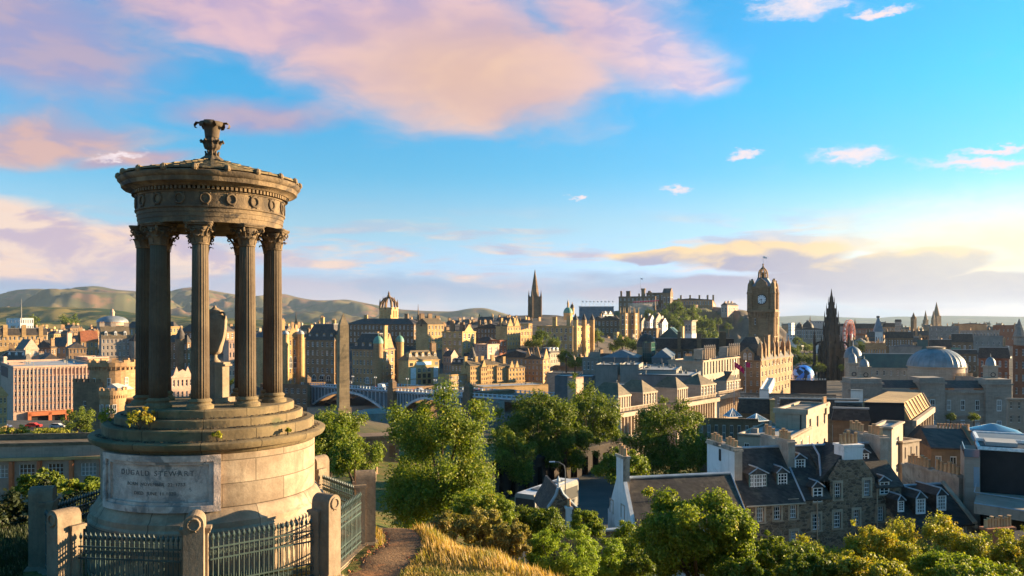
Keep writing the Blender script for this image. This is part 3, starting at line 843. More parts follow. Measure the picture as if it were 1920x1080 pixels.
# ------------------------------------------------------------------ window meshes, 1 x 1, facing -Y, foot at z = 0
def win_mesh(name, fw, bars_x, bars_z, frame='trim', glass='glass', bw=0.035, top=None, arch=False):
    mb = MB()
    if arch:
        n = 8
        pts = [(-0.5, 0.0), (0.5, 0.0), (0.5, 0.62)] + [(0.5 * math.cos(t), 0.62 + 0.38 * math.sin(t)) for t in [math.pi * i / n for i in range(1, n)]] + [(-0.5, 0.62)]
        mb.add([(x, 0.03, z) for x, z in pts], [tuple(range(len(pts)))], 1)
        inn = [(x * (1 - fw * 1.6), 0.04 + z * (1 - fw * 1.2)) for x, z in pts]
        k = len(pts)
        mb.add([(x, 0.0, z) for x, z in pts] + [(x, 0.0, z) for x, z in inn], [(i, (i + 1) % k, k + (i + 1) % k, k + i) for i in range(k)], 0)
    else:
        mb.quad((-0.5, 0.05, 0), (0.5, 0.05, 0), (0.5, 0.05, 1), (-0.5, 0.05, 1), 1)
        mb.box(-0.5, -0.5 + fw, 0, 0.06, 0, 1); mb.box(0.5 - fw, 0.5, 0, 0.06, 0, 1)
        mb.box(-0.5 + fw, 0.5 - fw, 0, 0.06, 0, fw * 0.8); mb.box(-0.5 + fw, 0.5 - fw, 0, 0.06, 1 - fw * 0.6, 1)
    for b in bars_x: mb.box(b - bw / 2, b + bw / 2, 0.012, 0.055, fw * .6, 1 - fw * .5)
    for b in bars_z: mb.box(-0.5 + fw, 0.5 - fw, 0.006, 0.058, b - bw * 0.4, b + bw * 0.4)
    me = bpy.data.meshes.new(name)
    me.from_pydata(mb.v, [], mb.f)
    me.materials.append(MATS[frame]); me.materials.append(MATS[glass])
    me.polygons.foreach_set('material_index', mb.mi)
    return me
WIN = {
 'sash': win_mesh('window', 0.10, (0.0,), (0.5,), bw=0.06),
 'plain': win_mesh('window', 0.08, (), (0.5,), 'stone_grey', bw=0.06),
 'dark': win_mesh('window', 0.06, (0.0,), (0.55,), 'black_paint', bw=0.05),
 'arch': win_mesh('window', 0.08, (0.0,), (0.45,), 'trim', bw=0.05, arch=True),
 'office': win_mesh('window', 0.09, (), (0.62,), 'white_paint', bw=0.09),
 'blue': win_mesh('window', 0.08, (0.0,), (0.5,), 'white_paint', 'glass_blue', bw=0.04),
}
def put_win(kind, parent, p, w, h, rz=0.0, name='window'):
    o = bpy.data.objects.new(name, WIN[kind]); COL.objects.link(o)
    o.parent = parent; o.location = p; o.rotation_euler = (0, 0, rz); o.scale = (w, 1, h)
    return o

def cut(px, C, d):
    """length along d from C at which the photo column px is reached"""
    u = (px - PX0) / F
    return max(0.5, (u * C[1] - C[0]) / (d[0] - u * d[1]))

NB = [0]
def pots(mb, x0, x1, y, z, n, r, h, mi=0):
    for i in range(n):
        x = x0 + (x1 - x0) * (i + 0.5) / n
        mb.lathe([(r * 1.1, z), (r * 1.1, z + h * .12), (r, z + h * .15), (r * .9, z + h * .85), (r * 1.1, z + h * .9), (r * 1.05, z + h), (r * .6, z + h)], 6, c=(x, y), mi=mi)

def bld(label, pl, pc, pr, pt, pb, Y, yaw=30, mat='stone_tan', roof=('flat',), wa=None, wb=None, win='sash', winb=None, name='tenement_building', cat='building', group=None,
        a=None, b=None, chim=(), dorA=0, dorB=0, wf=(0.44, 0.56), band=True, skip=None, sink=4.0, trim=None, potmat='pot_clay', gables=(), wtop=0.0, wz0=0.0):
    """block seen on its corner: A is the face left of the corner pc (in shade), B the one right of it; columns pl, pc, pr and rows pt (eave), pb (foot) are where they stand in the photo at distance Y"""
    th = R(yaw)
    C = (wx(pc, Y), Y)
    dl = (-math.cos(th), math.sin(th)); dr = (math.sin(th), math.cos(th))
    a = a or cut(pl, C, dl); b = b or cut(pr, C, dr)
    z0, z1 = wz(pb, Y), wz(pt, Y)
    hh = z1 - z0
    if Y < 320 and sink >= 4: sink = max(sink, z0 - min(h1(C[0], C[1]), h1(C[0] + dl[0] * a, C[1] + dl[1] * a), h1(C[0] + dr[0] * b, C[1] + dr[1] * b)) + 1)
    root = empty(name, label, cat, (C[0], C[1], z0), -th, group)
    NB[0] += 1
    rec = min(0.25, 0.03 * hh)
    holesA = []; holesB = []
    def layout(L, spec, holes):
        if not spec: return []
        c, r_ = spec[:2]
        cw = L / c; rh = (hh * (1 - wz0) - wtop) / r_
        ww = cw * wf[0]; wh = rh * wf[1]
        out = []
        for j in range(r_):
            for i in range(c):
                if skip and skip(i, j, L): continue
                x0 = cw * (i + 0.5) - ww / 2; zz = hh * wz0 + rh * j + rh * 0.22
                holes.append((x0, x0 + ww, zz, zz + wh)); out.append((x0 + ww / 2, zz, ww, wh))
        return out
    la = layout(a, wa, holesA); lb = layout(b, wb, holesB)
    mb = MB()
    mb.wall((-a, 0), (1, 0), a, -sink, hh, holesA, rec, (0, -1))
    mb.wall((0, 0), (0, 1), b, -sink, hh, holesB, rec, (1, 0))
    mb.quad((-a, b, -sink), (-a, 0, -sink), (-a, 0, hh), (-a, b, hh)); mb.quad((0, b, -sink), (-a, b, -sink), (-a, b, hh), (0, b, hh))
    if band:
        t = min(0.35, hh * 0.03); 
        for zc in ([hh - t] + ([hh * 0.25] if hh > 9 else [])):
            mb.box(-a - t, t, -t, -0.004, zc, zc + t); mb.box(0.004, t, 0, b + t, zc, zc + t); mb.box(-a - t, -a - 0.004, 0, b, zc, zc + t)
    for (side, f0, f1, rise) in gables:             # small wall-head gables
        if side == 'A': mb.extr([(-a + a * f0, hh), (-a + a * f1, hh), (-a + a * (f0 + f1) / 2, hh + rise)], 'y', -0.02, 0.5)
        else: mb.extr([(b * f0, hh), (b * f1, hh), (b * (f0 + f1) / 2, hh + rise)], 'x', -0.5, 0.02)
    wob = mb.build('wall', mat, root)
    for x, z, w, h in la: put_win(win, root, (-a + x, rec - 0.05, z), w, h)
    for y, z, w, h in lb: put_win(winb or win, root, (-rec + 0.05, y, z), w, h, math.pi / 2)
    kind = roof[0]; rise = (roof[1] / F * Y) if len(roof) > 1 else 0; rm = roof[2] if len(roof) > 2 else 'slate'
    rb = MB(); e = min(0.4, 0.03 * hh + 0.1)
    zt = hh + 0.01
    if kind == 'flat':
        rb.box(-a + 0.3, -0.3, 0.3, b - 0.3, hh - 0.35, hh - 0.25, 0)
        pt_ = rise or 0.5
        for bx in ((-a, 0, 0, 0.3), (-a, 0, b - 0.3, b), (-a, -a + 0.3, 0.3, b - 0.3), (-0.3, 0, 0.3, b - 0.3)):
            rb.box(bx[0], bx[1], bx[2], bx[3], zt - 0.4, zt + pt_, 1)
        roo = rb.build('roof', [rm if len(roof) > 2 else 'roof_felt', mat], root)
        if Y < 420 and a > 5 and b > 5:              # vents, hatches, pipes and an aerial on the deck
            rr_ = random.Random(int(pc * 7 + Y)); cl_ = MB()
            for i in range(int(min(9, 2 + a * b / 40))):
                x = -a + .9 + rr_.random() * (a - 1.8); y = .9 + rr_.random() * (b - 1.8); w_ = rr_.uniform(.2, .7)
                if i % 3 == 0: cl_.lathe([(.14, hh - .25), (.14, hh + .7), (.24, hh + .72), (.2, hh + .95)], 7, c=(x, y))
                else: cl_.box(x - w_, x + w_, y - w_ * .7, y + w_ * .7, hh - .25, hh + rr_.uniform(.15, .75))
            x = -a + .9 + rr_.random() * (a - 1.8); y = 1 + rr_.random() * (b - 2)
            cl_.tube([(x, y, hh - .3), (x, y, hh + 2.4)], .04, 4).tube([(x - .5, y, hh + 2.2), (x + .5, y, hh + 2.2)], .03, 4).tube([(x - .35, y, hh + 1.9), (x + .35, y, hh + 1.9)], .03, 4)
            cl_.build('roof_vents', 'concrete', roo)
    elif kind in ('gb', 'ga'):
        if kind == 'gb':
            P = [(-a - e, -e * .3), (e, -e * .3)]; xm = -a / 2
            rb.extr([(-a - e, zt - 0.15), (e, zt - 0.15), (e, zt + 0.05), (xm, zt + rise + 0.1), (-a - e, zt + 0.05)], 'y', -0.12, b + 0.12)
            mb2 = MB().extr([(-a, hh), (0, hh), (xm, hh + rise)], 'y', 0.002, b - 0.002)
        else:
            ym = b / 2
            rb.extr([(-e, zt - 0.15), (b + e, zt - 0.15), (b + e, zt + 0.05), (ym, zt + rise + 0.1), (-e, zt + 0.05)], 'x', -a - 0.12, 0.06 - 0.2)
            k = 0.5
            mb2 = MB().extr([(-0.35, hh - 0.1), (b + 0.35, hh - 0.1), (b + 0.35, hh + 0.15), (ym, hh + rise + 0.55), (-0.35, hh + 0.15)], 'x', -0.35, 0.012)
        roo = rb.build('roof', rm, root)
        if kind == 'ga': mb2.build('gable', mat, root)
        else: mb2.build('gable', mat, root)
    elif kind in ('hip', 'mansard', 'pyr'):
        ins = roof[3] if len(roof) > 3 else None
        if kind == 'hip':
            i_ = min(a, b) / 2 * 0.96
            ia = i_; ib = i_
        elif kind == 'pyr': ia = a * .49; ib = b * .49
        else: ia = ib = min(rise * 0.45, a * 0.3, b * 0.3)
        lo = [(-a - e, -e, zt), (e, -e, zt), (e, b + e, zt), (-a - e, b + e, zt)]
        hi = [(-a + ia, ib, zt + rise), (-ia, ib, zt + rise), (-ia, b - ib, zt + rise), (-a + ia, b - ib, zt + rise)]
        rb.hexa(lo, hi)
        if kind == 'mansard':
            rb.box(-a + ia - 0.15, -ia + 0.15, ib - 0.15, b - ib + 0.15, zt + rise + 0.002, zt + rise + 0.25, 1)
        roo = rb.build('roof', [rm, 'roof_pale' if kind == 'mansard' else rm], root)
    else: roo = wob
    for n_, side in ((dorA, 'A'), (dorB, 'B')):
        if not n_: continue
        L = a if side == 'A' else b
        dw = min(1.7, L / n_ * 0.55); dh = max(1.2, min(2.4, rise * 0.75)); dd = dh * 0.9
        dm = MB()
        dm.box(-dw / 2, dw / 2, 0.0, dd, 0, dh)
        dm.extr([(-dw / 2 - .1, dh), (dw / 2 + .1, dh), (0, dh + dw * 0.45)], 'y', -0.1, dd + dh * .3)
        d0 = None
        for i in range(n_):
            f = L * (i + 0.5) / n_
            loc = (-a + f, 0.15 + 0.1 * rise * .45, zt + rise * 0.1) if side == 'A' else (-0.15 - 0.1 * rise * .45, f, zt + rise * 0.1)
            if kind not in ('mansard', 'flat'):
                loc = (loc[0] + (0 if side == 'A' else -0.35 * dh), loc[1] + (0.35 * dh if side == 'A' else 0), loc[2] + 0.25 * dh)
            rz = 0 if side == 'A' else math.pi / 2
            if d0 is None:
                d0 = dm.build('dormer', trim or rm, root, loc=loc); d0.rotation_euler = (0, 0, rz); dd0 = d0
            else: dd0 = clone(d0, None, root, loc, rz)
            put_win('sash', dd0, (0, -0.065, 0.12), dw * 0.8, dh * 0.86)
    for c in chim:                                   # (fx along A from the left, fy along B, width along A, depth along B, top row in px, pots)
        fx, fy, cw, cd, top, npot = c[:6]
        x = -a + a * fx; y = b * fy
        ztop = wz(top, Y + y * math.cos(th)) - z0
        cm = MB()
        pot_h = 0.9 if npot else 0
        zt2 = ztop - pot_h
        cm.box(x - cw / 2, x + cw / 2, y - cd / 2, y + cd / 2, hh - 1.5, zt2 - 0.25)
        cm.box(x - cw / 2 - .12, x + cw / 2 + .12, y - cd / 2 - .12, y + cd / 2 + .12, zt2 - 0.25, zt2)
        co = cm.build('chimney', c[6] if len(c) > 6 else mat, root)
        if npot:
            pm = MB(); pots(pm, 0, 0, 0, 0, 1, 0.16, pot_h)
            po = None
            for i in range(npot):
                f = (i + 0.5) / npot - 0.5
                p = (x + cw * f, y, zt2) if cw >= cd else (x, y + cd * f, zt2)
                if po is None: po = pm.build('chimney_pot', potmat, co, loc=p)
                else: clone(po, None, co, p)
    root['_dim'] = (a, b, hh)
    return root, a, b, hh, Y, th
def under(root_t, name, mb, mat, smooth=False): return mb.build(name, mat, root_t[0], smooth)
def turret(rt, x, y, r, z0, z1, cap_h, capmat, wallmat, kind='cone', n=12, name='turret', fin=True):
    t = MB().lathe([(r * .6, z0 - r), (r, z0), (r, z1 - .2), (r * 1.12, z1 - .1), (r * 1.12, z1)], n, c=(x, y)).build(name, wallmat, rt[0], True)
    mb = MB()
    if kind == 'cone': pr = [(r * 1.15, z1), (r * .6, z1 + cap_h * .5), (0.04, z1 + cap_h)]
    else:
        pr = [(r * 1.1 * math.cos(q), z1 + cap_h * math.sin(q)) for q in [i * math.pi / 2 / 6 for i in range(6)]] + [(0.06 * r, z1 + cap_h), (0.05 * r, z1 + cap_h * 1.5)]
    mb.lathe(pr, n, c=(x, y)).build('turret_roof', capmat, t, True)
    return t

# ------------------------------------------------------------------ western hills and far shores (real height and distance)
def hillmat(name, a_, b_, c_, scale):
    m, t, p, out = pbr(name)
    g = t.new('ShaderNodeNewGeometry'); v = g.outputs['Position']
    k = t.mix(t.smooth(t.noise(v, scale, 7, 0.62), 0.44, 0.56), a_, b_)
    k = t.mix(t.smooth(t.noise(t.mapping(v, scale=(1, 1, 2.5)), scale * 2.6, 6, 0.65), 0.52, 0.60), k, c_)
    t.put(p.inputs['Base Color'], k); p.inputs['Roughness'].default_value = 1.0; p.inputs['Specular IOR Level'].default_value = 0.0
hillmat('hill_moor', (0.15, 0.11, 0.05), (0.08, 0.075, 0.035), (0.17, 0.095, 0.055), 0.0011)
hillmat('hill_wood', (0.19, 0.14, 0.045), (0.03, 0.05, 0.018), (0.04, 0.06, 0.02), 0.005)
hillmat('hill_far', (0.05, 0.065, 0.04), (0.03, 0.045, 0.03), (0.08, 0.075, 0.04), 0.0006)
surf('rock_crag', (0.14, 0.10, 0.07), (0.09, 0.07, 0.055), 0.05, 0.95, None, 0, 0, 0.5, c3=(0.10, 0.10, 0.035))
def hill(name, label, sky, Yr, y0, y1, base, mat, nx=260, ny=70, amp=0.3, freq=1 / 900.0, seed=0.0, kind='structure'):
    pxs = np.array([s[0] for s in sky]); pys = np.array([s[1] for s in sky])
    cx = np.linspace(pxs[0], pxs[-1], nx)
    top = (PY0 - np.interp(cx, pxs, pys)) / F * Yr
    k = np.ones(5) / 5
    tp = np.convolve(np.pad(top, 2, mode='edge'), k, 'valid')
    ys = np.concatenate([np.linspace(y0, Yr, ny), np.linspace(Yr, y1, ny // 3)[1:]])
    Yg, Ug = np.meshgrid(ys, (cx - PX0) / F, indexing='ij')
    X = Ug * Yr * 0.25 + Ug * Yg * 0.75
    t = np.where(Yg <= Yr, (Yg - y0) / (Yr - y0), 1 - (Yg - Yr) / (y1 - Yr))
    sh = t * t * (3 - 2 * t)
    N = np.zeros_like(X)
    for i in range(X.shape[0]):
        for j in range(X.shape[1]):
            N[i, j] = mnoise.fractal((X[i, j] * freq + seed, Yg[i, j] * freq, 0), 0.9, 2.1, 5)
    z = base + (tp[None, :] - base) * np.clip(sh + amp * N * np.clip(t * (1 - t) * 4, 0, 1), 0, 1.0) * np.minimum(1, Yg / Yr)
    ob = grid_mesh(name, X, Yg, z, [mat])
    return tag(ob, label, name.replace('_', ' '), kind=kind)
PENT = [(-260, 590), (-120, 578), (-40, 566), (0, 557), (25, 548), (60, 541), (110, 543), (150, 541), (165, 536), (190, 537), (215, 543), (255, 546), (320, 548), (345, 540), (362, 538), (400, 545), (440, 552), (470, 556), (530, 550), (560, 558), (590, 563), (620, 563), (650, 561), (700, 571), (750, 580), (800, 583), (850, 584), (880, 578), (910, 577), (930, 583), (960, 592), (1010, 600), (1100, 606)]
hill('hills', 'long rounded moorland hills on the left horizon with sunlit and shaded slopes', PENT, 8000, 4800, 10500, -66, 'hill_moor', nx=300, ny=80, amp=1.1, freq=1 / 900.0)
hill('hillside', 'lower tawny hillside with dark woods in front of the moorland hills', [(-260, 590), (-60, 582), (0, 576), (60, 575), (130, 576), (200, 579), (260, 588), (330, 592), (430, 596), (520, 602), (600, 606)], 3600, 2300, 4600, -62, 'hill_wood', nx=160, ny=40, amp=0.4, freq=1 / 420.0, seed=3.0)
hill('far_hills', 'low blue hills along the right horizon', [(1300, 604), (1400, 598), (1470, 593), (1520, 591), (1560, 594), (1640, 597), (1680, 593), (1700, 594), (1725, 593), (1770, 592), (1850, 593), (1920, 594), (2100, 594), (2300, 598)], 15000, 12000, 18000, -72, 'hill_far', nx=160, ny=24, amp=0.25, freq=1 / 2500.0, seed=7.0)

# ------------------------------------------------------------------ old town, left and middle
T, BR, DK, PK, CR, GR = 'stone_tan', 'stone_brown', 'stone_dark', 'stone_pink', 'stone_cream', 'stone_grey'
bld('white modern block with a bright right half far off below the hills', 12, 38, 63, 597, 620, 1000, 50, 'render_white', ('flat', 0, 'roof_pale'), (4, 2), (6, 2), 'dark', name='modern_block', band=False)
bld('long sunlit terrace with a row of white dormers at the left edge', -34, -28, 88, 629, 652, 640, 58, T, ('mansard', 13), None, (14, 2), dorB=9, trim='white_paint', chim=((.5, .32, 1.5, 3, 609, 0), (.5, .62, 1.5, 3, 609, 0), (.5, .9, 1.5, 3, 610, 0)), name='terrace', b=None)
t_ = bld('wide tenement with steep golden roof and three tall chimneys left of the columns', 186, 190, 244, 634, 682, 520, 58, GR, ('gb', 23, 'slate_brown'), None, (7, 4), a=16, dorB=3, trim='render_white', chim=((.5, .06, 1.2, 3.0, 603, 3), (.5, .46, 1.2, 3.0, 603, 3), (.5, .92, 1.2, 3.0, 603, 3)))
turret(t_, 0, t_[2] + 3, 3.5, 4, t_[3] - 2, 5, 'slate', GR)
bld('tenement with an orange roof between white skew gables', 148, 152, 184, 640, 682, 545, 55, BR, ('gb', 20, 'tile_red'), None, (4, 3), a=13, chim=((.5, .03, 1, 2.6, 612, 2), (.5, .97, 1, 2.6, 616, 2)))
bld('house with a tall sunlit gable above dark roofs on the left', 30, 46, 72, 655, 698, 425, 45, PK, ('ga', 18), (2, 3), (2, 3), chim=((.1, .5, 2, 1, 640, 2),), name='gabled_house', cat='house')
bld('dark slated house with two skew ridges left of the pavilion roof', 68, 96, 106, 652, 698, 450, 25, DK, ('gb', 14), (4, 3), (2, 3), chim=((.15, .5, 1, 2, 632, 3), (.9, .5, 1, 2, 634, 3)), name='slated_house', cat='house')
bld('gabled house with a pink chimney gable below the orange roof', 97, 124, 137, 650, 698, 465, 30, BR, ('ga', 17), (3, 3), (2, 4), chim=((.97, .5, 1.2, 2.5, 622, 3, PK),), name='gabled_house', cat='house')
bld('low pavilion with a wide hipped slate roof above the office block', 58, 77, 120, 679, 700, 395, 52, GR, ('hip', 15), (2, 1), (4, 1), chim=((.6, .2, 1, 2, 660, 3),), name='pavilion', cat='house')
bld('square brown tenement behind the pavilion with small windows', 124, 129, 162, 653, 700, 385, 55, DK, ('hip', 10), None, (5, 4), a=13)
t_ = bld('flat-roofed stage building with a sunlit side and a grey panel front', 141, 164, 205, 672, 704, 320, 42, PK, ('flat', 0, 'roof_pale'), None, None, name='flat_roofed_building', band=False)
MB().box(-t_[1] + .4, -.5, -0.06, -0.01, 0.5, t_[3] - .8).build('panel', 'zinc', t_[0])
bld('dark mansard house with three white dormers at the left edge', 10, 49, 58, 676, 702, 350, 25, GR, ('mansard', 15), (5, 1), (1, 1), dorA=3, trim='render_white', chim=((.93, .5, 1, 2, 652, 2),), name='mansard_house', cat='house')
bld('plain grey gable house at the left edge above the office block', -30, 7, 13, 671, 704, 300, 20, GR, ('flat',), (3, 1), None, name='grey_house', cat='house')
bld('pink rendered box house beside the office roof', 14, 17, 46, 684, 700, 292, 55, PK, ('flat', 0, 'roof_pale'), None, None, a=8, name='rendered_house', cat='house', band=False)
bld('gabled corner house with brown windows at the left edge by the road', -12, -9, 13, 742, 799, 236, 55, T, ('ga', 14), None, (3, 3), a=9, name='corner_house', cat='house')
# office block
of = bld('pink concrete office block with a grid of six rows of windows', -6, 25, 182, 690, 797, 270, 52, PK, ('flat', 0, 'roof_pale'), None, None, name='office_block', band=False)
_, oa, ob_, oh, _, _ = of
holes = []
nx_, ny_ = 22, 6
cw = ob_ / nx_; z00 = oh * 0.225; rh = (oh - z00 - 0.5) / ny_
fin = MB()
for i in range(nx_ + 1): fin.box(0.01, 0.42, max(0, cw * i - 0.16), cw * i + 0.16, z00, oh - 0.2)
for j in range(ny_ + 1): fin.box(0.012, 0.30, 0, ob_, z00 + rh * j - 0.13, z00 + rh * j + 0.13)
fin.build('facade_grid', PK, of[0])
cnt = 0
for j in range(ny_):
    for i in range(nx_):
        if j < 5 and i > 16 and j < 4: continue
        cnt += 1
        if cnt <= 100: put_win('office', of[0], (0.13, cw * (i + 0.5), z00 + rh * j + rh * 0.22), cw * 0.52, rh * 0.62, math.pi / 2)
MB().box(-oa * .7, -oa * .3, -0.08, -0.01, oh * .78, oh * .97).build('dark_opening', 'black_paint', of[0])
po = MB()
for y0, y1 in ((0.16, 0.20), (0.40, 0.44), (0.60, 0.64)): po.box(0.02, 1.4, ob_ * y0, ob_ * y1, -2, z00 - .6)
po.box(0.02, 1.4, ob_ * .16, ob_ * .95, z00 - 1.6, z00 - .25)
po.build('portal', 'timber_orange', of[0])
MB().box(-0.3, 0.06, ob_ * .2, ob_ * .95, -2, z00 - 1.6).build('shopfront', 'black_paint', of[0])
# behind the columns
bld('small sunlit block seen between the left columns', 308, 318, 342, 613, 665, 560, 45, T, ('flat', .8), None, (4, 4))
t_ = bld('dark turreted house seen between the left columns', 316, 351, 358, 642, 712, 445, 25, DK, ('hip', 14), (5, 4), (1, 4))
turret(t_, -t_[1] * .35, 0, 3, 6, t_[3] + 2, 7, 'slate', DK)
bld('small house with crow-stepped sunlit gables low between the left columns', 306, 322, 362, 708, 752, 300, 48, PK, ('ga', 12), (2, 2), (5, 2), gables=(('B', .05, .4, 4), ('B', .55, .95, 4)), name='gabled_house', cat='house')
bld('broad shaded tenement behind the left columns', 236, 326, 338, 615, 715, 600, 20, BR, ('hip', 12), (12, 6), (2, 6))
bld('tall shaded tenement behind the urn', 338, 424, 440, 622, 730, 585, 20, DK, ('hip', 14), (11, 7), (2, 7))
bld('narrow house with white windows right of the urn', 425, 429, 447, 640, 742, 420, 55, PK, ('flat',), None, (3, 6), a=10)
# ornate sunlit hall by the bridge
t_ = bld('ornate golden hotel with a central gable and two domed turrets left of the bridge', 466, 525, 572, 634, 724, 470, 47, T, ('hip', 14), None, (6, 5), name='ornate_hotel', gables=(('B', .3, .72, 8),), wf=(.4, .55), chim=((.6, .6, 1.5, 3, 596, 4), (.2, .5, 1.5, 4, 598, 4)))
for f in (.2, .8): turret(t_, .6, t_[2] * f, 1.9, 2, t_[3] + 2.2, 2.2, 'roof_pale', T, 'dome')
for f in (.42, .6): put_win('arch', t_[0], (.06, t_[2] * f, t_[3] * .36), t_[2] * .12, t_[3] * .26, math.pi / 2)
bld('low dark block with white windows under the ornate golden hotel', 488, 576, 582, 724, 762, 432, 22, DK, ('flat', 0, 'slate'), (8, 2), None, wf=(.5, .5), name='low_block')
t_ = bld('brown stone hotel with big mansard roof and three arched doors by the bridge', 573, 627, 652, 638, 722, 455, 28, 'stone_rust', ('mansard', 30), (6, 4), (3, 5), name='mansard_hotel', dorA=4, dorB=2, trim=BR, wz0=.22, chim=((.35, .5, 2.5, 1.2, 592, 4, T), (.75, .5, 2.5, 1.2, 597, 3, T), (.05, .9, 1.5, 1.2, 600, 2, T)))
for f in (.3, .55, .8): put_win('arch', t_[0], (-t_[1] * (1 - f), -.06, 0.5), t_[1] * .15, t_[3] * .2)
turret(t_, 0, t_[2] * .35, 2.6, 2, t_[3] + 3, 4, 'slate', T, 'cone')
# high street ridge
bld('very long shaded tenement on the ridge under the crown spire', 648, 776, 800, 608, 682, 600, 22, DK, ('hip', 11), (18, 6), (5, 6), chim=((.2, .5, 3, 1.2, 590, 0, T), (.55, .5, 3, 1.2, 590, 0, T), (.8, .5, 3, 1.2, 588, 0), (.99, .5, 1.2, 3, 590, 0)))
bld('tall golden tenement with a tan roof right of the long shaded tenement', 796, 802, 832, 608, 690, 575, 46, T, ('gb', 12, 'slate_brown'), None, (5, 7), a=14, chim=((.5, .02, 1.2, 3.5, 588, 0, DK), (.5, .5, 1.2, 3.5, 588, 0, DK), (.5, .98, 1.2, 3.5, 592, 0, DK)))
t_ = bld('tower-like stone house with a pediment above the golden bridge shops', 829, 867, 892, 622, 692, 520, 32, T, ('flat', .5), (4, 5), (3, 4), gables=(('B', .15, .85, 5),), chim=((.25, .4, 3, 1.4, 602, 0, DK), (.6, .6, 3, 1.4, 604, 0, DK), (.85, .7, 3, 1.4, 608, 0, DK)), name='pedimented_house')
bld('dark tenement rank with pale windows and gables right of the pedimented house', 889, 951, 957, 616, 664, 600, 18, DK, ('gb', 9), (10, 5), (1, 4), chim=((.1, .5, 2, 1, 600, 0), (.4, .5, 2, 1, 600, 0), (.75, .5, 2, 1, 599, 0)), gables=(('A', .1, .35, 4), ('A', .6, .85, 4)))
bld('twin-gabled golden tenement on the ridge', 946, 951, 976, 612, 668, 570, 46, T, ('gb', 6, 'slate_brown'), None, (5, 6), a=12, gables=(('B', .02, .46, 6), ('B', .54, .98, 6)), chim=((.5, .02, 1, 1.6, 596, 0), (.5, .98, 1, 1.6, 596, 0)))
bld('golden flat-topped tenement beside the twin-gabled one', 972, 976, 998, 608, 655, 590, 46, T, ('flat', 1.2), None, (4, 4), a=12)
t_ = bld('large shaded bank building with arched windows below the green dome', 1006, 1074, 1113, 612, 672, 545, 32, T, ('flat', 1.0, 'slate'), (8, 4), (6, 5), name='bank_building', chim=((.2, .5, 3, 1.5, 594, 0), (.6, .5, 3, 1.5, 592, 0)))
for f in (.1, .5, .9): turret(t_, .4, t_[2] * f, 1.7, 3, t_[3] + 4.5, 4.5, 'slate', T, 'cone')
for f in (.2, .5, .8): put_win('arch', t_[0], (-t_[1] * (1 - f), -.06, t_[3] * .55), t_[1] * .07, t_[3] * .22)
bld('small pink house with three windows above the golden street row', 890, 914, 936, 646, 690, 480, 35, PK, ('flat', .5), (4, 3), (2, 2), name='pink_house', cat='house')
bld('red brick and white stepped flats above the golden street row', 930, 937, 950, 638, 690, 500, 40, 'brick_red', ('flat', .5, 'roof_pale'), (1, 4), (2, 4), name='stepped_flats', a=9)
bld('dark gothic tenement left of the ridge trees', 893, 922, 930, 640, 690, 520, 25, DK, ('hip', 8), (5, 4), (1, 4))
bld('shaded stone lane house above the low arcade wall', 831, 846, 858, 668, 712, 440, 35, PK, ('ga', 10), (3, 3), (2, 2), name='lane_house', cat='house', chim=((.05, .5, 1.2, 1.2, 652, 2),))
bld('mansard house with dark dormers above the low arcade wall', 846, 885, 891, 684, 715, 425, 22, BR, ('mansard', 11), (6, 2), None, dorA=4, trim='slate', name='mansard_house', cat='house')
t_ = bld('low golden arcade wall with two rows of sunlit panels', 822, 842, 884, 703, 726, 412, 45, T, ('flat', .3), None, None, name='arcade_building')
pm = MB()
for j in range(2):
    for i in range(6): pm.box(.02, .14, t_[2] * (.06 + i * .155), t_[2] * (.06 + i * .155 + .12), t_[3] * (.15 + j * .42), t_[3] * (.15 + j * .42 + .3))
pm.build('panels', 'stone_cream', t_[0])
rt = bld('round house with a pointed conical turret above the street row', 868, 884, 898, 682, 715, 435, 40, BR, ('hip', 8), (2, 2), (2, 2), name='turreted_house', cat='house')
turret(rt, -rt[1] * .05, rt[2] * .2, 3.0, 2, rt[3] + .5, 9, 'slate', BR)
for i, (x0, x1, pt, lab, rk) in enumerate(((882, 903, 686, 'first golden house of the street row beside the arcade wall', 'gb'), (902, 914, 689, 'narrow golden house with a wall-head gable in the street row', 'gb'),
                                       (913, 933, 684, 'golden house with two tall chimneys in the street row', 'gb'), (932, 954, 688, 'golden four-storey house with even windows in the street row', 'gb'), (954, 984, 690, 'last golden house with spiky gables in the street row', 'gb'))):
    bld(lab, x0 - 2, x0, x1, pt, 724, 418 + i * 3, 52, T, (rk, 9 if i != 4 else 5, 'slate_brown'), None, (5 if i != 1 else 3, 4), a=9, chim=((.5, .0, 1.1, 1.6, 669, 0),) if i != 2 else ((.5, .0, 1.1, 1.6, 668, 0), (.5, .95, 1.1, 1.6, 666, 0)),
        gables=() if i in (0, 2, 3) else (('B', .05, .35, 4), ('B', .4, .65, 4)) if i == 4 else (('B', .1, .9, 4),), group='golden houses in the street row', name='street_house', cat='house')
t_ = bld('dark gothic house with crow gables at the end of the street row', 982, 1018, 1031, 674, 716, 442, 28, BR, ('gb', 8), (5, 4), (2, 4), gables=(('A', .05, .4, 6), ('A', .55, .9, 7), ('B', .1, .9, 6)), name='gothic_house', cat='house')
bld('pale bow-fronted tenement with mansard roof behind the gothic house', 1012, 1028, 1050, 662, 706, 465, 40, CR, ('mansard', 9), (2, 4), (5, 4), dorB=3, trim='render_white')
bld('long slate-roofed building behind the street row', 928, 1008, 1015, 671, 700, 462, 15, BR, ('gb', 13), (12, 2), None)
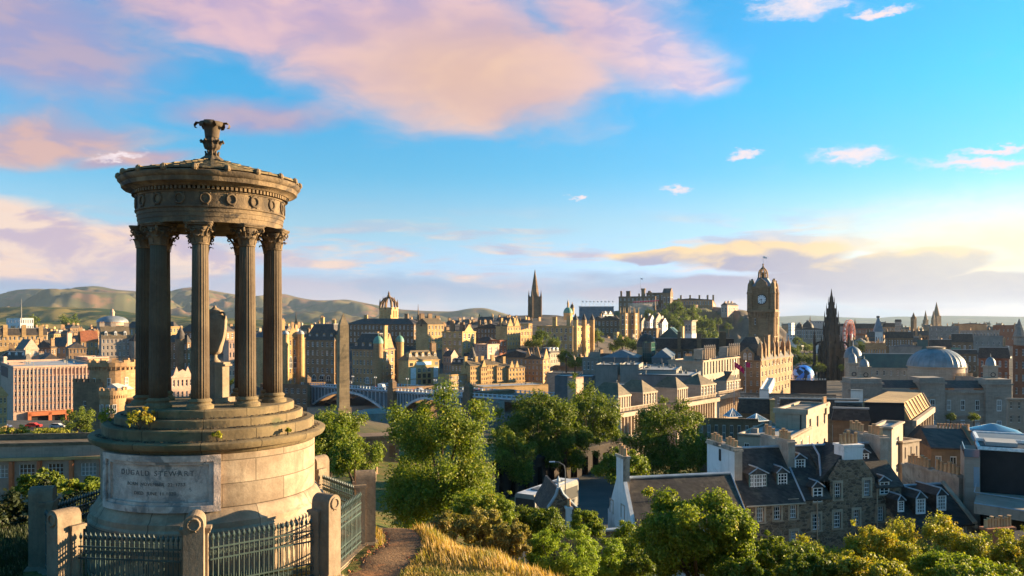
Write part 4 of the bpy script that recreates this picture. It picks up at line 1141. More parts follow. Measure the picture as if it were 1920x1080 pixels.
# crown spire, hub spire, green dome and other skyline pieces
def tower_root(name, label, px, Y, cat='tower', rz=0.0): return empty(name, label, cat, (wx(px, Y), Y, 0), rz)
Y = 690; cs = tower_root('crown_spire_tower', 'stone church tower topped by an open crown of flying arches', 729, Y, 'church tower', R(-20))
k = Y / F
zb, zc = wz(600, Y), wz(578, Y); s_ = 13 * k
tw = MB(); hol = []
for nrm, u, p0 in (((0, -1), (1, 0), (-s_, -s_)), ((1, 0), (0, 1), (s_, -s_))):
    hl = [(s_ * (.35 + .5 * i), s_ * (.35 + .5 * i) + s_ * .3, zb + 2, zc - 2) for i in range(3)]
    tw.wall(p0, u, 2 * s_, zb - 14, zc, hl, .8, nrm)
tw.quad((-s_, s_, zb - 14), (-s_, -s_, zb - 14), (-s_, -s_, zc), (-s_, s_, zc)); tw.quad((s_, s_, zb - 14), (-s_, s_, zb - 14), (-s_, s_, zc), (s_, s_, zc))
tw.box(-s_ * .9, s_ * .9, -s_ * .9, s_ * .9, zb - 13, zc - .3); tw.box(-s_ - .3, s_ + .3, -s_ - .3, s_ + .3, zc, zc + .6)
tw.build('shaft', T, cs)
cr = MB()
for i in range(8):
    a = i * math.pi / 4
    rr = s_ * (1.30 if i % 2 else 1.0)
    d = Vector((math.cos(a), math.sin(a), 0))
    base = d * rr
    cr.tube([base + Vector((0, 0, zc - 1)), base + Vector((0, 0, zc + 4.5)), base + Vector((0, 0, zc + 8))], [.85, .7, .05], 6)
    cr.tube([base * .97 + Vector((0, 0, zc + 1.5)), base * .85 + Vector((0, 0, zc + 5)), base * .55 + Vector((0, 0, zc + 8)), base * .1 + Vector((0, 0, zc + 9.8))], [.75, .75, .7, .65], 6); cr.tube([base * .66 + Vector((0, 0, zc + 7)), base * .66 + Vector((0, 0, zc + 10.2))], [.5, .05], 5)
cr.build('crown', DK, cs)
MB().lathe([(1.3, zc + 8.5), (1.4, zc + 11), (.8, zc + 11.8), (1.0, zc + 13), (.4, zc + 14), (.1, wz(545, Y))], 8).build('pinnacle', DK, cs)
Y = 915; k = Y / F; hub = tower_root('black_church_spire', 'tall black gothic church spire on the ridge in the middle', 1003, Y, 'church spire', R(20))
zb, zc = wz(592, Y), wz(552, Y); s_ = 8 * k
sp = MB(); sp.box(-s_, s_, -s_, s_, zb - 18, wz(556, Y))
sp.lathe([(s_ * 1.05, wz(556, Y)), (s_ * .95, wz(548, Y)), (s_ * .5, wz(526, Y)), (.15, wz(505, Y))], 8)
sp.build('spire', 'black_paint' if False else DK, hub)
pk = MB()
for sx_ in (-1, 1):
    for sy_ in (-1, 1):
        pk.lathe([(1.1, zb - 10), (1.1, wz(556, Y)), (.7, wz(552, Y)), (.05, wz(543, Y))], 6, c=(sx_ * s_ * 1.1, sy_ * s_ * 1.1))
        pk.lathe([(.8, zb - 10), (.8, wz(575, Y)), (.05, wz(566, Y))], 6, c=(sx_ * s_ * 1.5, sy_ * s_ * .3))
pk.build('pinnacles', DK, hub)
def dome(name, label, px, Y, r, p_base, p_spring, p_top, p_lant, dm, wm, cat='dome', ribs=0, lr=0.18, seg=32, flat=1.0):
    o = tower_root(name, label, px, Y, cat)
    zb, zs, zt, zl = wz(p_base, Y), wz(p_spring, Y), wz(p_top, Y), wz(p_lant, Y)
    MB().lathe([(r, zb), (r, zs - .4), (r * 1.06, zs - .3), (r * 1.06, zs)], seg).build('drum', wm, o, True)
    hh = zt - zs
    MB().lathe([(r * 1.02 * math.cos(q), zs + hh * math.sin(q)) for q in [i * math.pi / 2 / 10 for i in range(10)]] + [(r * .1, zt)], seg,
               mod=(lambda a, z: 1 + 0.022 * max(0, math.cos(a * ribs)) ** 4) if ribs else None).build('dome_roof', dm, o, True)
    if zl > zt: MB().lathe([(r * lr, zt - .4), (r * lr, zt + (zl - zt) * .4), (r * lr * 1.2, zt + (zl - zt) * .45), (r * lr * .7, zt + (zl - zt) * .7), (r * .02, zl)], 12).build('lantern', wm, o, True)
    return o
dome('ribbed_dome', 'wide pale ribbed dome with a tall lantern far left below the hills', 211, 800, 14, 618, 604, 592, 579, 'lead', PK, ribs=16, lr=.14)
dome('green_dome', 'small green copper dome behind the bank on the ridge', 1065, 600, 3.4, 600, 587, 576, 562, 'copper', T, lr=.22)
dome('dark_cupola', 'small dark cupola right of the green copper dome', 1073, 640, 1.6, 590, 577, 570, 566, 'slate', T)
Y = 850
for px, top, base, lab in ((784, 570, 600, 'thin dark church spire right of the crown spire'), (555, 584, 606, 'thin dark flèche over the ornate golden hotel'), (40, 560, 578, 'pale mast on the hillside at the far left')):
    sp = tower_root('thin_spire', lab, px, Y, 'spire')
    q_ = 1.0 if px > 100 else .3
    MB().lathe([(1.6 * q_, wz(base, Y) - 12), (1.5 * q_, wz(base, Y)), (.9 * q_, wz(base - 6, Y)), (.1, wz(top, Y))], 8).build('spire', DK if px > 100 else 'concrete', sp)
# the obelisk
Y = 210
ob2 = empty('stone_obelisk', 'tall brown stone obelisk standing right of the temple', 'obelisk', (wx(643.5, Y), Y, wz(788, Y)), R(27))
zt = wz(587, Y) - wz(788, Y); s1, s0 = 1.42, 1.40
surf('obelisk_stone', (0.30, 0.215, 0.12), (0.22, 0.155, 0.09), 0.35, 0.9, (1.5, 0.62), 0, 0, 0.3, c3=(0.13, 0.10, 0.06), mort=0.55, bvar=0.35, streak=.3)
MB().hexa([(-s0, -s0, 3.4), (s0, -s0, 3.4), (s0, s0, 3.4), (-s0, s0, 3.4)], [(-s1 * .82, -s1 * .82, zt - 3.2), (s1 * .82, -s1 * .82, zt - 3.2), (s1 * .82, s1 * .82, zt - 3.2), (-s1 * .82, s1 * .82, zt - 3.2)]).hexa(
    [(-s1 * .82, -s1 * .82, zt - 3.2), (s1 * .82, -s1 * .82, zt - 3.2), (s1 * .82, s1 * .82, zt - 3.2), (-s1 * .82, s1 * .82, zt - 3.2)], [(-.03, -.03, zt), (.03, -.03, zt), (.03, .03, zt), (-.03, .03, zt)]).build('shaft', 'obelisk_stone', ob2)
MB().box(-1.75, 1.75, -1.75, 1.75, 0, 3.4).box(-2.3, 2.3, -2.3, 2.3, -3, 0).build('pedestal', 'obelisk_stone', ob2)
# turreted block with green domes and the golden shop building by the bridge
t_ = bld('turreted brown hotel with green copper cupolas by the bridge', 660, 713, 748, 656, 722, 432, 32, BR, ('mansard', 30), (8, 4), (4, 5), name='cupola_hotel', dorA=4, trim=BR, chim=((.55, .5, 2, 1.2, 622, 0), (.98, .3, 1.2, 2.5, 610, 0, T)), gables=(('B', .25, .75, 9),))
turret(t_, -1, -.5, 2.6, 2, t_[3] + 3.5, 4.0, 'copper', BR, 'dome')
turret(t_, .6, t_[2], 2.2, 2, t_[3] + 4, 3.6, 'copper', T, 'dome')
put_win('arch', t_[0], (-t_[1] * .45, -.06, .3), t_[1] * .14, t_[3] * .2)
t_ = bld('golden shop building with arched dormers and white banners by the bridge', 747, 766, 824, 676, 724, 424, 46, T, ('hip', 18, 'slate_brown'), None, None, name='shop_building', dorB=5, trim=T, chim=((.5, .95, 2, 3, 640, 3, DK),))
b_, h_ = t_[2], t_[3]
for i in range(3):
    for j in range(3):
        put_win('arch' if j == 2 else 'dark', t_[0], (.06, b_ * (.34 + .16 * i), h_ * (.05 + .235 * j)), b_ * .1, h_ * .17, math.pi / 2)
for f in (.09, .9): put_win('dark', t_[0], (.06, b_ * f, h_ * .78), b_ * .1, h_ * .12, math.pi / 2)
sg = empty('white_sign', 'blank white horizontal sign on the golden shop building', 'sign', t_[0].location, t_[0].rotation_euler[2])
MB().box(.15, .3, b_ * .24, b_ * .72, h_ * .80, h_ * .93).build('board', 'white_paint', sg); MB().box(.05, .15, b_ * .3, b_ * .66, h_ * .84, h_ * .9).build('bracket', 'steel', sg)
for f, w in ((.06, .17), (.80, .15)):
    bn_ = empty('hanging_banner', ('left' if f < .5 else 'right') + ' tall white banner hanging on the golden shop building', 'banner', t_[0].location, t_[0].rotation_euler[2])
    MB().box(.16, .2, b_ * f, b_ * (f + w), h_ * .02, h_ * .70).build('cloth', 'flag_white', bn_); MB().tube([(.18, b_ * f - .2, h_ * .705), (.18, b_ * (f + w) + .2, h_ * .705)], .08, 5).build('rod', 'steel', bn_)

# ------------------------------------------------------------------ castle rock and castle
def rock(name, label, prof, Yr, y0, y1, base, mat, amp=.5, freq=1 / 60., nx=150, ny=40):
    return hill(name, label, prof, Yr, y0, y1, base, mat, nx=nx, ny=ny, amp=amp, freq=freq)
rock('castle_hill', 'steep dark castle rock falling to the right behind the clock tower', [(1010, 610), (1060, 596), (1110, 590), (1160, 582), (1200, 578), (1260, 574), (1330, 574), (1400, 582), (1440, 596), (1470, 618), (1500, 655), (1520, 690), (1560, 700)], 1190, 1010, 1400, -48, 'rock_crag', amp=.55)
CK = 'stone_dark'
cas = bld('great dark castle palace block with many chimneys on the rock', 1160, 1229, 1236, 556, 584, 1150, 18, CK, ('flat', .8), (9, 3), (2, 3), name='castle_palace', cat='castle', chim=((.03, .3, 2.5, 2.5, 545, 0), (.2, .5, 6, 3, 545, 0), (.5, .5, 2, 3, 550, 0), (.85, .3, 3, 3, 548, 0)), wf=(.35, .45))
tw_ = MB().lathe([(3, cas[3] - 1), (3, cas[3] + 10), (3.6, cas[3] + 10.3), (3.6, cas[3] + 12)], 8, c=(-cas[1] * .34, 5)).build('tower', CK, cas[0])
bld('dark castle hall with a pale flue beside the palace block', 1212, 1246, 1250, 550, 582, 1165, 18, CK, ('flat', 1.5), (4, 2), None, name='castle_hall', cat='castle', chim=((.1, .5, 4, 3, 545, 0), (.9, .5, 2, 3, 544, 0, CR)))
t_ = bld('dark castle memorial with a high gabled end', 1242, 1257, 1262, 549, 584, 1160, 22, CK, ('ga', 9), (2, 1), (2, 1), name='castle_memorial', cat='castle')
bld('low castle barracks along the rock right of the memorial', 1256, 1336, 1342, 562, 586, 1180, 15, BR, ('gb', 3), (16, 2), (1, 2), name='castle_barracks', cat='castle', chim=tuple((f, .5, 3, 2, 553, 0) for f in (.1, .35, .6, .82, .97)))
MB().lathe([(9, -6), (9, 12), (9.6, 12.2), (9.6, 14), (0, 14.5)], 18).build('half_moon_battery', CK, tag(empty('castle_battery', 'round dark castle battery bulging from the rock', 'castle', (wx(1296, 1150), 1150, wz(590, 1150)))), True)
cwl = empty('castle_wall', 'long low curtain wall stepping down the castle rock', 'castle wall', (wx(1250, 1120), 1120, wz(590, 1120)))
wmb = MB()
for i, (p0, p1, zt_) in enumerate(((0, 60, 8), (60, 95, 4), (95, 128, 0), (128, 150, -8))):
    x0, x1 = p0 / F * 1120, p1 / F * 1120
    wmb.box(x0, x1, i * 4, i * 4 + 3, -16, zt_)
    for q in np.arange(x0, x1, 3.2): wmb.box(q, q + 1.8, i * 4 + .002, i * 4 + 1, zt_, zt_ + 1.1)
wmb.build('wall', CK, cwl)
bld('sunlit castle gatehouse with stepped chimneys at the right end of the rock', 1352, 1364, 1384, 572, 590, 1120, 40, PK, ('gb', 5), (2, 1), (4, 1), name='castle_gatehouse', cat='castle', chim=((.5, .1, 2, 3, 565, 0), (.5, .4, 2, 3, 564, 0), (.5, .7, 2, 3, 565, 0)))
# festival grandstands
gs = empty('grandstand', 'dark temporary grandstand with a pale top edge on the castle esplanade', 'grandstand', (wx(1086, 1060), 1060, wz(590, 1060)), R(-4))
MB().hexa([(0, 0, -8), (46, 0, -8), (46, 14, -8), (0, 14, -8)], [(0, 10, 10), (46, 10, 10), (46, 14, 10), (0, 14, 10)]).build('seating', 'zinc', gs)
MB().box(-.5, 46.5, 9.8, 14.2, 10.01, 11.2).build('top_edge', 'roof_pale', gs)
gs2 = empty('grandstand', 'sunlit cream grandstand below the castle palace block', 'grandstand', (wx(1185, 1040), 1040, wz(580, 1040)), R(22))
MB().hexa([(0, 0, -9), (34, 0, -9), (34, 9, -9), (0, 9, -9)], [(0, 6, 7), (34, 6, 7), (34, 9, 7), (0, 9, 7)]).build('seating', CR, gs2)
MB().box(-.5, 34.5, 5.8, 9.3, 7.01, 7.8).build('top_edge', 'roof_pale', gs2)
fp = None
def flagpole(name, label, px, py0, py1, Y, flag='flag_white', fw=1.6, fh=1.0, r=.12, group=None, rz=-.3, drop=.25):
    z0, z1 = wz(py0, Y), wz(py1, Y)
    e = empty(name, label, 'flagpole', (wx(px, Y), Y, z0), rz, group)
    MB().tube([(0, 0, -1), (0, 0, z1 - z0)], [r, r * .6], 6).lathe([(r * 1.5, z1 - z0), (.02, z1 - z0 + r * 3)], 6).build('pole', 'steel', e)
    h = z1 - z0
    fm = MB(); n = 8
    pts = [(fw * i / n, .10 * fw * math.sin(i * 1.1), -drop * fw * (i / n) ** 1.3) for i in range(n + 1)]
    vs = []
    for x, y, dz in pts: vs += [(x + r, y, h - .1 + dz), (x + r, y, h - .1 - fh + dz)]
    fm.add(vs, [(2 * i, 2 * i + 1, 2 * i + 3, 2 * i + 2) for i in range(n)])
    fm.add([(p[0], p[1] + .02, p[2]) for p in vs], [(2 * i, 2 * i + 2, 2 * i + 3, 2 * i + 1) for i in range(n)])
    fm.build('flag', flag, e)
    return e
proto = None
for i in range(9):
    px = 1091 + i * 7.1
    if proto is None: proto = flagpole('flagpole', 'thin flagpole in the row along the dark grandstand', px, 574, 564, 1068, r=.22, fw=2.2, fh=1.6, group='flagpoles along the dark grandstand')
    else: clone_tree(proto, (wx(px, 1068), 1068, proto.location.z))
proto = None
for i in range(16):
    px = 1187 + i * 3.05; Y = 1046 + i * .8
    if proto is None: proto = flagpole('flagpole', 'thin red flagpole in the dense row over the cream grandstand', px, 574, 565, Y, 'flag_red', r=.22, fw=1.7, fh=1.5, group='flagpoles over the cream grandstand')
    else: clone_tree(proto, (wx(px, Y), Y, wz(574 - i * .2, Y)))
flagpole('flagpole', 'tall flagpole on the castle tower', 1201, 548, 521, 1150, r=.2, fw=3, fh=2)
# mound buildings: twin towers, gabled flats
for i, (p0, p1, p2, pt, lab) in enumerate(((1163, 1172, 1178, 588, 'left gothic twin tower with pinnacles below the castle'), (1181, 1190, 1197, 588, 'right gothic twin tower with pinnacles below the castle'))):
    t_ = bld(lab, p0, p1, p2, pt, 642, 760 + i * 8, 32, BR, ('flat', 1), (1, 2), (1, 2), name='gothic_tower', cat='tower', wf=(.35, .7))
    pm = MB()
    for cx_, cy_ in ((0, 0), (-t_[1], 0), (0, t_[2]), (-t_[1], t_[2])): pm.lathe([(.9, 4), (.8, t_[3] + 2), (.6, t_[3] + 3), (.03, t_[3] + 7)], 6, c=(cx_, cy_))
    pm.build('pinnacles', T, t_[0])
bld('gothic college range between the twin towers and the mound', 1120, 1166, 1172, 600, 640, 780, 28, DK, ('gb', 8), (6, 3), (1, 3), name='college_range', gables=(('A', .2, .5, 5), ('A', .6, .9, 5)))
bld('low gothic gatehouse in shade with small sunlit battlements', 1150, 1157, 1168, 624, 645, 755, 40, T, ('flat', 1.5), (1, 1), (2, 1), name='gatehouse')
for i, (x0, xc, x1, pt, rf, lab, mt) in enumerate(((1196, 1203, 1213, 604, 8, 'cream gabled flat house just right of the twin towers', CR), (1212, 1219, 1228, 602, 11, 'white gabled flat house with red roof among the trees below the castle', 'render_white'),
                                            (1226, 1230, 1243, 600, 12, 'cream gabled house with conical edge among the trees below the castle', CR), (1236, 1242, 1252, 606, 9, 'small red-roofed white house under the castle trees', 'render_white'))):
    bld(lab, x0, xc, x1, pt, 640, 850 + 6 * i, 35, mt, ('ga', rf, 'tile_red' if i != 2 else 'slate'), (2, 3), (2, 3), name='gabled_flats', cat='house', chim=((.1, .5, 1.5, 2, pt - 14, 0),))
bld('white harled house with dark gables below the dark grandstand', 1126, 1131, 1150, 590, 606, 1000, 45, 'render_white', ('gb', 6), (1, 2), (3, 2), name='harled_house', cat='house', gables=(('B', .1, .4, 5), ('B', .55, .9, 5)))
bld('brown shaded house roofs left of the gothic college', 1110, 1132, 1142, 600, 625, 900, 30, BR, ('gb', 7), (4, 2), (2, 2), chim=((.5, .5, 2, 1.5, 588, 0),))
# italianate tower and the roofs before it
t_ = bld('square Italianate tower with paired arched openings and a white lower stage', 1283, 1297, 1305, 602, 634, 480, 35, CR, ('flat', 1.2, 'lead'), None, None, name='italianate_tower', cat='tower')
for f in (.3, .7):
    put_win('arch', t_[0], (-t_[1] * (1 - f), -.06, t_[3] * .40), t_[1] * .26, t_[3] * .42); put_win('arch', t_[0], (.06, t_[2] * f, t_[3] * .40), t_[2] * .2, t_[3] * .42, math.pi / 2)
MB().box(-t_[1] - .15, .15, -.15, t_[2] + .15, -5, t_[3] * .30).build('lower_stage', 'render_white', t_[0])
MB().box(-t_[1] - .8, .8, -.8, t_[2] + .8, t_[3] + .1, t_[3] + .5).build('eaves', CR, t_[0])
bld('green-blue slate hall roof between two sunlit end walls', 1236, 1276, 1283, 634, 660, 425, 20, 'zinc', ('gb', 20, 'teal_roof'), None, None, name='slate_hall', chim=((.97, .5, 2.0, 5, 612, 0, T),), b=14)
bld('dark building with one tall sunlit end wall left of the slate hall', 1206, 1231, 1238, 616, 660, 420, 25, DK, ('flat', .5), (3, 2), None, name='end_wall_house')
bld('long mansard range with seven lit dormers and a flat grey roof', 1226, 1376, 1386, 655, 700, 372, 12, DK, ('mansard', 20), (14, 2), (2, 2), dorA=7, trim='lead', name='mansard_range', chim=((.32, .2, 1.5, 4, 622, 0), (.86, .2, 3, 4, 622, 0), (.57, .3, 2, 3, 626, 0)))
dome('dark_domed_roof', 'dark rounded slate roof beside the green glass stair tower', 1212, 360, 4.3, 680, 650, 625, 625, 'slate', BR, flat=1)
gt = bld('green glass stair tower among the grey roofs', 1205, 1221, 1228, 642, 690, 330, 25, 'glass_green', ('flat', .2, 'lead'), None, None, name='glass_tower', band=False)
gm = MB()
for i in range(5): gm.box(-gt[1] * i / 4 - .06, -gt[1] * i / 4 + .06, -.1, .0, 0, gt[3])
for j in range(6): gm.box(-gt[1], 0.05, -.1, .0, gt[3] * j / 5 - .06, gt[3] * j / 5 + .06); gm.box(.0, .1, 0, gt[2], gt[3] * j / 5 - .06, gt[3] * j / 5 + .06)
gm.build('mullions', 'teal_roof', gt[0])
bld('wide hipped zinc market roof left of the green glass tower', 1128, 1196, 1204, 671, 700, 315, 14, 'zinc', ('hip', 13, 'zinc'), None, None, name='market_roof_building')
bld('hipped zinc market roof right of the green glass tower', 1222, 1258, 1266, 671, 700, 310, 14, 'zinc', ('hip', 14, 'zinc'), None, None, name='market_roof_building')
bld('stone block with a row of urns behind the zinc roofs', 1092, 1122, 1128, 672, 700, 335, 15, GR, ('flat', 1), (4, 1), None, name='stone_block', chim=((.7, .4, 4, 2, 656, 6),))
bld('left grey louvred plant house with a pale flat top', 1116, 1158, 1166, 684, 708, 272, 14, 'concrete', ('flat', .2, 'roof_pale'), None, None, name='plant_house', band=False)
bld('right grey louvred plant house with a pale flat top', 1163, 1198, 1206, 684, 708, 262, 14, 'concrete', ('flat', .2, 'roof_pale'), None, None, name='plant_house', band=False)
bld('glass-walled roof pavilion with dark frames behind the railing', 1200, 1248, 1254, 688, 712, 285, 14, 'glass_green', ('flat', .3, 'zinc'), None, None, name='roof_pavilion')
bld('wide low grey station roof with white edges', 1040, 1110, 1118, 706, 722, 300, 14, 'zinc', ('flat', .3, 'roof_pale'), None, None, name='station_roof_building', band=False)
bld('pale concrete drum and ramp block on the market roof', 1196, 1268, 1278, 694, 716, 250, 16, 'concrete', ('flat', .3, 'roof_pale'), None, None, name='ramp_block', band=False)
bld('rectangular pink stair house poking above the trees', 1064, 1080, 1094, 708, 735, 225, 40, PK, ('flat', .2, 'roof_pale'), None, None, name='stair_house', band=False)
# classical bank block with sunlit columned attic
t_ = bld('classical stone block with a blind shaded flank and sunlit columned attics', 1253, 1318, 1386, 677, 745, 285, 33, CR, ('flat', .6), None, (13, 2), name='classical_block', wf=(.5, .7), winb='dark', chim=((.4, .2, 4, 2, 664, 8), (.75, .3, 3, 2, 662, 5)))
for f0, f1 in ((0, .30), (.66, 1.0)):
    am = MB()
    am.box(-3.4, -.12, t_[2] * f0, t_[2] * f1, t_[3] + .61, t_[3] + 4.2)
    for i in range(6):
        y = t_[2] * (f0 + (f1 - f0) * (i + .5) / 6); am.lathe([(.42, t_[3] + .62), (.34, t_[3] + .9), (.30, t_[3] + 3.8), (.45, t_[3] + 4.2), (.5, t_[3] + 4.5)], 8, c=(.25, y)); am.lathe([(.1, t_[3] + 4.5), (.35, t_[3] + 5), (.1, t_[3] + 5.7)], 6, c=(.25, y))
    am.build('attic', CR, t_[0])
bld('blue-grey roof box with pale flat top and one sunlit end', 1196, 1297, 1314, 704, 724, 240, 20, 'zinc', ('flat', .15, 'roof_pale'), None, None, name='roof_box_building', band=False)
bld('pale flat roofed hall with a small grey box below the station roofs', 1140, 1190, 1196, 722, 745, 215, 16, 'concrete', ('flat', .2, 'roof_pale'), None, None, name='flat_hall', band=False)
# street facade in three classical blocks
def classical(label, pl, pc, pr, pt, Y, yaw, pavs, rise=14, mat=CR):
    t_ = bld(label, pl, pc, pr, pt, pt + 95, Y, yaw, mat, ('flat', .3), (3, 2), None, name='classical_house', winb='sash', wf=(.3, .4))
    a, b, hh = t_[1:4]
    for i in range(int(b / 2.4)):                 # tall arched shop windows below and a row of sashes
        y = (i + .5) * b / int(b / 2.4)
        put_win('dark', t_[0], (.05, y, hh * .12), 1.3, hh * .34, math.pi / 2); put_win('sash', t_[0], (.05, y, hh * .60), 1.1, hh * .2, math.pi / 2)
    cm = MB(); cm.box(.003, .55, -.3, b + .3, hh * .5, hh * .54); cm.box(.003, .7, -.3, b + .3, hh * .93, hh + .1)
    for i in range(int(b / 1.2)): cm.box(.003, .5, i * 1.2, i * 1.2 + .25, hh * .55, hh * .92)
    cm.build('cornice', mat, t_[0])
    for f0, f1 in pavs:
        pw_ = min(6.5, a)
        pv = MB(); z0, z1 = hh + .32, hh + 3.1
        pv.box(-pw_, -.2, b * f0, b * f1, z0, z1); pv.box(-pw_ - .2, .1, b * f0 - .2, b * f1 + .2, z1, z1 + .35)
        n = 5
        for i in range(n + 1):
            y = b * (f0 + (f1 - f0) * i / n); pv.box(-.198, .0, max(b * f0, y - .22), min(b * f1, y + .22), z0, z1)
        p_ = pv.build('attic_pavilion', mat, t_[0])
        for i in range(n): put_win('sash', p_, (-.15, b * (f0 + (f1 - f0) * (i + .5) / n), z0 + .4), b * (f1 - f0) / n * .5, 1.9, math.pi / 2)
        w_ = b * (f1 - f0)
        MB().hexa([(-pw_ - .1, b * f0 - .1, z1 + .352), (0, b * f0 - .1, z1 + .352), (0, b * f1 + .1, z1 + .352), (-pw_ - .1, b * f1 + .1, z1 + .352)],
                  [(-pw_ + w_ * .4, b * (f0 + f1) / 2 - .05, z1 + 2.6), (-w_ * .35, b * (f0 + f1) / 2 - .05, z1 + 2.6), (-w_ * .35, b * (f0 + f1) / 2 + .05, z1 + 2.6), (-pw_ + w_ * .4, b * (f0 + f1) / 2 + .05, z1 + 2.6)]).build('attic_roof', 'slate_brown', p_)
    bal = MB()
    for i in range(int(b / .5)): bal.box(-.15, 0.05, i * .5, i * .5 + .2, hh + .31, hh + .9)
    bal.box(-.2, .1, 0, b, hh + .9, hh + 1.05); bal.build('balustrade', mat, t_[0])
    return t_
w1 = classical('nearest classical house of the sunlit street front with two attic pavilions, by the trees', 1088, 1160, 1232, 776, 152, 40, ((.0, .30), (.62, 1.0)))
MB().hexa([(-w1[1], 2, w1[3] + .4), (-7, 2, w1[3] + .4), (-7, w1[2] - 1, w1[3] + .4), (-w1[1], w1[2] - 1, w1[3] + .4)], [(-w1[1], w1[2] * .5, w1[3] + 4.2), (-9, w1[2] * .5, w1[3] + 4.2), (-9, w1[2] * .52, w1[3] + 4.2), (-w1[1], w1[2] * .52, w1[3] + 4.2)]).build('slate_roof', 'slate', w1[0])
classical('middle classical house of the sunlit street front with a shaded end wall', 1226, 1270, 1344, 758, 172, 40, ((.0, .24), (.58, .97)))
classical('farthest classical house of the sunlit street front near the clock tower', 1322, 1346, 1392, 742, 202, 40, ((.35, .9),))
# ------------------------------------------------------------------ clock tower hotel
hb_ = bld('big brown stone hotel with dormers at the foot of the clock tower', 1379, 1426, 1486, 676, 745, 330, 33, 'stone_rust', ('mansard', 20), (4, 4), (10, 4), name='clock_hotel', cat='hotel', chim=((.12, .6, 2, 3, 628, 0), (.9, .25, 2, 3, 628, 0)), wf=(.36, .55), dorB=4, trim=T)
for f in (.03, .14, .40, .52, .72, .9):
    y = hb_[2] * f; dmo = MB()
    dmo.box(-1.6, .25, y - .9, y + .9, hb_[3] - 2, hb_[3] + 5); dmo.lathe([(1.1, hb_[3] + 5), (.9, hb_[3] + 6.5), (.3, hb_[3] + 7.5), (.05, hb_[3] + 9.5)], 8, c=(-.6, y))
    dmo.build('gable_turret', 'stone_rust', hb_[0])
q = MB(); q.extr([(-hb_[1] * .8, hb_[3]), (-hb_[1] * .25, hb_[3]), (-hb_[1] * .25, hb_[3] + 3), (-hb_[1] * .52, hb_[3] + 5.5), (-hb_[1] * .8, hb_[3] + 3)], 'y', -.5, 3); q.build('front_gable', 'stone_rust', hb_[0])
for f in (.4, .6): put_win('arch', hb_[0], (-hb_[1] * f - .0, -.56, hb_[3] + .3), 1.4, 2.8)
put_win('plain', hb_[0], (-hb_[1] * .52, -.56, hb_[3] + 3.6), .8, .8)
mm = MB(); e_ = hb_[1]
mm.lathe([(e_ * .60, hb_[3] + .3), (e_ * .58, hb_[3] + 4), (e_ * .5, hb_[3] + 7), (e_ * .3, hb_[3] + 9.3), (e_ * .28, hb_[3] + 9.6), (0, hb_[3] + 9.7)], 4, c=(-e_ * .5, e_ * .5))
mm.v = [((v[0] + e_ * .5) * .7071 - (v[1] - e_ * .5) * .7071 - e_ * .5, (v[0] + e_ * .5) * .7071 + (v[1] - e_ * .5) * .7071 + e_ * .5, v[2]) for v in mm.v]
mm.build('corner_roof', 'slate', hb_[0])
ct = bld('tall brown clock tower with an open crown top and a white clock face', 1405, 1450, 1461, 585, 725, 352, 26, 'stone_rust', ('none',), (2, 3), (2, 3), name='clock_tower', cat='clock tower', wf=(.16, .4), wz0=.35)
a, b, hh = ct[1:4]
cx_, cy_ = -a / 2, b / 2; hw = a / 2
b = a; cy_ = a / 2
ug = MB()
ug.box(-a - .9, .9, -.9, a + .9, hh, hh + 1.2); 
for i in range(9): ug.box(-a - .6 + i * (a + .7) / 8, -a - .1 + i * (a + .7) / 8, -.7, -.01, hh - 2.2, hh)
for i in range(9): ug.box(.01, .7, -.5 + i * (a + .5) / 8, i * (a + .5) / 8, hh - 2.2, hh)
ug.box(-a + .4, -.4, .4, a - .4, hh + 1.2, hh + 10.6); ug.box(-a - .2, .2, -.2, a + .2, hh + 10.6, hh + 11.4)
for sx_, sy_ in ((0, 0), (-a, 0), (0, a), (-a, a)):
    ug.lathe([(1.25, hh + 1.2), (1.25, hh + 8), (1.5, hh + 8.3), (1.2, hh + 9.2), (1.0, hh + 11.5), (.9, hh + 12.5), (.3, hh + 13.4), (.4, hh + 13.8), (.03, hh + 14.6)], 8, c=(sx_ * .96 - .2, sy_ * .96 + .2))
for x_ in (-a - .25, -a * .72, -a * .28, -.55):
    ug.box(x_, x_ + .8, -.35, -.003, -6, hh - 2.2); ug.box(.003, .35, x_ + a, x_ + a + .8, -6, hh - 2.2)
    ug.box(x_, x_ + .8, .05, .399, hh + 1.2, hh + 10.6); ug.box(-.399, -.05, x_ + a, x_ + a + .8, hh + 1.2, hh + 10.6)
for z_ in (hh * .38, hh * .66): ug.box(-a - .3, .36, -.36, -.351, z_, z_ + .7).box(-a - .3, .5, -.5, -.004, z_, z_ + .5).box(.004, .5, 0, a + .3, z_, z_ + .5)
ug.box(-a * .66, -a * .34, -.2, -.003, hh * .72, hh * .76)
ug.build('clock_stage', 'stone_rust', ct[0])
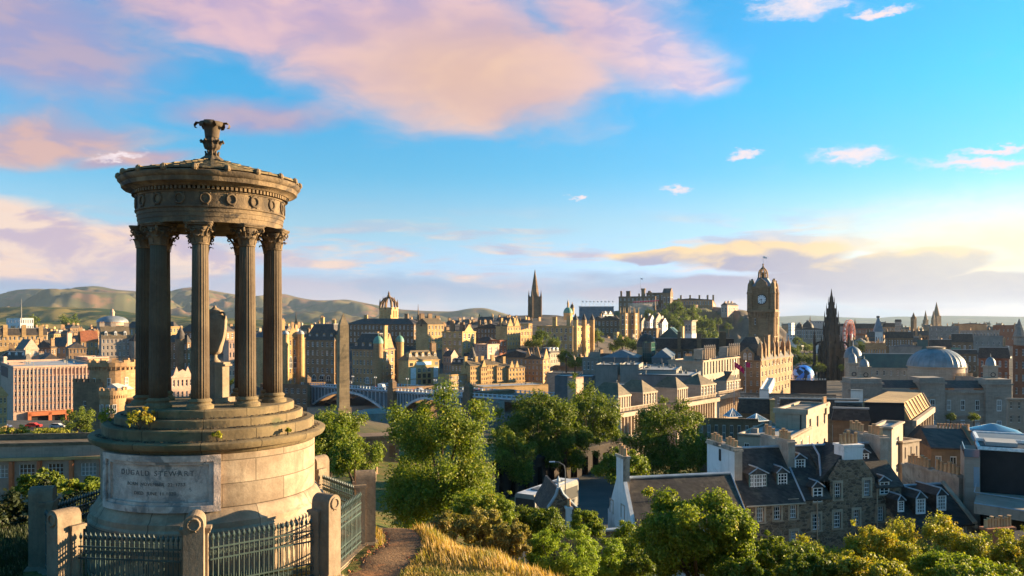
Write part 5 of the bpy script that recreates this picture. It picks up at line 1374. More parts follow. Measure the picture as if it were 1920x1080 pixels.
for k_, (nx_, ny_) in enumerate(((0, -1), (1, 0), (0, 1), (-1, 0))):
    g = MB(); g.M = Matrix.Translation((cx_, cy_, 0)) @ Matrix.Rotation(k_ * math.pi / 2, 4, 'Z')
    g.extr([(-2.6, hh + 11.4), (2.6, hh + 11.4), (2.2, hh + 13), (0, hh + 15), (-2.2, hh + 13)], 'y', -hw - .05, -hw + .8)
    g.build('gablet', 'stone_rust', ct[0])
    e = bpy.data.objects.new('clock', None); 
    cf = MB().lathe([(0.001, 0), (2.0, 0), (2.0, .12), (0.001, .13)], 32, cap=False)
    cf.v = [(x, -z, y) for x, y, z in cf.v]
    c_ = cf.build('clock_face', 'white_paint', ct[0], loc=(cx_ + nx_ * (hw - .36), cy_ + ny_ * (hw - .36), hh + 5.6)); c_.rotation_euler = (0, 0, k_ * math.pi / 2)
    rg = MB(); rg.tube([(2.1 * math.cos(t), -.1, 2.1 * math.sin(t)) for t in [i * math.pi / 16 for i in range(32)]], .2, 6, closed=True)
    for i in range(12):
        t = i * math.pi / 6; d = Vector((math.sin(t), 0, math.cos(t)))
        rg.tube([d * 1.38 + Vector((0, -.15, 0)), d * 1.85 + Vector((0, -.15, 0))], .10, 4)
    rg.build('numerals', 'black_paint', c_)
    hd = MB()
    for ang, ln, w in ((250, 1.05, .14), (178, 1.5, .11)):
        d = Vector((math.sin(R(ang)), 0, math.cos(R(ang)))); hd.tube([d * -.3 + Vector((0, -.22, 0)), d * ln + Vector((0, -.22, 0))], [w, w * .6], 4)
    hd.build('hands', 'black_paint', c_)
rz_ = hh + 11.42
cr = MB()
def sq(r, z): return [(cx_ - r, cy_ - r, z), (cx_ + r, cy_ - r, z), (cx_ + r, cy_ + r, z), (cx_ - r, cy_ + r, z)]
for r0, z0, r1, z1 in ((hw * .84, rz_, hw * .60, rz_ + 1.6), (hw * .60, rz_ + 1.6, hw * .42, rz_ + 3.6), (hw * .42, rz_ + 3.6, hw * .47, rz_ + 4.0)): cr.hexa(sq(r0, z0), sq(r1, z1))
cr.build('lead_roof', 'lead', ct[0])
cw_ = MB(); zb = rz_ + 4.0
for i in range(8):
    t = i * math.pi / 4 + math.pi / 8; d = Vector((math.cos(t), math.sin(t), 0)); o_ = Vector((cx_, cy_, 0))
    cw_.tube([o_ + d * 2.4 + Vector((0, 0, zb)), o_ + d * 2.3 + Vector((0, 0, zb + 3.2)), o_ + d * 1.9 + Vector((0, 0, zb + 4.6)), o_ + d * .8 + Vector((0, 0, zb + 6.4)), o_ + Vector((0, 0, zb + 7))], [.34, .32, .34, .3, .25], 5)
    cw_.tube([o_ + d * 2.4 + Vector((0, 0, zb + 3.2)), o_ + Vector((math.cos(t + math.pi / 4), math.sin(t + math.pi / 4), 0)) * 2.4 + Vector((0, 0, zb + 3.2))], .3, 5)
cw_.lathe([(.3, zb + 6.6), (.55, zb + 7.4), (.2, zb + 8), (.5, zb + 8.6), (.05, zb + 9.6)], 8, c=(cx_, cy_))
cw_.lathe([(1.2, zb), (1.2, zb + 2.6), (.3, zb + 3.4)], 8, c=(cx_, cy_))
cw_.v = [(cx_ + (x - cx_) * .86, cy_ + (y - cy_) * .86, zb + (z - zb) * .68) for x, y, z in cw_.v]
cw_.build('crown', 'stone_rust', ct[0])
pw_ = ct[0].matrix_basis @ Vector((cx_, cy_, zb + 6.4))
flagpole('flagpole', 'flagpole with a small flag on the clock tower crown', PX0 + F * pw_.x / pw_.y, PY0 - F * pw_.z / pw_.y, 480, pw_.y, 'flag_white', r=.09, fw=1.5, fh=.9)
for px, lab, Y in ((1376.5, 'left tall flagpole with a limp magenta flag before the hotel', 200), (1398, 'right tall flagpole with a red flag before the hotel', 204)):
    flagpole('flagpole', lab, px, 752 if px < 1380 else 772, 678, Y, 'flag_red', r=.10, fw=2.3 if px < 1390 else 1.0, fh=1.3, drop=.75 if px < 1390 else .2)
# ------------------------------------------------------------------ black gothic monument
Y = 576; sm = empty('gothic_monument', 'black gothic spire monument with stepped pinnacles over four arched legs', 'monument', (wx(1559, Y), Y, wz(706, Y)), R(15))
mpp = Y / F
def zr(py): return (706 - py) * mpp
surf('soot_shade_stone', (0.026, 0.020, 0.018), (0.045, 0.033, 0.027), 0.3, 0.9, None, 0, 0, 0.3, streak=.3)  # black monument stone, reused as painted shadow on the arcaded wall
st = MB()
for py0, py1, hw0, hw1 in ((664, 640, 4.6, 4.4), (640, 612, 4.0, 3.6), (612, 595, 3.4, 3.0), (595, 578, 2.5, 2.1), (578, 566, 1.6, 1.2), (566, 556, .95, .7), (556, 541, .6, .05)):
    st.hexa([(-hw0, -hw0, zr(py0)), (hw0, -hw0, zr(py0)), (hw0, hw0, zr(py0)), (-hw0, hw0, zr(py0))], [(-hw1, -hw1, zr(py1)), (hw1, -hw1, zr(py1)), (hw1, hw1, zr(py1)), (-hw1, hw1, zr(py1))])
st.build('spire', 'soot_shade_stone', sm)
lg = MB()
for sx_ in (-1, 1):
    for sy_ in (-1, 1):
        lg.box(sx_ * 5 - 1.7, sx_ * 5 + 1.7, sy_ * 5 - 1.7, sy_ * 5 + 1.7, -3, zr(655))
        lg.lathe([(1.2, 0), (1.1, zr(640)), (.9, zr(632)), (.06, zr(618))], 6, c=(sx_ * 8.2, sy_ * 8.2))
        lg.tube([(sx_ * 8.2, sy_ * 8.2, zr(650)), (sx_ * 6.8, sy_ * 6.8, zr(643)), (sx_ * 4.2, sy_ * 4.2, zr(640))], .7, 4)
lg.build('arched_legs', 'soot_shade_stone', sm)
ap = MB()
for k_ in range(4):
    ap.M = Matrix.Rotation(k_ * math.pi / 2, 4, 'Z')
    ap.extr([(-3.4, zr(688)), (-3.4, zr(655)), (3.4, zr(655)), (3.4, zr(688)), (2.8, zr(678)), (1.4, zr(669)), (0, zr(666)), (-1.4, zr(669)), (-2.8, zr(678))], 'y', -6.2, -5.2)
    ap.extr([(-2.6, zr(655)), (2.6, zr(655)), (0, zr(640))], 'y', -5.6, -4.7)
ap.M = None
ap.build('arches', 'soot_shade_stone', sm)
pk = MB()
for t_q in range(8):
    q_ = t_q * math.pi / 4 + math.pi / 8; pk.lathe([(1.5, -3), (1.3, zr(668)), (.9, zr(655)), (.05, zr(640))], 6, c=(8.4 * math.cos(q_), 8.4 * math.sin(q_)))
for hw_, py0, py1, r in ((4.9, 655, 628, .7), (3.9, 628, 602, .6), (3.3, 605, 582, .5), (2.4, 590, 568, .4), (1.5, 572, 556, .3)):
    for a_ in range(8):
        t = a_ * math.pi / 4; m_ = 1.38 if a_ % 2 else 1.0
        pk.lathe([(r, zr(py0)), (r * .8, zr(py0) * .4 + zr(py1) * .6), (.04, zr(py1))], 5, c=(hw_ * m_ * math.cos(t), hw_ * m_ * math.sin(t)))
pk.build('pinnacles', 'soot_shade_stone', sm)
# ferris wheel seen nearly edge-on
Y = 640; fwz = wz(627, Y); fr_ = 27 * Y / F
surf('wheel_red', (0.62, 0.14, 0.07), None, 1, .6, fine=0)
fw_ = empty('ferris_wheel', 'red and white ferris wheel seen almost edge-on', 'ferris wheel', (wx(1592, Y), Y, fwz), R(50))
wm = MB()
for yy in (-1.2, 1.2):
    wm.tube([(fr_ * math.cos(t), yy, fr_ * math.sin(t)) for t in [i * math.pi / 20 for i in range(40)]], .22, 5, closed=True)
    wm.tube([(fr_ * .82 * math.cos(t), yy, fr_ * .82 * math.sin(t)) for t in [i * math.pi / 20 for i in range(40)]], .14, 5, closed=True)
    for i in range(20):
        t = i * math.pi / 10; wm.tube([(0, yy * 1.2, 0), (fr_ * math.cos(t), yy, fr_ * math.sin(t))], .10, 4)
for i in range(20):
    t = i * math.pi / 10; wm.tube([(fr_ * math.cos(t), -1.2, fr_ * math.sin(t)), (fr_ * math.cos(t), 1.2, fr_ * math.sin(t))], .14, 4)
wm.build('wheel', 'wheel_red', fw_)
lgm = MB()
for yy in (-2.2, 2.2):
    for xx in (-5, 5): lgm.tube([(xx, yy * 1.6, -fr_ - 8), (0, yy, 0)], .35, 5)
lgm.tube([(0, -2.6, 0), (0, 2.6, 0)], .5, 8); lgm.build('support_legs', 'white_paint', fw_)
gd = None
for i in range(20):
    t = (i + .5) * math.pi / 10
    p = (fr_ * math.cos(t), 0, fr_ * math.sin(t) - .9)
    if gd is None: gd = MB().lathe([(.2, -.9), (.75, -.8), (.8, -.1), (.1, -.05), (.1, .5), (.8, .55), (.5, .95), (.05, 1.1)], 8).build('gondola', 'flag_white', fw_, loc=p)
    else: clone(gd, None, fw_, p)
# patterned ball and black roof box
def ballmat():
    m, t, p, out = pbr('ball_skin')
    tcn = t.new('ShaderNodeTexCoord'); v = tcn.outputs['Object']
    vo = t.new('ShaderNodeTexVoronoi'); t.put(vo.inputs['Vector'], v); vo.inputs['Scale'].default_value = 0.55
    f = t.sep(vo.outputs['Color'])
    k = t.mix(t.smooth(f[0], .45, .5), (0.03, 0.18, 0.66), (0.16, 0.38, 0.80))
    k = t.mix(t.smooth(f[1], .84, .87), k, (0.60, 0.50, 0.68)); k = t.mix(t.smooth(f[2], .82, .86), k, (0.015, 0.03, 0.06))
    t.put(p.inputs['Base Color'], k); p.inputs['Roughness'].default_value = .35
ballmat()
Y = 330; r = 19.5 * Y / F
bl = empty('giant_ball', 'giant blue and lilac patterned ball behind the black roof box', 'ball', (wx(1506, Y), Y, wz(704, Y)))
MB().lathe([(r * math.cos(q) + .01, r * math.sin(q)) for q in [(-1 + 2 * i / 24) * math.pi / 2 for i in range(25)]], 40).build('sphere', 'ball_skin', bl, True)
MB().lathe([(r * .7, -r * 1.6), (r * .7, -r * .72), (r * .3, -r * .7)], 24).build('stand', 'zinc', bl)
t_ = bld('wide flat roofed building carrying the black roof box', 1388, 1568, 1604, 740, 790, 196, 12, GR, ('flat', .25, 'zinc'), (16, 2), (3, 2), name='flat_roofed_building', band=False)
bb = bld('black slatted roof plant box with a sunlit end', 1482, 1550, 1568, 714, 737, 200, 14, 'black_paint', ('flat', .1, 'roof_felt'), None, None, name='plant_box', cat='roof plant', band=False, sink=.6)
MB().quad((.02, .05, .1), (.02, bb[2] - .05, .1), (.02, bb[2] - .05, bb[3] - .1), (.02, .05, bb[3] - .1)).build('sunlit_end_panel', T, bb[0])  # sunlight on the box end put into a tan colour
rl = MB()
for i in range(14): rl.box(-bb[1] + i * bb[1] / 14 + .1, -bb[1] + i * bb[1] / 14 + .45, 0, .2, bb[3] + .2, bb[3] + .55)
rl.build('roof_vents', 'roof_pale', bb[0])
bld('white roof plant box left of the black roof box', 1424, 1441, 1452, 730, 741, 198, 20, 'render_white', ('flat', .1, 'roof_pale'), None, None, name='plant_box', cat='roof plant', band=False, sink=.8)
bld('white louvred roof plant box right of the black roof box', 1596, 1618, 1626, 731, 745, 190, 14, 'render_white', ('flat', .1, 'roof_pale'), None, None, name='plant_box', cat='roof plant', band=False, sink=1.2)

# ------------------------------------------------------------------ register house with its dome, and the corner domed building
rg_ = bld('wide shaded classical record house front with sash windows below the grey dome', 1592, 1892, 1900, 732, 812, 232, 4, GR, ('flat', .5, 'slate'), None, None, name='record_house', cat='public building')
a, b, hh = rg_[1:4]
def xa(px): return -a + a * (px - 1592) / 300.0
for p0, p1, ex in ((1592, 1652, 1.6), (1723, 1769, 1.9), (1845, 1892, 1.6)):
    x0, x1 = xa(p0), xa(p1); pv = MB()
    pv.box(x0, x1, -1.3, 6, -3, hh + ex); pv.box(x0 - .4, x1 + .4, -1.7, 6.4, hh + ex, hh + ex + .5); pv.box(x0, x1, -1.2, 6, hh + ex + .5, hh + ex + 1.7)
    pv.build('pavilion', GR, rg_[0])
MB().box(-a, 0, -.35, -.01, hh * .38, hh * .42).box(-a, 0, -.6, -.012, hh * .93, hh * .99).build('string_course', GR, rg_[0])
for p0, p1 in ((1652, 1723), (1769, 1845)):
    x0, x1 = xa(p0), xa(p1)
    MB().extr([(0.0, hh + .52), (7, hh + .52), (3.5, hh + 2.6)], 'x', x0 + .1, x1 - .1).build('slate_roof', 'slate', rg_[0])
for px in (1686, 1712, 1780, 1806, 1833): put_win('sash', rg_[0], (xa(px), -.07, hh * .52), 1.15, hh * .25); 
for px in (1686, 1712, 1780, 1806, 1833): put_win('blue', rg_[0], (xa(px), -.07, hh * .08), 1.15, hh * .22)
for px in (1622, 1746, 1869):
    put_win('sash', rg_[0], (xa(px), -1.37, hh * .52), 1.3, hh * .27); put_win('blue', rg_[0], (xa(px), -1.37, hh * .06), 1.3, hh * .24)
    MB().extr([(xa(px) - 1.2, hh * .84), (xa(px) + 1.2, hh * .84), (xa(px), hh * .90)], 'y', -1.6, -1.301).build('window_pediment', GR, rg_[0])
for px, pY, top, lab in ((1630, 4, 668, 0), (1658, 26, 653, 0), (1871, 4, 663, 0), (1863, 26, 655, 0)):
    x, y = xa(px), pY; w = 1.45
    zt = wz(top, 232 + y) - wz(812, 232); z0 = hh + 2.2 if y < 10 else hh
    tm = MB().box(x - w, x + w, y - w, y + w, z0 - 3, z0 + (zt - z0) * .52).box(x - w - .25, x + w + .25, y - w - .25, y + w + .25, z0 + (zt - z0) * .52, z0 + (zt - z0) * .58)
    tu = tm.build('corner_turret', CR, rg_[0])
    zs = z0 + (zt - z0) * .58; hd_ = (zt - zs) * .62
    MB().lathe([(w * .95, zs), (w * .95, zs + .3)] + [(w * .95 * math.cos(q), zs + .3 + hd_ * math.sin(q)) for q in [i * math.pi / 12 for i in range(6)]] + [(.12, zs + hd_ + .3), (.05, zt)], 16, c=(x, y)).build('turret_dome', 'lead', tu, True)
    ck = MB().tube([(x + .62 * math.cos(t), y - w - .02, z0 + (zt - z0) * .26 + .62 * math.sin(t)) for t in [i * math.pi / 8 for i in range(16)]], .13, 5, closed=True); ck.build('oculus', 'black_paint', tu)
dome('great_dome', 'large shallow grey ribbed dome on a stone drum', 1755, 262, 8.35, 722, 686, 652, 649, 'lead', CR, ribs=30, lr=.32, seg=180)
bld('white octagonal roof lantern right of the great dome', 1801, 1815, 1822, 684, 697, 262, 20, 'render_white', ('pyr', 7, 'roof_pale'), (2, 1), (1, 1), name='roof_lantern', cat='roof lantern', sink=6)
bld('long row of chimney pots wall behind the record house front', 1790, 1826, 1830, 712, 735, 252, 8, GR, ('flat', .3), None, None, name='wallhead', chim=((.5, .5, 5.0, 1, 700, 12),))
t_ = bld('pale stone post office with a grey-green mansard beside the record house', 1588, 1716, 1722, 690, 745, 290, 8, CR, ('mansard', 26, 'teal_roof'), (10, 3), (1, 3), name='post_office', cat='public building', dorA=6, trim='teal_roof', wf=(.3, .5))
turret(t_, -t_[1] + 2.2, .5, 2.9, 2, t_[3] + 3.6, 4.2, 'lead', CR, 'dome', 16)
# ------------------------------------------------------------------ roofscape between the domes and the near houses
bld('dark low flat building with glass skylights behind the near white gable', 1308, 1422, 1440, 786, 840, 128, 10, DK, ('flat', .2, 'slate'), (8, 1), (1, 1), name='flat_roofed_building', band=False)
def skylight(label, px, py, Y, w, d, h, rz=0.2):
    e = empty('glass_skylight', label, 'skylight', (wx(px, Y), Y, wz(py, Y)), rz)
    lo = [Vector((-w, -d, 0)), Vector((w, -d, 0)), Vector((w, d, 0)), Vector((-w, d, 0))]; ap_ = Vector((0, 0, h))
    MB().add([tuple(p) for p in lo] + [tuple(ap_)], [(0, 1, 4), (1, 2, 4), (2, 3, 4), (3, 0, 4), (3, 2, 1, 0)]).build('glazing', 'glass_blue', e)
    g = MB()
    for i in range(4):
        g.tube([lo[i], ap_], .07, 4); g.tube([lo[i], lo[(i + 1) % 4]], .08, 4)
        for f in (.25, .5, .75): g.tube([lo[i].lerp(lo[(i + 1) % 4], f), ap_], .035, 4)
    g.build('frame', 'white_paint', e)
skylight('pyramid glass skylight on the dark flat roof', 1374, 780, 133, 1.1, 1.1, 1.3)
skylight('wide low glass skylight with white ribs on the dark flat roof', 1418, 788, 131, 1.5, 1.3, 1.1, .5)
bld('slate mansard wing with a sunlit skew wall at its right end', 1384, 1448, 1462, 776, 830, 158, 12, DK, ('mansard', 27), (5, 1), None, name='mansard_wing', chim=((.99, .2, .8, 2.4, 748, 0, T),))
t_ = bld('long dark slate mansard with four blue skylights', 1462, 1612, 1622, 786, 840, 162, 8, DK, ('mansard', 36), (8, 1), None, name='mansard_range')
for f in (.18, .28, .38, .62, .72):
    MB().hexa([(-t_[1] * (1 - f) - .4, .78, t_[3] + 1.4), (-t_[1] * (1 - f) + .4, .78, t_[3] + 1.4), (-t_[1] * (1 - f) + .4, .9, t_[3] + 1.4), (-t_[1] * (1 - f) - .4, .9, t_[3] + 1.4)], [(-t_[1] * (1 - f) - .4, 1.3, t_[3] + 2.7), (-t_[1] * (1 - f) + .4, 1.3, t_[3] + 2.7), (-t_[1] * (1 - f) + .4, 1.42, t_[3] + 2.7), (-t_[1] * (1 - f) - .4, 1.42, t_[3] + 2.7)]).build('skylight', 'glass_blue', t_[0])
t_ = bld('square pale sandstone block with a deep cornice and chimney', 1454, 1512, 1552, 770, 872, 104, 34, CR, ('flat', .5, 'roof_felt'), None, (3, 2), name='sandstone_block', wf=(.26, .42), chim=((.93, .93, 1.0, 1.6, 744, 5, CR),))
MB().box(-t_[1] - .25, .25, -.25, -.01, t_[3] - .5, t_[3] + .15).box(.01, .25, -.25, t_[2] + .25, t_[3] - .5, t_[3] + .15).build('cornice', CR, t_[0])
MB().tube([(-t_[1] * .18, -.1, 1), (-t_[1] * .18, -.1, t_[3] - .6)], .07, 5).build('downpipe', 'black_paint', t_[0])
bld('lower stone wing with a pale flat roof before the sandstone block', 1384, 1482, 1522, 820, 880, 96, 32, CR, ('flat', .35, 'roof_pale'), (3, 1), (3, 1), name='stone_wing', wf=(.3, .5))
bld('slate roofed house with a bare side behind the stone house ridge', 1562, 1630, 1640, 790, 850, 118, 15, DK, ('mansard', 22), None, None, name='slate_house')
# slanted sunlit mansard with pilasters
t_ = bld('tall stone building with sunlit pilasters and a slanted ribbed mansard', 1622, 1711, 1746, 789, 888, 122, 34, GR, ('none',), None, (7, 4), name='pilastered_building', wf=(.42, .6), winb='dark')
a, b, hh = t_[1:4]
pl_ = MB()
for i in range(8): pl_.box(.006, .35, max(0, b * i / 7 - .16), b * i / 7 + .16, 0, hh - .8)
pl_.box(.004, .6, -.3, b + .3, hh - .8, hh + .1); pl_.build('pilasters', CR, t_[0])
mr = MB(); mr.hexa([(-7, 0, hh + .11), (-.3, 0, hh + .11), (-.3, b, hh + .11), (-7, b, hh + .11)], [(-7, 0, hh + 2.5), (-1.5, 0, hh + 2.5), (-1.5, b, hh + 2.5), (-7, b, hh + 2.5)])
mr.build('mansard_slope', T, t_[0])
rb_ = MB()
for i in range(8):
    y = b * i / 7; rb_.hexa([(-.28, y - .12, hh + .3), (-.05, y - .12, hh + .3), (-.05, y + .12, hh + .3), (-.28, y + .12, hh + .3)], [(-1.45, y - .12, hh + 2.5), (-1.25, y - .12, hh + 2.5), (-1.25, y + .12, hh + 2.5), (-1.45, y + .12, hh + 2.5)])
rb_.build('ribs', CR, t_[0])
bld('black plant enclosure with a tan flat roof beside the slanted mansard', 1622, 1696, 1702, 756, 800, 120, 10, 'black_paint', ('flat', .15, 'roof_felt'), None, None, name='plant_enclosure', cat='roof plant', band=False)
bld('slate roof slope left of the black plant enclosure', 1566, 1618, 1624, 790, 830, 126, 10, DK, ('mansard', 34), None, None, name='slate_house')
t_ = bld('narrow pale stone house end catching the sun, with one red window', 1636, 1672, 1693, 801, 905, 92, 36, CR, ('flat', .35, 'roof_pale'), None, (1, 2), name='narrow_house', wf=(.3, .3))
bld('pale stone house with long windows behind the near chimneys', 1684, 1692, 1724, 828, 912, 95, 58, CR, ('flat', .3, 'roof_pale'), None, (3, 2), a=5, name='stone_house', cat='house', wf=(.24, .5))
# dark gabled houses on the right
bld('dark slate gable house with a pale ridge on the right', 1746, 1830, 1838, 842, 910, 100, 12, DK, ('ga', 28), (3, 1), None, name='slate_gable_house', cat='house', b=8)
bld('dark stone house with a row of terracotta pots behind the slate gable', 1744, 1812, 1830, 815, 880, 118, 14, DK, ('gb', 3), (3, 1), None, name='dark_house', cat='house', chim=((.72, .2, 4.5, .9, 795, 10),), b=8)
bld('slate house with rooflights left of the dark gable house', 1728, 1770, 1776, 838, 900, 112, 14, DK, ('gb', 26), None, None, name='slate_house', cat='house', b=8)
glr = empty('glass_roof', 'fan of green-grey glass roofing in front of the record house', 'glass roof', (wx(1862, 140), 140, wz(822, 140)))
MB().lathe([(6.2, 0), (3.5, 1.7), (.4, 2.6), (0, 2.6)], 24, mod=lambda a_, z: 1 + .02 * math.cos(a_ * 24)).build('glazing', 'glass_blue', glr)
MB().lathe([(6.3, -8), (6.3, -.02), (5.9, -.01)], 24).build('ring_wall', DK, glr)
for px, hx in ((1780, 0), (1820, 1)):
    pass
bld('grey stone office wing with dark windows at the right edge', 1889, 1965, 1975, 748, 850, 185, 8, GR, ('flat', .6, 'zinc'), (5, 4), None, name='office_wing', wf=(.35, .55))
rs = bld('red sandstone building with a thin spirelet at the right edge', 1900, 1962, 1972, 648, 745, 296, 10, 'brick_red', ('flat', 1.0), (5, 4), None, name='sandstone_building', wf=(.34, .5))
MB().lathe([(1.9, rs[3]), (1.9, rs[3] + 3), (2.3, rs[3] + 3.3), (.05, rs[3] + 10)], 8, c=(-rs[1] + 2.4, 1)).build('spirelet', GR, rs[0])
# right-hand middle distance
RW = [
 ('long dark brick range with a row of white attic windows', 1604, 1643, 1650, 616, 650, 900, 10, 'brick_red', ('mansard', 9), (14, 3), None, dict(dorA=6, trim='white_paint')),
 ('brick range right of the lead-roofed clock pavilion', 1656, 1688, 1694, 613, 640, 860, 12, BR, ('mansard', 7), (8, 3), (2, 3), dict(dorA=4, trim='white_paint')),
 ('tall block with a curved brown top beside the brick ranges', 1678, 1690, 1694, 603, 640, 840, 25, GR, ('hip', 4), (3, 4), (2, 4), {}),
 ('wide dark glass-roofed hall with a row of pale panels', 1660, 1712, 1718, 634, 652, 520, 10, DK, ('hip', 12, 'slate'), (10, 1), None, {}),
 ('grey concrete flats in three shades on the right', 1742, 1798, 1803, 612, 650, 700, 8, 'concrete', ('flat', .6), (6, 4), None, dict(wf=(.2, .4))),
 ('long low block with a white roof line on the right', 1800, 1874, 1880, 620, 640, 640, 8, GR, ('flat', .5, 'roof_pale'), (12, 1), None, {}),
 ('plain brown brick block on the right skyline', 1862, 1902, 1908, 610, 640, 720, 10, 'brick_red', ('flat', .4), (5, 2), None, dict(wf=(.25, .3))),
 ('brown roofed long hall on the right skyline', 1790, 1850, 1856, 608, 620, 900, 8, BR, ('gb', 2), None, None, {}),
 ('bare concrete slab block with few windows on the right', 1826, 1880, 1890, 630, 672, 420, 14, 'concrete', ('flat', .6), (5, 2), (1, 2), dict(wf=(.22, .25))),
 ('dark mansard with two round white dormers on the right', 1742, 1784, 1788, 652, 668, 430, 10, DK, ('mansard', 15), (4, 1), None, dict(dorA=2, trim='white_paint')),
 ('dark mansard with three white dormers on the right', 1784, 1824, 1828, 642, 668, 470, 10, DK, ('mansard', 16), (4, 1), None, dict(dorA=3, trim='white_paint')),
 ('teal clad plant block on dark roofs on the right', 1784, 1802, 1806, 652, 665, 400, 15, 'copper', ('flat', .1, 'teal_roof'), None, None, {}),
 ('dark terrace with pale rooflights right of the great dome', 1778, 1832, 1838, 664, 700, 380, 8, DK, ('mansard', 8), (6, 2), None, {}),
 ('steep dark roof with a round window right of the great dome', 1836, 1892, 1898, 672, 715, 330, 10, 'brick_red', ('mansard', 20), (5, 2), None, dict(dorA=1, trim='white_paint')),
 ('brick building with rusty band of chimney pots before the ferris wheel', 1622, 1662, 1668, 650, 670, 430, 10, BR, ('flat', .5), (8, 1), None, dict(chim=((.5, .5, 10, 1, 640, 14),))),
 ('grey hall with pale gables left of the great dome', 1668, 1728, 1736, 650, 690, 400, 10, 'concrete', ('gb', 4, 'zinc'), None, None, {}),
 ('green-sided shed among dark roofs on the right', 1720, 1740, 1745, 637, 648, 480, 12, 'teal_roof', ('flat', .2), None, None, {}),
 ('white block in the park left of the gothic monument', 1478, 1484, 1490, 606, 622, 1000, 40, 'render_white', ('flat', .4), (2, 3), (3, 3), {}),
 ('long grey gallery with a column row in the park', 1490, 1548, 1552, 618, 640, 860, 10, GR, ('gb', 4), (14, 1), None, dict(wf=(.5, .7))),
 ('pale flat far block beyond the gallery dome', 1518, 1546, 1550, 602, 614, 1300, 10, 'roof_pale', ('flat', .4), (6, 2), None, {}),
 ('grey terrace behind the ferris wheel', 1562, 1606, 1610, 612, 642, 950, 8, GR, ('mansard', 5), (12, 3), None, {}),
]
for lab, pl, pc, pr, pt, pb, Y, yaw, mt, rf, wa, wb, kw in RW:
    bld(lab, pl, pc, pr, pt, pb, Y, yaw, mt, rf, wa, wb, name='city_building', **kw)
dome('dark_dome', 'dark dome of the park gallery left of the gothic monument', 1515, 870, 5.6, 625, 614, 603, 600, 'slate', GR, lr=.3)
dome('dark_dome', 'second smaller dark dome of the park gallery', 1499, 880, 4.2, 625, 616, 606, 604, 'slate', GR, lr=.3)
dome('pale_dome', 'pale dome among trees right of the ferris wheel', 1613, 560, 5, 660, 647, 636, 634, 'concrete', GR, lr=.3)
# lead roofed clock pavilion
t_ = bld('square pavilion with a tall lead pyramid roof right of the ferris wheel', 1641, 1655, 1659, 622, 660, 600, 12, 'render_white', ('none',), (3, 1), None, name='pavilion_tower', cat='tower')
MB().hexa([(-t_[1] - .6, -.6, t_[3]), (.6, -.6, t_[3]), (.6, t_[1] + .6, t_[3]), (-t_[1] - .6, t_[1] + .6, t_[3])], [(-t_[1] * .6, t_[1] * .4, t_[3] + 10.5), (-t_[1] * .4, t_[1] * .4, t_[3] + 10.5), (-t_[1] * .4, t_[1] * .6, t_[3] + 10.5), (-t_[1] * .6, t_[1] * .6, t_[3] + 10.5)]).build('roof', 'lead', t_[0])
MB().lathe([(1.3, t_[3] + 10.5), (1.3, t_[3] + 11.6), (.1, t_[3] + 12)], 8, c=(-t_[1] / 2, t_[1] / 2)).build('cap', 'slate', t_[0])
def spire(label, px, top, mid, base, hwpx, Y, lant=False):
    e = empty('church_spire', label, 'church spire', (wx(px, Y), Y, 0), R(20))
    k = hwpx * Y / F
    MB().box(-k, k, -k, k, wz(base, Y) - 12, wz(mid, Y)).build('tower', DK, e)
    MB().lathe([(k * 1.1, wz(mid, Y)), (k * .55, (wz(mid, Y) + wz(top, Y)) / 2), (.2, wz(top, Y))], 8).build('spire', DK, e)
    if lant: MB().lathe([(k * 1.25, wz(mid, Y) - 1), (k * 1.25, wz(mid, Y) + 1)], 8).build('balcony', DK, e)
spire('tallest dark cathedral spire on the right skyline', 1756, 566, 592, 608, 5.5, 1900)
spire('thin dark spire just left of the tallest cathedral spire', 1750, 582, 596, 608, 2.6, 1880)
spire('separate dark spire left of the cathedral pair', 1735.5, 582, 600, 608, 3.4, 1850)
spire('clock steeple with a lead cap on the right skyline', 1713, 586, 596, 618, 3.6, 900, True)
spire('tiny dark spire beyond the white park block', 1519, 592, 600, 606, 1.2, 1500)
spire('small dark spire right of the ferris wheel', 1603, 598, 606, 614, 1.6, 1200)

# ------------------------------------------------------------------ the stone house and the white cottage below the hill
def rubble(name, c, c2, c3, mort, sc_=3.2):
    m, t, p, out = pbr(name)
    tcn = t.new('ShaderNodeTexCoord'); v = tcn.outputs['Object']
    vv = t.mapping(v, scale=(1, 1, 1.9))
    vo = t.new('ShaderNodeTexVoronoi'); t.put(vo.inputs['Vector'], vv); vo.inputs['Scale'].default_value = sc_
    ve = t.new('ShaderNodeTexVoronoi', feature='DISTANCE_TO_EDGE'); t.put(ve.inputs['Vector'], vv); ve.inputs['Scale'].default_value = sc_
    f = t.sep(vo.outputs['Color'])
    k = t.mix(f[0], c, c2); k = t.mix(t.smooth(f[1], .62, .75), k, c3)
    k = t.mix(t.smooth(t.noise(v, 1.2, 4, .6), .45, .7), k, tuple(x * .6 for x in c2))
    k = t.mix(t.smooth(ve.outputs['Distance'], .07, .02), k, mort)
    t.put(p.inputs['Base Color'], k); p.inputs['Roughness'].default_value = .92; p.inputs['Specular IOR Level'].default_value = .15
    bn = t.new('ShaderNodeBump'); bn.inputs['Strength'].default_value = .7; bn.inputs['Distance'].default_value = .06
    t.put(bn.inputs['Height'], t.smooth(ve.outputs['Distance'], 0, .15)); t.put(p.inputs['Normal'], bn.outputs[0])
rubble('rubble', (0.29, 0.20, 0.13), (0.19, 0.13, 0.085), (0.115, 0.08, 0.06), (0.27, 0.205, 0.15), 2.6)
surf('harl_white', (0.70, 0.67, 0.66), (0.60, 0.57, 0.55), 0.5, .9, None, .25, 0, .15, c3=(.45, .42, .40), streak=.25)
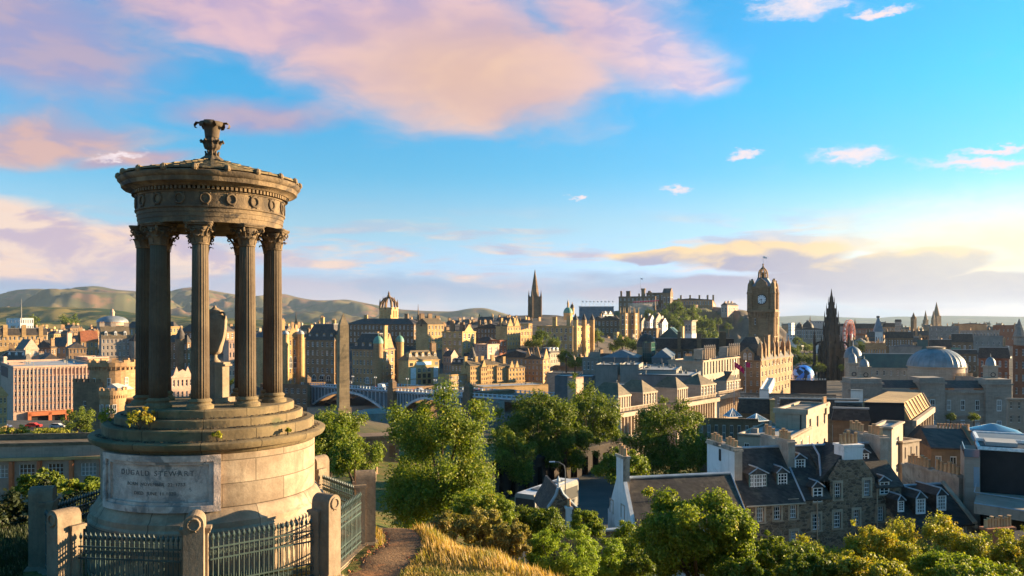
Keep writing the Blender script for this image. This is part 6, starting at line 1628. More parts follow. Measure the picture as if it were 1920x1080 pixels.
surf('harl_grey', (0.40, 0.33, 0.26), (0.28, 0.22, 0.175), 0.6, .9, None, .25, 0, .3, c3=(.13, .11, .09), streak=.4)
surf('near_slate', (0.070, 0.058, 0.050), (0.045, 0.038, 0.035), 0.7, .7, (0.28, 0.17), .25, 0, .4, mort=.55, bvar=.5, spec=.2, c3=(.10, .08, .06))
surf('dressed', (0.42, 0.33, 0.24), (0.32, 0.24, 0.17), 1.0, .9, None, .1, 0, .2)
surf('lead_flash', (0.34, 0.38, 0.42), (0.25, 0.29, 0.33), 1.2, .5, None, 0, 0, .2, metal=.2)
surf('teal_paint', (0.06, 0.14, 0.14), None, 2, .6)
class Front:
    """local frame on a facade: origin at photo column px at distance Y, turned by rz; loc() finds the point of the plane y = yl seen at (px, py)"""
    def __init__(s, name, label, cat, px, Y, rz, zb=0.0):
        s.C = Vector((wx(px, Y), Y)); s.u = Vector((math.cos(rz), math.sin(rz))); s.v = Vector((-math.sin(rz), math.cos(rz)))
        s.root = empty(name, label, cat, (s.C.x, s.C.y, zb), rz); s.zb = zb
    def loc(s, px, py, yl=0.0):
        d = Vector(((px - PX0) / F, 1.0))
        t = (yl + s.C.dot(s.v)) / d.dot(s.v)
        P = d * t
        return (P - s.C).dot(s.u), t * (PY0 - py) / F - s.zb
win12 = win_mesh('window', 0.07, (-.17, .17), (.26, .5, .75), 'white_paint', 'glass', bw=.05)
WIN['sash12'] = win12
WIN['sash8'] = win_mesh('window', 0.08, (0.,), (.26, .5, .75), 'white_paint', 'glass', bw=.06)
def near_window(fr, px, py0, py1, w, yl=0.0, kind='sash12', dress=True, parent=None):
    x, zt = fr.loc(px, py0, yl); _, zb = fr.loc(px, py1, yl)
    o = put_win(kind, parent or fr.root, (x, yl + .14, zb), w, zt - zb)
    return (x - w / 2, x + w / 2, zb, zt), x
def dressings(mb, holes, yl=0.0):
    for x0, x1, b0, b1 in holes:
        mb.box(x0 - .18, x0, yl - .012, yl + .02, b0 - .02, b1 + .22); mb.box(x1, x1 + .18, yl - .012, yl + .02, b0 - .02, b1 + .22)
        mb.box(x0, x1, yl - .012, yl + .02, b1, b1 + .22); mb.box(x0 - .2, x1 + .2, yl - .06, yl + .05, b0 - .14, b0 - .02)
def stack(parent, x0, x1, y0, y1, z0, z1, mat, npot, along='x', pot_h=.75, pr=.15, potrows=1):
    cm = MB().box(x0, x1, y0, y1, z0, z1 - .18).box(x0 - .08, x1 + .08, y0 - .08, y1 + .08, z1 - .18, z1)
    co = cm.build('chimney', mat, parent)
    po = None
    for i in range(npot):
        f = (i + .5) / npot
        p = (x0 + (x1 - x0) * f, (y0 + y1) / 2, z1) if along == 'x' else ((x0 + x1) / 2, y0 + (y1 - y0) * f, z1)
        hgt = pot_h * (1 + .25 * ((i * 7) % 3 - 1) * .6)
        pm = MB(); pots(pm, 0, 0, 0, 0, 1, pr, hgt); pm.build('chimney_pot', 'pot_clay', co, True, loc=p)
    return co
RZ = R(13.0)
sh = Front('stone_house', 'dark rubble stone house with slate roof, white sash windows and a wall-head gable', 'house', 1397, 65, RZ, -19.2)
L = sh.loc
z_e = L(1400, 948)[1]; xl, xr = 0.0, L(1690, 950)[0]
xm = L(1512, 940)[0]; xg0 = L(1556, 930)[0]; xg1 = L(1640, 920)[0]
D = 7.0; rdg = 3.5
z_r = L(1450, 838, rdg)[1]
z_e2 = L(1512, 936)[1]; z_e3 = L(1665, 912)[1]
holes = []
for px, y0, y1, w in ((1426, 947, 979, .62), (1458, 943, 975, .62), (1488, 940, 972, .62), (1489, 996, 1016, .62),
                      (1531, 964, 994, .72), (1571, 906, 936, .62), (1626, 900, 930, .62), (1570, 960, 990, .66), (1606, 956, 984, .58), (1651, 950, 977, .66), (1533, 916, 941, .58), (1656, 903, 926, .58)):
    h, _ = near_window(sh, px, y0, y1, w); holes.append(h)
wl = MB()
wl.wall((0, 0), (1, 0), xr, -3, z_e2, [h for h in holes if h[3] < z_e2], .2, (0, -1))
zg = z_e2
z_ga = L(1598, 862)[1]; xga0 = L(1577, 862)[0]; xga1 = L(1618, 862)[0]; zsh = L(1556, 905)[1]
hi = [h for h in holes if h[3] >= z_e2]
for h in hi:
    pass
wl.v and None
def part_wall(a, b, z0, z1):
    wl.wall((a, 0), (1, 0), b - a, z0, z1, [(h[0] - a, h[1] - a, max(h[2], z0 + .001), min(h[3], z1 - .001)) for h in hi if a < h[0] and h[1] < b and h[2] < z1], .2, (0, -1))
zg1 = max(zsh, z_e3, max(h[3] for h in hi if xg0 < h[0] < xg1) + .15)
part_wall(xg0, xg1, z_e2 + .0001, zg1); part_wall(xg1, xr, z_e2 + .0001, z_e3)
wl.extr([(xg0, zg1), (xg1, zg1), (xga1, z_ga), (xga0, z_ga)], 'y', 0, .5)
wl.quad((0, D, -3), (0, 0, -3), (0, 0, z_e), (0, D, z_e)); wl.quad((xr, 0, -3), (xr, D, -3), (xr, D, z_e3), (xr, 0, z_e3)); wl.quad((xr, D, -3), (0, D, -3), (0, D, z_e), (xr, D, z_e))
wl.add([(0, 0, z_e), (0, D, z_e), (0, rdg, z_r)], [(0, 1, 2)]); wl.add([(xr, 0, z_e3), (xr, D, z_e3), (xr, rdg, z_r)], [(0, 1, 2)])
wl.build('wall', 'rubble', sh.root)
ds = MB(); dressings(ds, holes); ds.build('window_dressings', 'dressed', sh.root)
xs1 = L(1507, 940)[0]
rf = MB()
def slope(mb, x0, x1, ze, zr, y0=-.25, y1=rdg, th=.12):
    mb.add([(x0, y0, ze), (x1, y0, ze), (x1, y1, zr), (x0, y1, zr), (x0, y0, ze - th), (x1, y0, ze - th), (x1, y1, zr - th), (x0, y1, zr - th)], [(0, 1, 2, 3), (7, 6, 5, 4), (4, 5, 1, 0), (5, 6, 2, 1), (6, 7, 3, 2), (7, 4, 0, 3)])
slope(rf, -.1, xs1, z_e + .05, z_r); slope(rf, -.1, xr + .1, z_e + .1, z_r, D + .25, rdg)
slope(rf, xs1 + .002, xg0 + .02, z_e2 + .02, z_r - .05); slope(rf, xg1 - .02, xr + .1, z_e3 + .02, z_r - .05); slope(rf, xg0, xg1, zsh, z_r - .06, .55)
rf.extr([(xga0 - 1.9, zsh + .05), (xga1 + 1.9, zsh + .05), ((xga0 + xga1) / 2, z_ga + 1.0)], 'y', .35, rdg + .3)
roof_o = rf.build('roof', 'near_slate', sh.root)
MB().tube([(-.1, rdg, z_r + .03), (xr, rdg, z_r + .03)], .11, 6).tube([(xs1, -.2, z_e + .12), (xs1, rdg * .9, z_r * .9 + z_e * .1 + .1)], .09, 4).tube([(xga0 - 1.6, .4, zsh + .1), (xga0 - .6, 2.2, z_ga + .1), (xga0 - .4, rdg, z_ga + .9)], .09, 4).build('ridge_flashing', 'lead_flash', roof_o)
MB().tube([(0, -.3, z_e - .02), (xs1, -.3, z_e - .02)], .07, 6).tube([(xm + .95, -.12, z_e2 - .2), (xm + .95, -.12, -1)], .05, 6).tube([(L(1643, 940)[0], -.12, z_e3 - .1), (L(1643, 940)[0], -.12, -1)], .05, 6).build('gutter', 'dressed', sh.root)
# bay dormers and small dormers
def dormer(fr, px0, px1, pyt, pyb, yl, depth, ridge, mat='teal_paint', kind='sash12', roofm='near_slate', bay=False, cheek='near_slate'):
    x0, zb = fr.loc(px0, pyb, yl); x1, _ = fr.loc(px1, pyb, yl); _, zt = fr.loc((px0 + px1) / 2, pyt, yl)
    w = x1 - x0; xc = (x0 + x1) / 2
    m = MB().box(x0, x1, yl + .08, yl + depth, zb - .1, zt)
    d = m.build('dormer', cheek, fr.root)
    r_ = MB()
    ov = .12
    r_.add([(x0 - ov, yl - .12, zt - .02), (xc, yl + .05, zt + ridge), (xc, yl + depth + .9, zt + ridge), (x0 - ov, yl + depth + .3, zt - .02)], [(0, 1, 2, 3)])
    r_.add([(x1 + ov, yl - .12, zt - .02), (xc, yl + .05, zt + ridge), (xc, yl + depth + .9, zt + ridge), (x1 + ov, yl + depth + .3, zt - .02)], [(3, 2, 1, 0)])
    r_.add([(x0 - ov, yl - .12, zt - .02), (x1 + ov, yl - .12, zt - .02), (xc, yl + .05, zt + ridge)], [(0, 1, 2)])
    r_.build('dormer_roof', roofm, d)
    MB().tube([(x0 - ov, yl - .13, zt), (xc, yl + .03, zt + ridge + .02), (x1 + ov, yl - .13, zt)], .055, 5).tube([(xc, yl + .05, zt + ridge + .02), (xc, yl + depth + .8, zt + ridge + .02)], .07, 5).build('flashing', 'lead_flash', d)
    fm = MB().box(x0, x1, yl - .02, yl + .079, zb - .1, zb).box(x0, x0 + .07, yl - .02, yl + .079, zb, zt - .06).box(x1 - .07, x1, yl - .02, yl + .079, zb, zt - .06).box(x0, x1, yl - .02, yl + .079, zt - .06, zt)
    fm.build('casing', mat, d)
    if bay:
        o = put_win(kind, d, (xc, yl - .03, zb), w * .48, zt - zb - .08)
        for f in (.13, .87): put_win('sash8', d, (x0 + w * f, yl - .0, zb), w * .2, zt - zb - .08)
    else: put_win(kind, d, (xc, yl - .03, zb), w * .86, zt - zb - .08)
    return d
dormer(sh, 1405, 1438, 888, 920, .9, 1.6, .45, bay=True)
dormer(sh, 1457, 1477, 886, 912, 1.0, 1.5, .42)
dormer(sh, 1490, 1510, 860, 884, 2.0, 1.5, .40, mat='white_paint')
dormer(sh, 1523, 1543, 913, 942, -.06, 1.8, .45, mat='dressed', kind='sash8')
dormer(sh, 1613, 1629, 849, 872, 2.2, 1.2, .35, mat='white_paint', kind='sash8')
dormer(sh, 1648, 1668, 902, 927, -.06, 1.6, .4, mat='dressed', kind='sash8')
# chimney walls
zt_ = L(1383, 847, 1.4)[1]; x0 = L(1377, 860, 1.4)[0]; x1 = L(1391, 860, 1.4)[0]
cw1 = MB().box(x0, x1, 1.4, 6.3, z_e - 2.5, zt_)
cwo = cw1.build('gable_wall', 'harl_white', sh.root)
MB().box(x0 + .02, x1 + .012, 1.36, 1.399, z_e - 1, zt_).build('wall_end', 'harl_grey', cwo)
MB().box(x0 - .04, x0 - .005, 3.7, 4.05, zt_ - 1.15, zt_ - .15).build('slit_window', 'black_paint', cwo)
MB().box(x0 - .1, x1 + .1, 1.3, 6.4, zt_, zt_ + .16).build('coping', 'harl_grey', cwo)
for k_, (y0, n) in enumerate(((1.5, 4), (4.2, 4))):
    stack(cwo, x0, x1, y0, y0 + 2.0, zt_ + .16, zt_ + .35, 'harl_grey', n, 'y', .62)
zt_ = L(1484, 832, 2.0)[1]; x0 = L(1478, 850, 2.0)[0]; x1 = L(1491, 850, 2.0)[0]
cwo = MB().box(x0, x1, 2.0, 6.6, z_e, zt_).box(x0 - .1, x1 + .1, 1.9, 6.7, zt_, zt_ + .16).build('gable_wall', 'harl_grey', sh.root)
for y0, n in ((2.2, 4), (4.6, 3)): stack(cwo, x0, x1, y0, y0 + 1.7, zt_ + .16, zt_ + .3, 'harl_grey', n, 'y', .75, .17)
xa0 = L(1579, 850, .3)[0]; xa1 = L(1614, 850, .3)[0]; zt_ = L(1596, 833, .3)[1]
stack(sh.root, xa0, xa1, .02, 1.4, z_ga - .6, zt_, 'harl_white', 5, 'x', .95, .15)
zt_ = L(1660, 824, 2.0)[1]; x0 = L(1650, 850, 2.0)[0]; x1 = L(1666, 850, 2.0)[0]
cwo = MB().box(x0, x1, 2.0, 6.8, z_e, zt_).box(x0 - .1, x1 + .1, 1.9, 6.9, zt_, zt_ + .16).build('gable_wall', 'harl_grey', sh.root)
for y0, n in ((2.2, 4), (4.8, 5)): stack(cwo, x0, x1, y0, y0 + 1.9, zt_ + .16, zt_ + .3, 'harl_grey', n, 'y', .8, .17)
# lower slate house to the right
sr = Front('slate_roofed_house', 'low house with slate roof and white gabled dormers right of the stone house', 'house', 1692, 66, RZ, -20)
L = sr.loc
xr2 = L(1822, 980)[0]; z_e = L(1800, 984)[1]; z_r = L(1745, 908, 3.4)[1]
h2, _ = near_window(sr, 1803, 986, 1010, .7)
wl = MB().wall((0, 0), (1, 0), xr2, -3, z_e, [h2], .2, (0, -1))
wl.quad((xr2, 0, -3), (xr2, 6.8, -3), (xr2, 6.8, z_e), (xr2, 0, z_e)); wl.quad((xr2, 6.8, -3), (0, 6.8, -3), (0, 6.8, z_e), (xr2, 6.8, z_e)); wl.quad((0, 6.8, -3), (0, 0, -3), (0, 0, z_e), (0, 6.8, z_e))
wl.add([(xr2, 0, z_e), (xr2, 6.8, z_e), (xr2, 3.4, z_r)], [(0, 1, 2)]); wl.add([(0, 0, z_e), (0, 6.8, z_e), (0, 3.4, z_r)], [(0, 2, 1)])
wl.build('wall', 'rubble', sr.root)
ds = MB(); dressings(ds, [h2]); ds.build('window_dressings', 'dressed', sr.root)
rf = MB(); slope(rf, -.05, xr2 + .1, z_e + .05, z_r, -.25, 3.4); slope(rf, -.05, xr2 + .1, z_e + .05, z_r, 7.05, 3.4)
ro = rf.build('roof', 'near_slate', sr.root)
MB().tube([(-.05, 3.4, z_r + .03), (xr2, 3.4, z_r + .03)], .1, 6).build('ridge_flashing', 'lead_flash', ro)
MB().box(xr2 + .1, xr2 + .35, -.3, 3.4, z_e - .3, z_e - .0).add([(xr2 - .1, -.28, z_e + .08), (xr2 + .3, -.28, z_e + .08), (xr2 + .3, 3.4, z_r + .1), (xr2 - .1, 3.4, z_r + .1), (xr2 - .1, -.28, z_e + .25), (xr2 + .3, -.28, z_e + .25), (xr2 + .3, 3.4, z_r + .25), (xr2 - .1, 3.4, z_r + .25)], [(0, 3, 2, 1), (4, 5, 6, 7), (0, 1, 5, 4), (1, 2, 6, 5), (2, 3, 7, 6), (3, 0, 4, 7)]).build('skew', 'dressed', ro)
dormer(sr, 1718, 1735, 934, 962, .6, 2.2, .55, mat='white_paint', kind='sash12')
dormer(sr, 1757, 1774, 928, 956, .65, 2.2, .55, mat='white_paint', kind='sash12')
dormer(sr, 1684, 1695, 938, 958, .5, 1.5, .4, mat='white_paint', kind='sash8')
zt_ = L(1800, 898, 3.0)[1]; x0 = L(1798, 910, 3.0)[0]; x1 = L(1809, 910, 3.0)[0]
cwo = MB().box(x0, x1, 3.0, 10.2, z_e - 1, zt_).box(x0 - .1, x1 + .1, 2.9, 10.3, zt_, zt_ + .16).build('gable_wall', 'harl_grey', sr.root)
for y0, n in ((3.2, 6), (6.8, 7)): stack(cwo, x0, x1, y0, y0 + 2.9, zt_ + .16, zt_ + .3, 'harl_grey', n, 'y', .85, .19)
# red pots on a chimney near the right bottom corner
rc = Front('brick_chimney_house', 'small house top with a red chimney and terracotta pots behind the right trees', 'house', 1852, 52, RZ, -20)
L = rc.loc
zt_ = L(1875, 990)[1]; x0, x1 = L(1853, 1000)[0], L(1902, 1000)[0]
MB().box(x0 - 2, x1 + 4, .6, 4, -4, L(1875, 1030, .6)[1]).extr([(.5, L(1875, 1030, .6)[1]), (4.1, L(1875, 1030, .6)[1]), (2.3, L(1875, 1012, .6)[1])], 'x', x0 - 2.1, x1 + 4.1).build('body', 'near_slate', rc.root)
stack(rc.root, x0, x1, 0, .6, -2, zt_, 'brick_red', 9, 'x', .62, .13)
# white cottage
wc = Front('white_cottage', 'white harled cottage with a tall gable chimney and plain slate roof', 'house', 1187, 58.5, RZ, -20.5)
L = wc.loc
Dc = 5.4; rd = 2.7
z_e = L(1403, 980)[1]; xr = L(1400, 980)[0]; z_r = L(1262, 893, rd)[1]
wl = MB()
gz0 = .0
def gy(px, py):                                   # point on the left gable plane (x = 0)
    d = Vector(((px - PX0) / F, 1.0)); t = wc.C.dot(wc.u) / d.dot(wc.u); P = d * t
    return (P - wc.C).dot(wc.v), t * (PY0 - py) / F - wc.zb
hol = []
for px, y0, y1 in ((1147, 938, 962), (1168, 948, 972)):
    y_, zt = gy(px, y0); _, zb = gy(px, y1)
    hol.append((y_ - .3, y_ + .3, zb, zt))
    put_win('sash8', wc.root, (.16, y_, zb), .6, zt - zb, -math.pi / 2)
wl.wall((0, Dc), (0, -1), Dc, -3, z_e, [(Dc - h[1], Dc - h[0], h[2], min(h[3], z_e - .02)) for h in hol], .18, (-1, 0))
wl.wall((0, 0), (1, 0), xr, -3, z_e, [], .2, (0, -1)); wl.quad((xr, 0, -3), (xr, Dc, -3), (xr, Dc, z_e), (xr, 0, z_e)); wl.quad((xr, Dc, -3), (0, Dc, -3), (0, Dc, z_e), (xr, Dc, z_e))
wl.extr([(-.02, z_e + .001), (Dc + .02, z_e + .001), (rd + .6, z_r + .15), (rd - .6, z_r + .15)], 'x', -.001, .3); wl.add([(xr, 0, z_e), (xr, Dc, z_e), (xr, rd, z_r)], [(0, 1, 2)])
wl.build('wall', 'harl_white', wc.root)
for y0, y1, zb, zt in hol: MB().box(-.03, -.002, y0 - .12, y0, zb, zt + .1).box(-.03, -.002, y1, y1 + .12, zb, zt + .1).box(-.03, -.002, y0, y1, zt, zt + .1).build('window_surround', 'harl_grey', wc.root)
rf = MB(); slope(rf, .31, xr + .15, z_e + .05, z_r, -.3, rd); slope(rf, .31, xr + .15, z_e + .05, z_r, Dc + .3, rd)
ro = rf.build('roof', 'near_slate', wc.root)
rg = MB().tube([(.3, rd, z_r + .05), (xr + .1, rd, z_r + .05)], .12, 6)
rg.build('ridge', 'lead_flash', ro)
for px, py in ((1252, 905), (1240, 925)):
    x, z = L(px, py, 1.6); zz = z_e + (z_r - z_e) * (1.9 / (rd + .3))
    MB().box(x - .22, x + .22, 1.3, 1.32, zz - .25, zz + .35).box(x - .26, x + .26, 1.26, 1.34, zz - .33, zz - .25).build('rooflight', 'lead_flash', ro)
x0 = -.02; x1 = L(1180, 880, rd - .7)[0]
zt_ = L(1168, 861, rd - .7)[1]
MB().box(x0, x1, rd - .72, rd + .72, z_r - .9, zt_).build('chimney_stack', 'harl_white', wc.root)
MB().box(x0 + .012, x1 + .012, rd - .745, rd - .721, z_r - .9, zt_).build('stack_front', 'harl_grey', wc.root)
stack(wc.root, x0, x1, rd - .72, rd + .72, zt_, zt_ + .2, 'harl_grey', 3, 'y', .7, .15)
MB().tube([(-.05, -.3, z_e), (xr + .1, -.3, z_e)], .06, 6).tube([(xr + .12, -.3, z_e), (xr + .12, rd, z_r + .02)], .06, 5).build('gutter', 'lead_flash', wc.root)
# small house with an ogee gable further down
og = Front('ogee_gable_house', 'small rubble house with a curved ogee gable and one orange pot', 'house', 1022, 62, R(8), -21.5)
L = og.loc
pts = [L(px, py) for px, py in ((1022, 965), (1028, 950), (1036, 938), (1042, 928), (1046, 914), (1050, 914), (1056, 926), (1068, 938), (1080, 950), (1090, 962), (1100, 975), (1110, 984))]
x0, x1 = pts[0][0], pts[-1][0]; zb_ = -4
MB().extr([(x0, zb_), (x1, zb_)] + pts[::-1], 'y', 0, .4).build('gable', 'rubble', og.root)
MB().tube([(p[0], -.05, p[1]) for p in pts], .12, 6).build('coping', 'lead_flash', og.root)
rf = MB(); vs = [(p[0], .41, p[1] - .1) for p in pts] + [(p[0], 5.5, p[1] - .1) for p in pts]; n = len(pts)
rf.add(vs, [(i, i + 1, n + i + 1, n + i) for i in range(n - 1)]); rf.box(x0, x1, .42, 5.4, zb_, pts[-1][1] - .4); rf.build('roof', 'near_slate', og.root, True)
stack(og.root, L(1060, 965)[0], L(1070, 965)[0], -.5, -.05, 0, L(1065, 948)[1], 'harl_white', 1, 'x', .7, .14)
MB().lathe([(.12, L(1047, 914)[1]), (.05, L(1047, 905)[1]), (.16, L(1047, 903)[1]), (.02, L(1047, 893)[1])], 8, c=(L(1048, 914)[0], .2)).build('finial', 'lead_flash', og.root)
lw = empty('garden_wall', 'low pale-topped garden wall below the ogee gable house', 'wall', (wx(1045, 56), 56, wz(1002, 56)), RZ)
MB().box(0, 4.6, 0, .35, -3, 0).build('wall', 'rubble', lw); MB().box(-.1, 4.7, -.06, .41, 0.0, .12).build('coping', 'lead_flash', lw)
# dark modern building with a glazed terrace at the right edge
mbd = Front('modern_house', 'black and concrete modern building with a glazed roof terrace at the right edge', 'modern building', 1828, 66, R(-27), -22)
L = mbd.loc
xb0 = L(1838, 900, 5)[0]; xb1 = xb0 + 9; zt_ = L(1880, 838, 5)[1]
MB().box(xb0, xb1, 5, 13, -4, zt_).build('black_block', 'black_paint', mbd.root)
wm_ = MB()
for (px0, px1, py0, py1, yy, dd, th) in ((1836, 1960, 838, 832, 4.8, 3.5, .2), (1832, 1960, 822, 812, 8.2, 5.0, .22)):
    xa_, z_ = L(px0, py0, yy)
    wm_.box(xa_, xb1 + .3, yy, yy + dd, z_ - th, z_)
wm_.build('roof_deck', 'zinc', mbd.root)
we_ = MB()
for (px0, py0, yy, dd) in ((1836, 838, 4.8, 3.5), (1832, 822, 8.2, 5.0)):
    xa_, z_ = L(px0, py0, yy); x1_ = xb1 + .3
    we_.box(xa_ - .1, x1_, yy - .1, yy + .12, z_ - .22, z_ + .06).box(xa_ - .1, xa_ + .16, yy + .121, yy + dd, z_ - .22, z_ + .06).box(xa_, x1_, yy + dd - .2, yy + dd, z_ + .002, z_ + .1)
we_.build('roof_edge', 'white_paint', mbd.root)
xs_, zs_ = L(1848, 836, 5.2); MB().box(xs_, xs_ + 2.4, 5.2, 8, zt_ + .02, zt_ + .35).build('rooflight', 'roof_pale', mbd.root)
xc0, zc1 = L(1808, 856, 3.5); xc1 = L(1838, 856, 3.5)[0]
MB().box(xc0, xc1 - .01, 3.5, 11, -4, zc1).build('concrete_wing', 'stone_grey', mbd.root)
MB().box(xc0, xc1 - .05, 3.4, 3.45, zc1, zc1 + .7).box(xc0, xc0 + .06, 3.46, 8, zc1, zc1 + .7).build('glass_rail', 'glass_blue', mbd.root)
xw, zw = L(1826, 910, 3.5); MB().box(xw - .02, xw + .42, 3.42, 3.49, zw - .1, zw + 1.6).build('window', 'glass_blue', mbd.root)
z0s = L(1828, 962, -.5)[1]; z1s = L(1828, 944, -.5)[1]
MB().hexa([(-.1, -.6, z0s), (6.5, -3.2, z0s), (9.5, 4.8, z0s), (.4, 4.8, z0s)], [(-.1, -.6, z1s), (6.5, -3.2, z1s), (9.5, 4.8, z1s), (.4, 4.8, z1s)]).build('terrace_slab', 'stone_grey', mbd.root)
MB().tube([(-.08, -.58, z1s + .95), (6.5, -3.18, z1s + .95)], .04, 5).tube([(-.08, -.58, z1s + .95), (.4, 4.8, z1s + .95)], .04, 5).tube([(-.08, -.58, z1s + .04), (6.5, -3.18, z1s + .04)], .06, 5).build('rail', 'lead_flash', mbd.root)
MB().box(.8, 7, 1.2, 4.2, -4, z0s - .01).build('dark_undercroft', 'black_paint', mbd.root)
MB().box(4.4, 8, -1.0, 4, -4, z0s - .01).build('pier', 'stone_grey', mbd.root)

# ------------------------------------------------------------------ bridge, long government roof, castellated house, road and cars
Yl, Yr = 452, 318
bx0, bx1 = wx(574, Yl), wx(930, Yr)
bdir = Vector((bx1 - bx0, Yr - Yl)); BL = bdir.length; brz = math.atan2(bdir.y, bdir.x)
bz0, bz1 = wz(722, Yl), wz(746, Yr)
brg = empty('arched_bridge', 'blue-grey iron bridge with long shallow arches and stone piers crossing the valley', 'bridge', (bx0, Yl, bz0), brz)
slope_ = (bz1 - bz0) / BL
surf('arch_pale', (0.62, 0.57, 0.54), None, 0.2, .6)
surf('bridge_blue', (0.50, 0.54, 0.58), (0.40, 0.44, 0.48), 0.2, .6, None, 0, 0, .15, streak=.2)
surf('bridge_dark', (0.10, 0.14, 0.16), None, 0.2, .6)
W_ = 22
def bz(x): return x * slope_
dk = MB(); dk.hexa([(-8, 0, bz(-8) - 1.4), (BL + 20, 0, bz(BL + 20) - 1.4), (BL + 20, W_, bz(BL + 20) - 1.4), (-8, W_, bz(-8) - 1.4)], [(-8, 0, bz(-8)), (BL + 20, 0, bz(BL + 20)), (BL + 20, W_, bz(BL + 20)), (-8, W_, bz(-8))])
dk.build('deck', 'roof_felt', brg)
pr = MB()
for y in (-.25, W_ - .1):
    n = int(BL / 3)
    for i in range(n + 8):
        x = -6 + i * 3.0
        pr.box(x, x + .4, y - .05, y + .4, bz(x) - .3, bz(x) + 1.5)
        pr.hexa([(x, y + .05, bz(x) - .4), (x + 3, y + .05, bz(x + 3) - .4), (x + 3, y + .3, bz(x + 3) - .4), (x, y + .3, bz(x) - .4)], [(x, y + .05, bz(x) + .25), (x + 3, y + .05, bz(x + 3) + .25), (x + 3, y + .3, bz(x + 3) + .25), (x, y + .3, bz(x) + .25)])
        pr.hexa([(x, y, bz(x) + 1.1), (x + 3, y, bz(x + 3) + 1.1), (x + 3, y + .35, bz(x + 3) + 1.1), (x, y + .35, bz(x) + 1.1)], [(x, y, bz(x) + 1.35), (x + 3, y, bz(x + 3) + 1.35), (x + 3, y + .35, bz(x + 3) + 1.35), (x, y + .35, bz(x) + 1.35)])
pr.build('parapet', 'bridge_blue', brg)
def xb(px):                                        # along the bridge from a photo column
    u = (px - PX0) / F; d = bdir.normalized()
    return (u * Yl - bx0) / (d.x - u * d.y)
piers_ = [xb(578), xb(737), xb(880)]
for k_ in range(len(piers_)):
    x = piers_[k_]
    m = MB().box(x - 2.6, x + 2.6, -1.6, W_ + 1, -22, bz(x) + 1.6).box(x - 1.9, x + 1.9, -1.4, .8, bz(x) + 1.6, bz(x) + 4.0).add([(x - 2.1, -1.6, bz(x) + 4), (x + 2.1, -1.6, bz(x) + 4), (x + 2.1, 1, bz(x) + 4), (x - 2.1, 1, bz(x) + 4), (x, -.3, bz(x) + 6)], [(0, 1, 4), (1, 2, 4), (2, 3, 4), (3, 0, 4), (3, 2, 1, 0)])
    m.build('pier', 'stone_dark', brg)
    if k_ == len(piers_) - 1: continue
    xa_, xc_ = x + 2.6, piers_[k_ + 1] - 2.6
    n = 24
    am = MB(); sp = MB(); pts = []
    for i in range(n + 1):
        f = i / n; xx = xa_ + (xc_ - xa_) * f
        pts.append((xx, bz(xx) - 12.5 + 9.8 * (1 - (2 * f - 1) ** 2)))
    for y in (0, W_ * .33, W_ * .66, W_ - .8):
        am = MB()
        for i in range(n):
            (x0, z0), (x1, z1) = pts[i], pts[i + 1]
            am.hexa([(x0, y - .3, z0), (x1, y - .3, z1), (x1, y + .6, z1), (x0, y + .6, z0)], [(x0, y - .3, z0 + 1.1), (x1, y - .3, z1 + 1.1), (x1, y + .6, z1 + 1.1), (x0, y + .6, z0 + 1.1)])
        am.build('arch_rib', 'arch_pale', brg)
    nn_ = 22
    for i in range(nn_):
        f = (i + .5) / nn_; xx = xa_ + (xc_ - xa_) * f
        zz = bz(xx) - 12.5 + 9.8 * (1 - (2 * f - 1) ** 2) + 1.1; zt = bz(xx) - .5
        if zt - zz > 1.2:
            sp.box(xx - .14, xx + .14, -.05, .2, zz, zt - .3)
            if i + 1 < nn_:
                dx_ = (xc_ - xa_) / nn_
                sp.tube([(xx + dx_ * (.5 - .5 * math.cos(t)), .05, zt - .9 + .75 * math.sin(t)) for t in [j * math.pi / 6 for j in range(7)]], .13, 4)
    sp.box(xa_, xc_, .3, .4, bz(xa_) - 13.5, bz(xa_) - 13)
    sp.build('spandrel_columns', 'bridge_blue', brg)
    wb_ = MB()
    for i in range(n):
        (x0, z0), (x1, z1) = pts[i], pts[i + 1]
        if bz(x0) - .6 - z0 > 1.9 or bz(x1) - .6 - z1 > 1.9: wb_.quad((x0, .9, z0 + 1), (x1, .9, z1 + 1), (x1, .9, bz(x1) - .5), (x0, .9, bz(x0) - .5))
    wb_.build('web', 'bridge_dark', brg)
def on_bridge(x, y): 
    p = Vector((bx0, Yl)) + bdir.normalized() * x + Vector((-bdir.normalized().y, bdir.normalized().x)) * y
    return (p.x, p.y, bz0 + bz(x))
